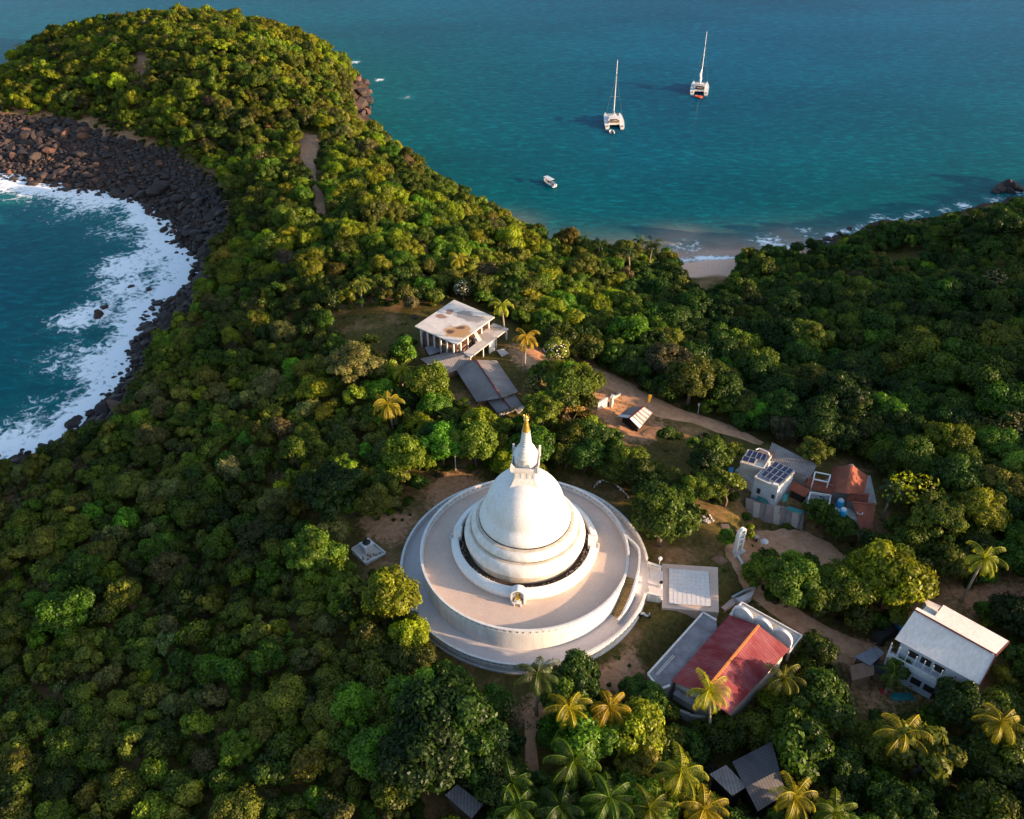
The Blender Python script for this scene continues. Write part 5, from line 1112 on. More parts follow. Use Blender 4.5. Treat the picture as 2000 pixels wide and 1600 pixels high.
for q in (.17, .5, .83):
    c_ = E0.lerp(F0, q) + gn * .55; c_.z = zP + .0; rad = 1.42; m = MB(); n = 20
    hgt = 1.15
    def pt(r_s, a, s): return c_ + gdir * (rad * r_s * math.cos(a)) + up * (hgt + rad * r_s * math.sin(a)) + gn * s
    vs = [pt(.86, PI * k / n, -.07) for k in range(n + 1)] + [pt(.86, PI * k / n, .07) for k in range(n + 1)]
    vs += [c_ - gdir * rad * .86 - gn * .07, c_ + gdir * rad * .86 - gn * .07, c_ - gdir * rad * .86 + gn * .07, c_ + gdir * rad * .86 + gn * .07]
    k = n + 1; m.add(vs, [tuple(range(k)) + (2 * k, 2 * k + 1), tuple(range(k, 2 * k))[::-1] + (2 * k + 3, 2 * k + 2)])
    pd = m.build('pediment', M['concrete'] if False else 'pale_blue', hall); m = MB(); vs = []
    for i in range(n + 1):
        a = PI * i / n
        for rs in (1.02, .84):
            for s in (-.22, .22): vs.append(pt(rs, a, s))
    fs = []
    for i in range(n): b = 4 * i; fs += [(b, b + 1, b + 5, b + 4), (b + 2, b + 6, b + 7, b + 3), (b, b + 4, b + 6, b + 2), (b + 1, b + 3, b + 7, b + 5)]
    fs += [(0, 2, 3, 1), (4 * n, 4 * n + 1, 4 * n + 3, 4 * n + 2)]; m.add(vs, fs)
    for s in (-1, 1): m.box(c_ + gdir * (s * rad * .93) + up * (hgt / 2), (.28, .44, hgt), axes=(gdir, gn, up))
    m.build('arch_rim', 'white_clean', pd)
m = MB(); q = [V3(1322, 1346, 16.3), V3(1370, 1374, 16.3), V3(1362, 1384, 16.1), V3(1314, 1355, 16.1)]; m.slab(q, .15); m.build('gable_lean_to', 'grey_flat', hall)
low_wall([(1297, 1376), (1318, 1396), (1345, 1408), (1372, 1412), (1414, 1420)], 1.3, .35, 'white', 'broken white garden wall below the near gable of the red hall')
m = MB(); rr = random.Random(6); e = F0.lerp(F1, .55)
for k in range(26):
    p = F0.lerp(F1, rr.uniform(.45, .95)) + Vector((rr.uniform(.4, 2.2), rr.uniform(-1.5, .2), 0)); z = h1(p.x, p.y); a = Vector((p.x, p.y, z + rr.uniform(.1, .8))); b = a + Vector((rr.uniform(-1.6, 1.6), rr.uniform(-1.6, 1.6), rr.uniform(-.1, 1.1))); m.beam(a, b, .09)
tag(m.build('timber_pile', 'wood', None, loc=(F1.x, F1.y, zg)), 'untidy pile of poles and planks along the right eave of the red hall', 'timber pile')

# ------------------------------------------------------------------ white roofed hall
zr, ze, zg = 20.6, 18.9, 13.0
R0, R1 = V3(1786, 1193, zr), V3(1945, 1281, zr); E0, E1 = V3(1748, 1248, ze), V3(1914, 1338, ze)
G0, G1 = V3(1820, 1211, zr), V3(1842, 1183, ze + .25); G2 = V3(1971, 1254, ze + .25)
wh = thing('white_roof_hall', 'two storey white hall with pale sheet metal roof at right', 'hall', (*((R0 + R1) / 2).xy, zg))
wa = math.atan2((R1 - R0).y, (R1 - R0).x)
m = MB(); m.slab([E0, E1, R1, R0], .08); m.build('roof_slope', roof_mat('white_sheet', wa), wh)
off = up * .14; N0 = R0 + (G1 - G0) * .2; m = MB(); m.slab([R0 + off, R1 + off, G2 + off, G1 + off, G0.lerp(G1, .22) + off, N0 + off], .08); m.build('roof_slope', roof_mat('white_sheet', wa), wh)
m = MB(); m.beam(R0 + up * .2, R1 + up * .2, .16, .1); m.beam(R1, G2, .14, .3); m.beam(R1, E1, .14, .3); m.build('maroon_edge', 'maroon', wh)
q = [p + (centroid([E0, E1, G2, R0]) + up * p.z - p).normalized() * .9 for p in (E0, E1, G2, R0 + (G1 - G0))]
q = [Vector((p.x, p.y, 0)) for p in q]; m = MB(); m.prism([p.xy for p in q], zg - .5, ze - .35); m.build('walls', 'pale_blue', wh)
r_1 = (q[1] + q[2]) / 2; r_0 = (q[0] + q[3]) / 2; m = MB(); m.add([(q[0].x, q[0].y, ze - .35), (q[1].x, q[1].y, ze - .35), (q[2].x, q[2].y, ze - .35), (q[3].x, q[3].y, ze - .35), (r_0.x, r_0.y, zr - .3), (r_1.x, r_1.y, zr - .3)], [(1, 2, 5), (3, 0, 4), (0, 1, 5, 4), (2, 3, 4, 5)]); m.build('gable_infill', 'white', wh)
dl = (E1 - E0); dl.z = 0; dl.normalize(); nl = Vector((dl.y, -dl.x, 0)); nl = nl if nl.y < 0 else -nl
b0, b1 = q[0] - dl * .8, q[0].lerp(q[1], .62); m = MB(); zb = 15.9
m.beam(b0 + nl * 1.3 + up * (zb + .45), b1 + nl * 1.3 + up * (zb + .45), .14, .95); m.slab([b0 + nl * 1.3 + up * zb, b1 + nl * 1.3 + up * zb, b1 + up * zb, b0 + up * zb], .2); m.beam(b0 + nl * 1.3 + up * (zb + .45), b0 + up * (zb + .45), .14, .95); m.build('balcony', 'white_clean', wh)
m = MB()
for k in range(7): p = b0.lerp(b1, k / 6) + nl * 1.3; m.box((p.x, p.y, (zb + ze) / 2 + .4), (.12, .12, ze - zb - .9), math.atan2(dl.y, dl.x))
m.build('balcony_posts', 'white', wh)
m = MB(); q5 = [b0 + nl * 1.22, b1 + nl * 1.22, b1 - nl * .1, b0 - nl * .1]; m.prism([p.xy for p in q5], zg - .6, zb - .22); m.build('lower_storey', 'pale_blue', wh)
for qf in (.2, .38, .56):
    for zz in (17.4, 14.4):
        p = q[0].lerp(q[1], qf) + nl * (.02 if zz > 16 else 1.26); m = MB(); m.box((p.x, p.y, zz), (1.3, .1, 1.1), math.atan2(dl.y, dl.x)); m.build('window', 'dark', wh)
P_ = [V3(1802, 1167, 18.2), V3(1838, 1184, 18.2), V3(1820, 1202, 18.6)]; t = thing('triangular_canopy', 'small triangular white canopy at the far corner of the white hall', 'canopy', (P_[0].x, P_[0].y, zg)); m = MB(); m.slab(P_[::-1], .1); m.build('sheet', 'white_sheet', t); m = MB(); m.prism(shrink([p.xy for p in P_], .4), zg - .5, 18); m.build('walls', 'cream', t)
# cluttered yard
for pts, z, mt, lb in (([(1668, 1283), (1710, 1262), (1728, 1275), (1700, 1300)], 14.8, 'grey_flat', 'rusty dark sheet roof in the cluttered yard'), ([(1660, 1300), (1706, 1290), (1708, 1318), (1664, 1330)], 14.6, 'brick', 'flat brown roof at the left of the cluttered yard'),
                       ([(1708, 1292), (1732, 1300), (1728, 1318), (1706, 1312)], 14.4, 'dark', 'black sheet lying low in the cluttered yard')):
    P_ = [V3(u, v, z) for u, v in pts]; c_ = centroid(P_); t = thing('yard_roof', lb, 'shed roof', (c_.x, c_.y, 13)); m = MB(); m.slab(P_[::-1], .1); m.build('sheet', mt, t); m = MB(); m.prism(shrink([p.xy for p in P_], .4), 12.5, z - .12); m.build('walls', 'wood', t)
m = MB(); rr = random.Random(12)
for k in range(34):
    x, y, z = ground_hit(rr.uniform(1655, 1780), rr.uniform(1262, 1350)); a = Vector((x, y, z + rr.uniform(.1, 2.0))); m.beam(a, a + Vector((rr.uniform(-1.4, 1.4), rr.uniform(-1.2, 1.2), rr.uniform(-.2, .5))), rr.uniform(.05, .12))
x, y, z = ground_hit(1700, 1300); tag(m.build('timber_pile', 'wood', None, loc=(x, y, z)), 'scattered poles and planks in the cluttered yard', 'timber pile')
for u, v, mt, lb, sz in ((1727, 1352, 'red', 'red cloth heap under the small palm in the yard', (1.2, .9)), (1762, 1362, 'teal', 'dark teal ground sheet below the white hall balcony', (3.0, 1.2)), (1757, 1226, 'blue', 'blue tarpaulin beside the left end of the white hall', (1.2, 2.2))):
    x, y, z = ground_hit(u, v); m = MB(); k = 7; rr = random.Random(u); vs = [(x + sz[0] * (i / (k - 1) - .5) + rr.uniform(-.1, .1), y + sz[1] * (j / (k - 1) - .5) + rr.uniform(-.1, .1), z + .12 + rr.uniform(0, .3) * (0 < i < k - 1 and 0 < j < k - 1)) for j in range(k) for i in range(k)]
    m.add(vs, [(j * k + i, j * k + i + 1, (j + 1) * k + i + 1, (j + 1) * k + i) for j in range(k - 1) for i in range(k - 1)]); tag(m.build('tarpaulin', mt, None, smooth='all', loc=(x, y, z)), lb, 'tarpaulin')
def car(u, v, ang, mt, lb):
    x, y, z = ground_hit(u, v); t = thing('parked_van', lb, 'van', (x, y, z)); ax = Vector((math.cos(R(ang)), math.sin(R(ang)), 0)); ay = Vector((-ax.y, ax.x, 0)); c_ = Vector((x, y, z)); prof = [(-2.1, .35), (-2.15, .95), (-1.95, 1.75), (.9, 1.8), (1.55, 1.15), (2.1, .95), (2.15, .35)]
    m = MB(); n = len(prof); vs = [c_ + ax * a + up * b + ay * (s * (.82 if b < 1.2 else .7)) for s in (-1, 1) for a, b in prof]; m.add(vs, [tuple(range(n))[::-1], tuple(range(n, 2 * n))] + [(i, (i + 1) % n, n + (i + 1) % n, n + i) for i in range(n)]); b_ = m.build('body', mt, t)
    m = MB(); m.add([c_ + ax * a + up * b + ay * s for a, b, s in ((.93, 1.765, -.62), (.93, 1.765, .62), (1.53, 1.2, .68), (1.53, 1.2, -.68))] + [c_ + ax * (a + .02) + up * (b + .03) + ay * s for a, b, s in ((.93, 1.765, -.62), (.93, 1.765, .62), (1.53, 1.2, .68), (1.53, 1.2, -.68))], [(4, 5, 6, 7), (0, 3, 2, 1)]); m.build('windscreen', 'glass', t)
    for a in (-1.35, 1.35):
        for s in (-1, 1): m = MB(); w = c_ + ax * a + ay * (.8 * s) + up * .33; m.cyl(w - ay * .1, w + ay * .1, .33, n=18); m.build('wheel', 'dark', t)
car(1725, 1245, 35, 'dark', 'dark van parked at the left end of the white hall')

# ------------------------------------------------------------------ bottom sheds
zr, ze, zg = 17.3, 15.9, 13.0
gable('shed', 'dark grey roofed shed at the bottom between the palms', 'shed', (1456, 1538), (1522, 1504), (1430, 1488), (1508, 1448), (1480, 1585), (1535, 1550), zr, ze, 12.4, 'dark_sheet', 'dark', ridge=None)
P_ = [V3(1386, 1512, 15.8), V3(1418, 1494, 15.8), V3(1459, 1536, 17.0), V3(1430, 1554, 16.6)]; t = thing('lean_to_roof', 'paler grey lean-to roof at the left of the dark bottom shed', 'shed', (*centroid(P_).xy, 13)); m = MB(); m.slab(P_[::-1], .08); m.build('sheet', 'grey_sheet', t); m = MB(); m.prism(shrink([p.xy for p in P_], .5), 12, 15.6); m.build('walls', 'dark', t)
P_ = [V3(869, 1553, 15.6), V3(893, 1532, 15.9), V3(944, 1571, 15.9), V3(921, 1599, 15.6)]; t = thing('small_shed', 'small plain grey roof on its own at the bottom edge', 'shed', (*centroid(P_).xy, 13.2)); m = MB(); m.slab(P_[::-1], .08); m.build('roof', 'grey_sheet', t); m = MB(); m.prism(shrink([p.xy for p in P_], .5), 12.5, 15.5); m.build('walls', 'wood', t)
x, y, z = ground_hit(572, 352); t = thing('ridge_hut', 'tiny pale tin hut beside the bare red path on the ridge', 'hut', (x, y, z)); m = MB(); m.box((x, y, z + .9), (2.2, 1.6, 2.2), .3); m.build('walls', 'cream', t); m = MB(); m.box((x, y, z + 2.08), (2.7, 2.1, .12), .3); m.build('roof', 'pale_blue', t)

# ------------------------------------------------------------------ boats
def catamaran(label, u, v, rot, second=False):
    x, y = W(u, v, 0); t = thing('catamaran', label, 'sailing boat', (0, 0, 0), 'moored catamarans in the bay')
    def hull(s):
        m = MB(); cx = s * 2.75; st = [(-6.6, .75, .5), (-5.4, .85, 1.0), (-3, .9, 1.5), (1, .88, 1.6), (4, .62, 1.65), (6, .28, 1.7), (6.9, .04, 1.75)]; vs = []
        for yy, w, top in st:
            vs += [(cx - w, yy, top), (cx - w * .92, yy, .35), (cx - w * .3, yy, -.4), (cx + w * .3, yy, -.4), (cx + w * .92, yy, .35), (cx + w, yy, top)]
        fs = []
        for k in range(len(st) - 1):
            for q in range(6): fs.append((k * 6 + q, k * 6 + (q + 1) % 6, (k + 1) * 6 + (q + 1) % 6, (k + 1) * 6 + q))
        fs += [(5, 4, 3, 2, 1, 0), tuple(range(36, 42))]; m.add(vs, fs); h_ = m.build('hull', 'white_clean', t, smooth=True, local=True)
        m = MB(); m.box((cx + s * .80, 0, 1.12), (.16, 3.0, .26)); m.box((cx + s * .80, -3, 1.05), (.16, 1.2, .26)); m.build('windows', 'glass', h_, local=True)
        m = MB(); m.box((cx, -6.3, .9), (.9, .5, .1)); m.box((cx, -5.9, 1.12), (.9, .5, .1)); m.build('stern_steps', 'wood', h_, local=True)
    hull(-1); hull(1)
    m = MB(); m.prism([(-2.2, -4.3), (2.2, -4.3), (2.2, 3.4), (-2.2, 3.4)], .9, 1.62); m.build('bridge_deck', 'white', t, local=True)
    m = MB(); m.add([(-2.3, -1.6, 1.6), (2.3, -1.6, 1.6), (1.9, 3.0, 1.6), (-1.9, 3.0, 1.6), (-1.9, -1.5, 2.7), (1.9, -1.5, 2.7), (1.3, 1.8, 2.55), (-1.3, 1.8, 2.55)], [(4, 5, 6, 7), (0, 1, 5, 4), (1, 2, 6, 5), (2, 3, 7, 6), (3, 0, 4, 7)]); cb = m.build('cabin', 'white_clean', t, local=True)
    m = MB(); m.add([(-1.65, 2.72, 1.9), (1.65, 2.72, 1.9), (1.32, 1.98, 2.45), (-1.32, 1.98, 2.45)], [(0, 1, 2, 3)]); m.box((0, -1.56, 2.05), (2.6, .1, .7)); m.build('windows', 'glass', cb, local=True)
    m = MB(); m.prism([(-2.0, -4.1), (2.0, -4.1), (2.0, -1.3), (-2.0, -1.3)], 2.95, 3.05)
    for i in (-1.8, 1.8): m.beam((i, -3.9, 1.6), (i, -3.9, 2.96), .08)
    m.build('bimini_canopy', 'white' if not second else 'trampoline', t, local=True)
    m = MB(); m.box((-1.5, -3.2, 1.9), (.6, 1.8, .55)); m.box((1.5, -3.2, 1.9), (.6, 1.8, .55)); m.box((0, -4.0, 1.85), (2.2, .5, .5)); m.build('cockpit_seats', 'wood' if not second else 'dark', t, local=True)
    m = MB(); m.slab([(-2, 3.45, 1.5), (2, 3.45, 1.5), (2.2, 5.9, 1.55), (-2.2, 5.9, 1.55)][::1], .04); m.build('net', 'trampoline', t, local=True)
    m = MB(); m.cyl((-2.6, 6.0, 1.62), (2.6, 6.0, 1.62), .1, n=8); m.build('crossbeam', 'metal', t, local=True)
    m = MB(); m.cyl((0, 1.3, 2.4), (0, 1.0, 22.6), .19, .10, 8); ms = m.build('mast', 'white_clean', t, smooth=True, local=True)
    m = MB(); m.beam((-1.3, 1.15, 9.6), (1.3, 1.15, 9.6), .12); m.build('spreaders', 'metal', ms, local=True)
    m = MB(); m.cyl((0, 1.1, 3.9), (0, -4.6, 3.9), .12, n=8); m.build('boom', 'white', t, local=True)
    m = MB()
    if second: m.tube([(0, 1.0, 4.1), (-.15, -1.5, 4.6), (-.1, -4.3, 4.2)], [.45, .55, .2], 8); m.tube([(0, .9, 4.2), (-.45, .3, 6.2), (-.1, .9, 8.4)], [.5, .55, .1], 8)
    else: m.tube([(0, 1.0, 4.15), (0, -2, 4.25), (0, -4.4, 4.1)], [.24, .26, .15], 8)
    m.build('furled_sail', 'white_clean' if second else 'cream', t, smooth='all', local=True)
    m = MB()
    for a, b in (((0, 1.0, 22.3), (0, 6.0, 1.7)), ((0, 1.0, 18), (-3.3, 0, 1.7)), ((0, 1.0, 18), (3.3, 0, 1.7))): m.beam(a, b, .045)
    m.build('rigging', 'metal', t, local=True)
    t.location = (x, y, 0); t.rotation_euler = (0, 0, R(rot)); return t
catamaran('white catamaran with clean bare mast and tan deck nearer the shore', 1198, 241, -1)
catamaran('catamaran with dark crowded cockpit and half lowered sail farther out', 1366, 177, -12, True)
def dinghy(u, v, rot, mt, lb, L=2.6):
    x, y = W(u, v, .2); t = thing('dinghy', lb, 'dinghy', (0, 0, 0)); m = MB(); m.tube([(-.75, -L / 2, .3), (-.78, .2, .3), (-.6, L * .35, .34), (0, L / 2, .42), (.6, L * .35, .34), (.78, .2, .3), (.75, -L / 2, .3)], [.2, .26, .26, .24, .26, .26, .2], 8); m.build('tube', mt, t, smooth='all', local=True)
    m = MB(); m.slab([(-.7, -L * .42, .2), (.7, -L * .42, .2), (.6, L * .3, .2), (0, L * .42, .25), (-.6, L * .3, .2)][::1], .08); m.box((0, -.1, .35), (1.3, .3, .08)); m.build('floor', 'wood' if mt != 'orange' else 'orange', t, local=True)
    m = MB(); m.box((0, -L / 2 - .12, .5), (.25, .3, .6)); m.build('outboard_motor', 'dark', t, local=True); t.location = (x, y, 0); t.rotation_euler = (0, 0, R(rot))
dinghy(1194.5, 258, 2, 'white_clean', 'small white inflatable dinghy tied behind the nearer catamaran', 3.0); dinghy(1365, 189.5, 60, 'orange', 'orange red dinghy at the stern of the farther catamaran', 3.2)
x, y = W(1073, 360, 0); t = thing('motor_boat', 'little white motor boat with flat canopy alone near the ridge', 'motor boat', (0, 0, 0)); st = [(-2.9, .95, .7), (-1, 1.1, .8), (1.2, 1.0, .9), (2.4, .55, 1.0), (3.1, .05, 1.1)]; m = MB(); vs = []
for yy, w, top in st: vs += [(-w, yy, top), (-w * .8, yy, .1), (0, yy, -.3), (w * .8, yy, .1), (w, yy, top), (w * .8, yy, top - .05), (w * .6, yy, .3), (-w * .6, yy, .3), (-w * .8, yy, top - .05)]
fs = [(k * 9 + q, k * 9 + (q + 1) % 9, (k + 1) * 9 + (q + 1) % 9, (k + 1) * 9 + q) for k in range(4) for q in range(9)] + [(8, 7, 6, 5, 4, 3, 2, 1, 0)]; m.add(vs, fs); m.build('hull', 'white_clean', t, smooth=True, local=True)
m = MB(); m.slab([(-.95, -1.3, 2.0), (.95, -1.3, 2.0), (.85, 2.3, 2.0), (-.85, 2.3, 2.0)], .08); m.build('canopy', 'pale_blue', t, local=True); m = MB()
for i in (-.85, .85):
    for j in (-1.2, 1.8): m.cyl((i, j, .7), (i, j, 1.95), .04, n=6)
m.build('canopy_posts', 'metal', t, local=True); m = MB(); m.box((0, -2.2, .6), (1.3, .4, .35)); m.box((0, .3, .65), (.9, .5, .5)); m.build('seats', 'dark', t, local=True); m = MB(); m.box((-.35, -3.1, .7), (.3, .4, .8)); m.box((.35, -3.1, .7), (.3, .4, .8)); m.build('outboard_motors', 'pale_blue', t, local=True)
t.location = (x, y, 0); t.rotation_euler = (0, 0, R(33))
# ------------------------------------------------------------------ trees
GREEN = dict(deep=(0.030, 0.066, 0.006), dark=(0.047, 0.080, 0.006), mid=(0.082, 0.118, 0.007), bright=(0.072, 0.150, 0.008), gold=(0.20, 0.205, 0.008), yellow=(0.145, 0.172, 0.006),  # gold and yellow put the low sun into leaf colour
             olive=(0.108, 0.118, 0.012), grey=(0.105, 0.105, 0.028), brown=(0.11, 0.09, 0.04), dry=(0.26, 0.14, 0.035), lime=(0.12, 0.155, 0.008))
NAMES = dict(gold='golden', deep='deep green', dark='dark green', mid='mid green', bright='bright green', yellow='yellow green', olive='olive green', grey='grey green', brown='brownish', dry='dry orange', lime='lime green')
LAND = [(W(1023, 1130, 15), 'the white stupa'), (W(718, 1075, 15), 'the small white monument'), (W(900, 640, 18), 'the flat concrete house'), (W(960, 750, 18), 'the long grey shed roof'),
        (W(1245, 815, 14), 'the small striped roof shelter'), (W(1510, 930, 15), 'the solar panel house'), (W(1660, 940, 15), 'the clay tiled house'), (W(1443, 1060, 15), 'the white arched gate'),
        (W(1350, 1150, 15), 'the square tiled platform'), (W(1420, 1290, 14), 'the red roofed hall'), (W(1850, 1250, 14), 'the white roofed hall'), (W(1450, 1520, 13), 'the dark roofed shed'),
        (W(905, 1565, 14), 'the small grey roof at the bottom'), (W(30, 900, 3), 'the near end of the foaming bay'), (W(240, 780, 3), 'the black rocks of the bay'), (W(1700, 700, 9), 'the shaded valley'),
        (W(1380, 530, 1), 'the little beach'), (W(605, 290, 12), 'the bare red path'), (W(300, 1200, 9), 'the middle of the left slope'), (W(150, 1500, 7), 'the lower left corner'),
        (W(600, 1500, 12), 'the bottom of the left slope'), (W(1950, 1550, 12), 'the lower right corner'), (W(1900, 1150, 13), 'the brown clearing at the right edge'), (W(1100, 1500, 14), 'the palm grove'),
        (W(550, 1050, 12), 'the upper left slope'), (W(450, 750, 11), 'the slope above the bay'), (W(1950, 900, 14), 'the right edge wood'), (W(700, 640, 17), 'the grassy hollow')]
LP = np.array([a for a, _ in LAND])
def locate(x, y):
    d = np.hypot(*(LP - (x, y)).T); k = int(d.argmin()); dx, dy = x - LP[k, 0], y - LP[k, 1]; q = d[k]
    if q < 3.5: rel = 'right over'
    else:
        a = math.degrees(math.atan2(dy, dx)) % 360
        rel = ['right of', 'behind right of', 'behind', 'behind left of', 'left of', 'front left of', 'in front of', 'front right of'][int((a + 22.5) // 45) % 8]
        rel = ('close ' if q < 9 else 'just ' if q < 15 else 'farther ' if q < 24 else 'far ') + rel
    return rel, LAND[k][1]
def size_tree(r): return 'tiny' if r < 1.3 else 'small' if r < 1.8 else 'medium' if r < 2.5 else 'large' if r < 3.6 else 'big spreading' if r < 4.6 else 'huge'
label_count = {}
def unique(lab, grp): label_count.setdefault(lab, []).append(grp); return lab
def shade(col, r, var=0.22):
    f = math.exp(r.gauss(0, var)); return tuple(c * f * math.exp(r.gauss(0, 0.08)) for c in col)
def add_tree(x, y, z, r, kind, tint, label, group, cat='tree', name='broadleaf_tree', rnd=random, hgt=None):
    t = thing(name, label, cat, (x, y, z), group); ch = hgt if hgt is not None else 1.15
    c = bpy.data.objects.new('crown', PROTO[kind]); C.objects.link(c); c.parent = t; c.location = (0, 0, ch * r); c.rotation_euler = (0, 0, rnd.uniform(0, 6.28)); c.scale = (r, r, r * rnd.uniform(.9, 1.1))
    c['tint'] = [float(q) for q in tint]
    k = bpy.data.objects.new('trunk', TRUNKS[rnd.randrange(4)]); C.objects.link(k); k.parent = t; k.scale = (r, r, r * ch / 1.15); k.rotation_euler = (0, 0, rnd.uniform(0, 6.28)); return t
# where no tree may stand (ground) and what no crown may hide
CLEAR_PX = [
    [(690, 1035), (740, 1018), (788, 988), (842, 942), (880, 926), (960, 940), (1110, 950), (1170, 935), (1230, 960), (1245, 1010), (1290, 1080), (1400, 1070), (1425, 1110), (1440, 1200), (1400, 1215),
     (1300, 1330), (1240, 1345), (1120, 1350), (1080, 1400), (1045, 1440), (1000, 1440), (970, 1400), (910, 1360), (890, 1310), (830, 1260), (790, 1200), (775, 1130), (750, 1110), (700, 1110)],
    [(1290, 1060), (1340, 1030), (1380, 1000), (1440, 1010), (1475, 1020), (1580, 1035), (1655, 1080), (1655, 1140), (1600, 1140), (1570, 1110), (1490, 1090), (1460, 1120), (1500, 1180), (1540, 1210), (1620, 1225),
     (1720, 1250), (1745, 1300), (1720, 1330), (1640, 1330), (1560, 1300), (1400, 1210), (1420, 1100), (1300, 1090)],
    [(800, 630), (885, 575), (1000, 630), (1060, 690), (1180, 720), (1250, 765), (1330, 805), (1420, 835), (1500, 855), (1480, 880), (1400, 850), (1330, 840), (1290, 870), (1230, 860), (1190, 830), (1150, 800),
     (1160, 745), (1090, 725), (1030, 740), (1030, 800), (990, 820), (920, 805), (870, 790), (870, 740), (815, 710)],
    [(1430, 905), (1455, 860), (1510, 855), (1560, 880), (1700, 900), (1730, 950), (1725, 1060), (1570, 1035), (1440, 1000)],
    [(1255, 1320), (1370, 1180), (1450, 1160), (1575, 1240), (1550, 1300), (1430, 1415), (1280, 1390)],
    [(1730, 1255), (1790, 1165), (1850, 1170), (1985, 1255), (1920, 1350), (1840, 1340), (1840, 1390), (1650, 1390), (1640, 1270)],
    [(1380, 1510), (1500, 1440), (1530, 1500), (1530, 1600), (1440, 1600)], [(865, 1545), (890, 1525), (950, 1570), (925, 1605)],
    [(630, 620), (700, 605), (800, 600), (815, 640), (770, 690), (690, 690), (640, 650)], [(1195, 855), (1330, 875), (1370, 905), (1350, 945), (1250, 930), (1205, 910)],
    [(1690, 500), (1800, 490), (1830, 520), (1740, 532)], [(1850, 1150), (2050, 1140), (2050, 1205), (1900, 1195)], [(252, 112), (285, 106), (300, 122), (292, 140), (272, 165), (262, 140)],
    [(585, 256), (632, 262), (622, 315), (618, 350), (634, 375), (638, 425), (618, 425), (608, 375), (598, 340), (582, 330)], [(1335, 495), (1440, 495), (1430, 550), (1390, 558), (1340, 545)],
    [(1030, 1400), (1060, 1480), (1070, 1530), (1040, 1560), (1000, 1545), (1000, 1440)]]
KEEP_PX = [
    [(805, 638), (885, 582), (1000, 640), (1000, 670), (1030, 790), (1010, 805), (930, 790), (890, 740), (815, 710)], [(1170, 770), (1200, 790), (1250, 780), (1285, 805), (1260, 845), (1205, 835), (1170, 805)],
    [(1435, 905), (1465, 875), (1510, 860), (1600, 905), (1700, 905), (1720, 960), (1720, 1040), (1590, 1030), (1470, 1025)], [(1640, 1260), (1745, 1250), (1770, 1345), (1830, 1372), (1740, 1392), (1655, 1385)],
    [(1262, 1322), (1370, 1185), (1450, 1165), (1570, 1245), (1548, 1290), (1430, 1400), (1300, 1380)], [(1735, 1260), (1785, 1190), (1840, 1175), (1975, 1255), (1915, 1345), (1835, 1330)],
    [(1385, 1505), (1505, 1445), (1530, 1500), (1520, 1590), (1430, 1560)], [(865, 1550), (892, 1530), (945, 1570), (922, 1602)], [(1645, 1270), (1730, 1265), (1740, 1330), (1660, 1330)],
    [(678, 1066), (700, 1035), (735, 1035), (764, 1078), (745, 1108), (708, 1118)], [(1425, 1015), (1455, 1015), (1455, 1085), (1430, 1090)], [(1290, 1095), (1405, 1100), (1406, 1200), (1292, 1190)],
    [(592, 264), (628, 268), (618, 305), (590, 318)], [(1322, 476), (1442, 476), (1432, 505), (1418, 556), (1366, 562), (1340, 530)], [(1158, 930), (1230, 960), (1225, 975), (1160, 950)], [(1190, 740), (1300, 805), (1440, 838), (1500, 858), (1480, 872), (1400, 852), (1330, 836), (1200, 775)],
    [(838, 1232), (870, 1250), (920, 1290), (1000, 1308), (1000, 1325), (920, 1312), (860, 1285)], [(690, 152), (716, 158), (728, 235), (702, 235), (694, 200)], [(1475, 1150), (1530, 1190), (1640, 1225), (1745, 1250), (1740, 1330), (1650, 1330), (1600, 1262), (1560, 1225)], [(1600, 455), (1700, 418), (1900, 388), (2000, 358), (2010, 380), (1900, 412), (1700, 440), (1610, 482)], [(1475, 1035), (1580, 1040), (1645, 1085), (1635, 1115), (1600, 1075), (1480, 1068)], [(612, 362), (634, 368), (634, 415), (618, 412)]]
CLEAR = [np.array(p, float) for p in CLEAR_PX]; KEEP = [np.array(p, float) for p in KEEP_PX]
def pip(p, poly):
    x, y = p; ins = False; j = len(poly) - 1
    for i in range(len(poly)):
        xi, yi = poly[i]; xj, yj = poly[j]
        if (yi > y) != (yj > y) and x < (xj - xi) * (y - yi) / (yj - yi) + xi: ins = not ins
        j = i
    return ins
KB = [(k[:, 0].min() - 2, k[:, 1].min() - 2, k[:, 0].max() + 2, k[:, 1].max() + 2, k) for k in KEEP]
CB = [(k[:, 0].min() - 2, k[:, 1].min() - 2, k[:, 0].max() + 2, k[:, 1].max() + 2, k) for k in CLEAR]
def inside(boxes, p): return any(b[0] <= p[0] <= b[2] and b[1] <= p[1] <= b[3] and pip(p, b[4]) for b in boxes)
def blocked(x, y, z, r):
    u, v, d = PXY(x, y, z)
    if inside(CB, (u, v)): return True
    s = FPX / d
    if (x - ST[0]) ** 2 + (y - ST[1]) ** 2 < (18.6 + 0.45 * r) ** 2: return True
    u2, v2, _ = PXY(x, y, z + 1.2 * r)
    for du, dv in ((0, 0), (-.8, 0), (.8, 0), (0, -.75), (0, .6), (-.55, -.55), (.55, -.55)):
        if inside(KB, (u2 + du * r * s, v2 + dv * r * s)): return True
    for D_ in PATHS[:3]:
        if ((D_ - (x, y)) ** 2).sum(1).min() < (1.2 + 0.5 * r) ** 2: return True
    return False
TR = {}
SPEC = []   # (x,y,z,r,kind,tintname, label or None, hero)
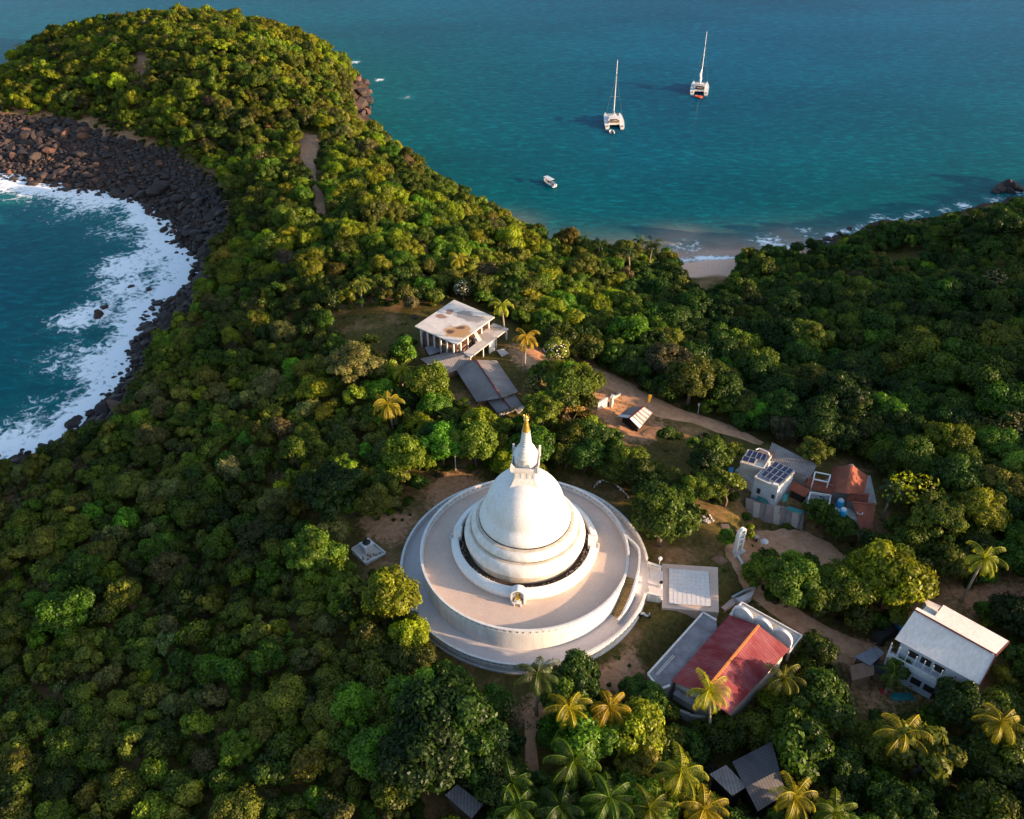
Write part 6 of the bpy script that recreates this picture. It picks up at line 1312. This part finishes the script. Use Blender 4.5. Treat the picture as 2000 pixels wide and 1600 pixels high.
HERO = [ # crown centre px, radius m, prototype, colour, label
    (1298, 1008, 5.4, 8, 'dark', 'big rounded dark tree with golden right side beside the stupa terrace'),
    (1548, 1140, 4.3, 7, 'dark', 'dense dark green tree standing on the earth courtyard'),
    (1655, 1150, 4.2, 9, 'mid', 'shaded olive half of the pair of big trees right of the courtyard'),
    (1742, 1125, 5.6, 10, 'gold', 'large golden yellow tree lit by low sun above the white roofed hall'),  # the pair's sunlit and shaded halves are made by tint
    (1605, 1375, 4.4, 7, 'bright', 'round bright green tree between the red hall and the palms'),
    (1392, 885, 3.6, 8, 'mid', 'green tree in front of the road above the solar panel house'),
    (1422, 955, 3.3, 5, 'olive', 'loose olive tree left of the solar panel house'),
    (1602, 998, 2.9, 8, 'dark', 'small dark tree before the retaining wall'), (1643, 1030, 2.8, 8, 'dark', 'bushy dark tree left of the lowest clay roof'),
    (1418, 1050, 1.7, 2, 'bright', 'little green tree directly left of the arched gate'), (1462, 1040, 1.4, 5, 'lime', 'thin leafy sapling directly right of the arched gate'),
    (1498, 885, 0.1, 0, 'mid', None), (1590, 885, 3.0, 11, 'olive', 'flat olive canopy over the grey corrugated roof'),
    (690, 715, 5.2, 11, 'grey', 'wide grey green dome shaped tree below the grassy hollow'), (790, 688, 3.0, 5, 'bright', 'tall bright green tree left of the grey shed roof'),
    (838, 745, 4.2, 10, 'lime', 'lush lime green tree directly below the left shed roof'), (938, 820, 3.2, 8, 'yellow', 'sunlit yellow green tree behind the spire on its left'),
    (865, 868, 4.0, 7, 'bright', 'broad leafy tree with drooping clumps behind and left of the dome'), (820, 830, 2.6, 7, 'yellow', 'small golden green tree above the leafy clump left of the spire'),
    (790, 890, 3.8, 9, 'mid', 'mid green tree right above the brown clearing left of the stupa'),
    (1105, 760, 4.8, 8, 'dark', 'wide dark tree standing right of the long grey shed roof'), (1120, 815, 2.8, 12, 'dry', 'dry orange brown tree right of the spire'),
    (1085, 690, 2.8, 5, 'olive', 'round frangipani tree dotted with white blossom beside the tall palm'), (905, 568, 2.3, 5, 'brown', 'pale frangipani tree with white blossom behind the flat concrete house'),
    (768, 1165, 4.2, 9, 'yellow', 'gold lit tree overhanging the left edge of the outer deck'), (802, 1240, 3.0, 8, 'yellow', 'gold lit tree just below the small white monument'),
    (870, 1395, 5.6, 10, 'deep', 'huge dark tree below the deck left of the brown clearing'), (925, 1460, 4.6, 8, 'deep', 'dark green tree right beside the footpath at bottom'), (820, 1470, 5.4, 9, 'deep', 'huge dark crown above the small grey roof'),
    (125, 1195, 4.2, 10, 'bright', 'large bright green tree standing out on the left slope'), (170, 1110, 3.2, 8, 'bright', 'bright green tree directly above the largest left slope crown'),
    (68, 1180, 2.4, 7, 'bright', 'smaller bright tree at the left of the largest left slope crown'), (520, 1288, 2.8, 7, 'bright', 'bright green rounded tree in the middle of the lower left slope'),
    (412, 1305, 2.6, 8, 'bright', 'bright green tree left of its twin on the lower left slope'), (738, 1475, 3.6, 9, 'bright', 'green tall tree left of the huge dark crowns at bottom'),
    (690, 1375, 3.2, 8, 'bright', 'blue green tree above the tall green tree at bottom'), (640, 960, 5.4, 11, 'deep', 'wide deep green dome above the monument'), (612, 1085, 4.3, 11, 'dark', 'wide flat topped green tree left of the small white monument'),
    (1850, 860, 4.0, 9, 'yellow', 'golden topped tree beyond the clay tiled house'), (1800, 975, 5.2, 12, 'yellow', 'sparse yellow green tree right of the clay tiled house'), (1920, 1000, 4.2, 9, 'lime', 'tall yellow green tree above the leaning palm'),
    (1830, 1010, 4.4, 11, 'olive', 'flat layered tree between the clay house and the leaning palm'), (1880, 1375, 3.8, 8, 'dark', 'dark round tree in front of the white roofed hall'),
    (1488, 522, 4.2, 10, 'dark', 'big dark tree standing at the back of the little beach'), (1304, 505, 3.0, 8, 'olive', 'grey green tree at the left side of the little beach'),
    (1270, 1370, 2.6, 7, 'deep', 'dark bush tree in front of the grey flat annex'), (1240, 1345, 2.2, 8, 'deep', 'dark bush right of the brown clearing'), (1305, 1395, 1.8, 5, 'mid', 'thin bush at the corner of the red hall'),
    (1750, 1310, 1.9, 5, 'mid', 'small leafy tree in the cluttered yard'), (1560, 1480, 4.2, 6, 'bright', 'spiky upright leafy shrub right of the dark roofed shed'), (1800, 1480, 4.6, 6, 'olive', 'spiky pale leafy shrub between two lit palms'),
    (1640, 1500, 3.6, 8, 'deep', 'dark tree among the bottom right palms'), (1950, 1480, 4.0, 9, 'mid', 'green tree at the lower right edge'), (1600, 1270, 2.6, 9, 'dark', 'green tree right of the porch of the red hall'),
    (1300, 950, 0.1, 0, 'mid', None), (830, 560, 2.6, 7, 'bright', 'round green tree left behind the flat concrete house'), (745, 520, 2.8, 9, 'yellow', 'golden green tree above the thin pale palm'),
    (45, 930, 2.2, 5, 'grey', 'grey spiky tree close to the surf at the left edge'), (700, 1490, 2.0, 12, 'brown', 'bare brownish tree among the lower left crowns'), (30, 965, 2.0, 12, 'brown', 'bare twiggy tree at the left edge'),
    (1010, 1400, 2.6, 12, 'brown', 'bare grey tree on the brown clearing under the deck'), (1960, 830, 4.2, 12, 'brown', 'dead brown tree at the right edge wood'), (1950, 555, 4.6, 12, 'brown', 'pale leafless thicket tree at the far right')]
hr = random.Random(3)
for u, v, r, kind, colr, lab in HERO:
    if lab is None: continue
    ch = 1.15; x, y, z = ground_hit(u, v, ch * r)
    ok_place(x, y, r, TR, 4.0, 0.0); SPEC.append([x, y, z, r, kind, GREEN[colr], lab, 1e9, colr, ch])
fr = random.Random(11)
def region(x, y, u, v):
    """(size range list, colour weights that paint in sun and shade, prototype weights)"""
    n1 = float(vnoise(x, y, 30)); ex = SDF(x, y)
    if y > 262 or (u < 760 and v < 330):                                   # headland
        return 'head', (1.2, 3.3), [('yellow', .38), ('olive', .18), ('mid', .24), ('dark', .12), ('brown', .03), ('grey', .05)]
    if x > 18 + 0.12 * (y - 100) and y > 118:                              # valley to the right, its shade put into darker tints
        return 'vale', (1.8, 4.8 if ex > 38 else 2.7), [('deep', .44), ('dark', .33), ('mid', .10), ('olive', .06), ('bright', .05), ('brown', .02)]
    if x < -14 and y < 172 - 0.1 * x:                                      # left slope scrub
        return 'scrub', (1.1, 3.0), [('olive', .30), ('mid', .28), ('dark', .2), ('grey', .12), ('yellow', .04), ('bright', .04), ('brown', .02)]
    if y >= 118:                                                           # ridge
        return 'ridge', (1.4, 3.8), [('yellow', .26), ('mid', .24), ('dark', .22), ('olive', .14), ('bright', .1), ('brown', .04)]
    return 'near', (1.5, 4.2), [('mid', .26), ('dark', .3), ('deep', .14), ('bright', .12), ('olive', .1), ('yellow', .08)]
ymax = 430
for base, tries in ((1.0, 5200), (0.72, 12000), (0.42, 30000), (0.12, 46000)):
    for _ in range(tries):
        x = fr.uniform(-240, 205); y = fr.uniform(4, ymax)
        z = h1(x, y); u, v, d = PXY(x, y, z + 2)
        if not (-160 < u < 2160 and -140 < v < 2150):
            if not (x > 60 and 60 < y < 260 and base > 0.4): continue  # unseen trees off the right edge, kept for their shadows
        reg, (r0, r1), cols = region(x, y, u, v)
        big = base
        r = r0 + (r1 - r0) * big * fr.uniform(0.75, 1.15)
        if base == 1.0 and fr.random() < 0.55: continue
        s = float(SDF(x, y))
        if s < 2.2 + r * 0.35: continue
        if rz(x, y) > -0.9 - 0.6 * r: continue
        if (x - 1390 * 0) and False: continue
        if blocked(x, y, z, r): continue
        if not ok_place(x, y, r, TR, 4.0, 0.52 if reg in ('scrub', 'head') else 0.48): continue
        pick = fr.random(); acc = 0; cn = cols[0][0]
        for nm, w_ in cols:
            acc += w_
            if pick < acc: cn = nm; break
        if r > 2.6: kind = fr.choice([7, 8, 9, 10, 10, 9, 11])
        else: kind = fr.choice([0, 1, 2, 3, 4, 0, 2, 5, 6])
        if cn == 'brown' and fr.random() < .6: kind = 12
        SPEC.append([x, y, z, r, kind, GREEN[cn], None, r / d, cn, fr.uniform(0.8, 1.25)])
SPEC.sort(key=lambda s_: -s_[7] if PXY(s_[0], s_[1], s_[2] + 2)[0] > -20 and PXY(s_[0], s_[1], s_[2] + 2)[0] < 2020 and -20 < PXY(s_[0], s_[1], s_[2] + s_[3])[1] < 1620 else 1)
NI = 285
fp, fi, fs_, frr, ft = [], [], [], [], []
shape_t = {0: 'rounded', 1: 'flat topped', 2: 'domed', 3: 'bushy', 4: 'clumpy', 5: 'tufted', 6: 'open crowned', 7: 'full', 8: 'lobed', 9: 'leafy', 10: 'broad', 11: 'dense', 12: 'sparse'}
tree_protos = {}
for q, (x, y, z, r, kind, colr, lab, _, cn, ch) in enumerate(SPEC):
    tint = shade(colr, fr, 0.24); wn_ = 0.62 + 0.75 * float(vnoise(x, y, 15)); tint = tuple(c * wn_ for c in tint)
    if q < NI:
        if lab is None:
            rel, lm = locate(x, y); rel = rel.replace('right over', 'over'); lm = lm.replace('the brown clearing at the right edge', 'the right edge clearing')
            lab = f"{size_tree(r)} {shape_t[kind]} {NAMES[cn]} tree {rel} {lm}"; lab = lab if len(lab.split()) <= 16 else lab.replace(' tree ', ' ', 1) if False else ' '.join(w for w in lab.split() if w not in ('far', 'farther', 'just')); grp = 'wood trees around ' + lm.replace('the ', '', 1)
        else: grp = None
        t = add_tree(x, y, z, r, kind, tint, lab, grp, rnd=fr, hgt=ch,
                     name='frangipani_tree' if 'frangipani' in lab else 'dry_tree' if kind == 12 else 'leafy_shrub' if 'shrub' in lab else 'broadleaf_tree',
                     cat='shrub' if 'shrub' in lab or 'bush ' in lab else 'tree')
        tree_protos.setdefault(kind, [c for c in t.children if c.name.startswith('crown')][0])
        if 'frangipani' in lab:
            rr = np.random.default_rng(q); d = rdirs(110, rr, 0.0); P = d * r * rr.uniform(.8, .98, (110, 1)) * np.array([1, 1, 1.05]) + np.array([0, 0, ch * r])
            V, F = leaves(P, d, 0.13, rr, 0.9); o = bpy.data.objects.new('blossom', np_mesh('blossom', V, F, None, M['blossom'])); C.objects.link(o); o.parent = t
    else:
        fp.append((x, y, z + ch * r)); fi.append(kind); s_ = fr.uniform(.88, 1.12); sx_ = fr.uniform(.82, 1.22); fs_.append((r * sx_, r / sx_ ** .5, r * s_ * fr.uniform(.8, 1.25))); frr.append((fr.gauss(0, .16), fr.gauss(0, .16), fr.uniform(0, 6.28))); ft.append(tint)
for k in range(len(PROTO)):
    if k not in tree_protos: print('NO PROTO', k)
KM = {k: i for i, k in enumerate(sorted(tree_protos))}
forest = scatter('forest_canopy', fp, [tree_protos[k] for k in sorted(tree_protos)], [KM.get(k, 0) for k in fi], fs_, frr, ft)
forest['label'] = 'dense tropical scrub and woodland covering slopes, valley and headland'
# low undergrowth under and between the crowns
up_, ui, us, ur, ut = [], [], [], [], []
for _ in range(19000):
    x = fr.uniform(-235, 150); y = fr.uniform(22, 420); z = h1(x, y); u, v, d = PXY(x, y, z)
    if not (-80 < u < 2080 and -60 < v < 1700): continue
    s = float(SDF(x, y))
    if s < 2.5 or rz(x, y) > -0.2 or (x - ST[0]) ** 2 + (y - ST[1]) ** 2 < 19.4 ** 2: continue
    if inside(CB, (u, v)):
        if fr.random() < 0.74 or inside(KB, (u, v)) or any(((D_ - (x, y)) ** 2).sum(1).min() < 7 for D_ in PATHS): continue
        r = fr.uniform(.12, .38)
    else: r = fr.uniform(.45, 1.1)
    if any(((D_ - (x, y)) ** 2).sum(1).min() < 1.5 + r for D_ in PATHS[:3]): continue
    if inside(KB, (u, v)): continue
    up_.append((x, y, z + .2 * r)); ui.append(fr.randrange(5)); us.append((r * 1.2, r * 1.2, r * .9)); ur.append((0, 0, fr.uniform(0, 6))); ut.append(shade(GREEN[fr.choice(['olive', 'dark', 'mid', 'mid', 'dark', 'brown'])], fr, .25))
under = scatter('undergrowth', up_, [tree_protos[k] for k in sorted(tree_protos)], ui, us, ur, ut); under['label'] = 'low green bushes and ground cover between the trees'
print('trees', len(SPEC), 'bushes', len(up_), 'boulders', len(cand))

# ------------------------------------------------------------------ coconut palms
def palm_crown(seed, nf=17, L=3.9):
    r = np.random.default_rng(seed); Vs, Fs, T = [], [], []; o = 0
    for k in range(nf):
        az = k * 2.39996 + r.uniform(-.25, .25); q = k / (nf - 1); el = R(78 - 100 * q + r.uniform(-14, 14)); Lk = L * r.uniform(.85, 1.08) * (0.75 + 0.25 * math.sin(PI * min(1, q + .35)))
        d = np.array([math.cos(az), math.sin(az)]); p = np.array([0., 0., 0.]); e = el; pts = [p.copy()]; seg = 13; tn = np.clip(0.45 + 0.25 * (q - .4) + r.normal() * .15, 0.1, 1)
        for s in range(seg):
            st = Lk / seg; p = p + np.array([d[0] * math.cos(e), d[1] * math.cos(e), math.sin(e)]) * st; e -= (0.10 + 0.036 * s * 0.5) * (1.15 - 0.35 * q); pts.append(p.copy())
        pts = np.array(pts); side = np.array([-d[1], d[0], 0.])
        for s in range(1, seg + 1):
            for sub in (0, .5):
                t = (s - 1 + sub) / seg; a = pts[s - 1] + (pts[s] - pts[s - 1]) * sub; fw = pts[s] - pts[s - 1]; fw = fw / np.linalg.norm(fw)
                ll_ = 0.78 * (math.sin(PI * min(1, 0.10 + t * 0.86)) ** 0.8) * L / 3.7; w = 0.05
                for sg in (-1, 1):
                    dr = side * sg * 0.78 + fw * 0.45 + np.array([0, 0, -0.55 - 0.35 * r.random()]); dr /= np.linalg.norm(dr)
                    mid_ = a + dr * ll_ * .5; tip = a + dr * ll_ + np.array([0, 0, -0.16 * ll_])
                    V = [a - fw * w * .5, a + fw * w * .5, mid_ + fw * w, tip, mid_ - fw * w]
                    Vs += V; Fs += [[o, o + 1, o + 2, o + 4], [o + 4, o + 2, o + 3, o + 3]]; T += [tn + r.normal() * .06] * 2; o += 5
        for s in range(seg):     # midrib
            up = np.array([0, 0, .035]); sd_ = side * .06; a, b = pts[s], pts[s + 1]
            Vs += [a - sd_, a + sd_, b + sd_ * .6, b - sd_ * .6, a + up * 1.6, b + up * 1.6]; Fs += [[o, o + 4, o + 5, o + 3], [o + 1, o + 2, o + 5, o + 4]]; T += [0.95, 0.95]; o += 6
    me = bpy.data.meshes.new('crown'); me.from_pydata([tuple(v) for v in Vs], [], [tuple(f) if f[2] != f[3] else tuple(f[:3]) for f in Fs]); me.update()
    at = me.attributes.new('tone', 'FLOAT', 'FACE'); at.data.foreach_set("value", np.clip(np.array(T), 0, 1).astype(np.float32)); me.materials.append(M['frond']); return me
PC = [palm_crown(300 + k) for k in range(4)]
def nuts_mesh():
    m = MB()
    for k in range(7):
        a = k * 0.9; m.lathe([(0.0, -0.42), (0.10, -0.36), (0.13, -0.25), (0.10, -0.14), (0.0, -0.1)], (0.26 * math.cos(a), 0.26 * math.sin(a)), n=6)
    me = bpy.data.meshes.new('coconuts'); me.from_pydata(m.v, [], m.f); me.materials.append(plain('coconut_husk', (0.30, 0.16, 0.03))); return me
NUTS = nuts_mesh()
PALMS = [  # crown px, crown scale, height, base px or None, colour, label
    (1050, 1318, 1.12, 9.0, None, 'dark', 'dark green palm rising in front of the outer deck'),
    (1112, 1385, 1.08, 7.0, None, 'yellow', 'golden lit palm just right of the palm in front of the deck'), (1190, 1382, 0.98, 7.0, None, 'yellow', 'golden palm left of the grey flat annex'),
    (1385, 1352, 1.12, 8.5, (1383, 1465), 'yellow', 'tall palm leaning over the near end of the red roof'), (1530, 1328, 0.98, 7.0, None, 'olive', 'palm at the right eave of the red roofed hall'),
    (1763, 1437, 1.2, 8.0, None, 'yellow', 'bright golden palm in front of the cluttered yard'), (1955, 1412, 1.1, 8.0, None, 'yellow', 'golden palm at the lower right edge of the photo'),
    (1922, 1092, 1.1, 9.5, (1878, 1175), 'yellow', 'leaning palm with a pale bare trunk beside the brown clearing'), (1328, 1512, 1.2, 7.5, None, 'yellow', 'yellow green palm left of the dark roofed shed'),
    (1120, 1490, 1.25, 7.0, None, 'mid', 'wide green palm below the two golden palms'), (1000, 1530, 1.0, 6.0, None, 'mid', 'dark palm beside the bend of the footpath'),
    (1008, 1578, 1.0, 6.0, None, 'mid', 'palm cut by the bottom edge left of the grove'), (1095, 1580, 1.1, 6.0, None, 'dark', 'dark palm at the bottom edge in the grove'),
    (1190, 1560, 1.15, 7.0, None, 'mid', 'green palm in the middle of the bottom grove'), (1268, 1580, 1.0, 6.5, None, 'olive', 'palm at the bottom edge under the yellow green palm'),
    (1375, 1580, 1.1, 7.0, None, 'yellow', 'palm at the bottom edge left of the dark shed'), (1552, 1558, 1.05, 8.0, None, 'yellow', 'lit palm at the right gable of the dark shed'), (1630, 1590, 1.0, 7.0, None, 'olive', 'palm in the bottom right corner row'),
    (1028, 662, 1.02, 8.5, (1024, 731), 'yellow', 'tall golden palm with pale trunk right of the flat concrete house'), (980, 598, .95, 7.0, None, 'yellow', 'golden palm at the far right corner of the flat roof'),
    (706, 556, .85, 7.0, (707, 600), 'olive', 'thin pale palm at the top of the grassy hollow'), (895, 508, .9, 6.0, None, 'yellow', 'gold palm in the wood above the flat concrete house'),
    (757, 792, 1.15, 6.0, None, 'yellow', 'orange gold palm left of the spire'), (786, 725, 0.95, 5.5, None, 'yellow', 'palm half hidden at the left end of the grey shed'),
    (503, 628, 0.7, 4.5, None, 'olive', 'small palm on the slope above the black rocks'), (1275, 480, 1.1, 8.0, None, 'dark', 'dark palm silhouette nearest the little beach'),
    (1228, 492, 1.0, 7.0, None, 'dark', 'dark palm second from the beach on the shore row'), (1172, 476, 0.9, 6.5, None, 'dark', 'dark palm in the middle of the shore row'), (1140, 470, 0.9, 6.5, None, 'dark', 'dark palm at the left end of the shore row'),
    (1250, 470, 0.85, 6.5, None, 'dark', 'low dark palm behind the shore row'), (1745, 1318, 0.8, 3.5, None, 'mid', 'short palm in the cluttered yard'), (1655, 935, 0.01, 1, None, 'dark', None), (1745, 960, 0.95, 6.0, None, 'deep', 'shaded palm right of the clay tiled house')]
pr = random.Random(17)
for u, v, sc, hh, basepx, cn, lab in PALMS:
    if lab is None: continue
    if basepx: bx_, by_, bz_ = ground_hit(*basepx); tx, ty = W(u, v, bz_ + hh); 
    else:
        tx, ty, bz_ = ground_hit(u, v, hh); bx_, by_ = tx + pr.uniform(-.8, .8), ty + pr.uniform(-.8, .8)
        bz_ = h1(bx_, by_)
    top = Vector((tx - bx_, ty - by_, hh)); t = thing('coconut_palm', lab, 'palm tree', (bx_, by_, bz_), 'coconut palms')
    m = MB(); pts = []; rad = []
    for k in range(9):
        q = k / 8; pts.append(Vector((top.x * q ** 1.6, top.y * q ** 1.6, hh * q - (0.4 if k == 0 else 0)))); rad.append((0.20 - 0.09 * q + (0.1 if k == 0 else 0)) * 1.1)
    m.tube(pts, rad, 8); m.build('trunk', 'palmbark', t, smooth='all', local=True)
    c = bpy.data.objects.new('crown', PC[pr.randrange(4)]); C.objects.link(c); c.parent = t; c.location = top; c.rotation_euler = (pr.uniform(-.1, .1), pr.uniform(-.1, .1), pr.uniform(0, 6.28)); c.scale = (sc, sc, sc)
    base = {'yellow': (0.22, 0.19, 0.010), 'olive': (0.11, 0.12, 0.010), 'mid': (0.06, 0.09, 0.008), 'dark': (0.03, 0.055, 0.008), 'deep': (0.02, 0.045, 0.014)}[cn]  # yellow carries the golden low sun in the frond colour
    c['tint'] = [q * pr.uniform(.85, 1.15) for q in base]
    k = bpy.data.objects.new('coconuts', NUTS); C.objects.link(k); k.parent = t; k.location = top
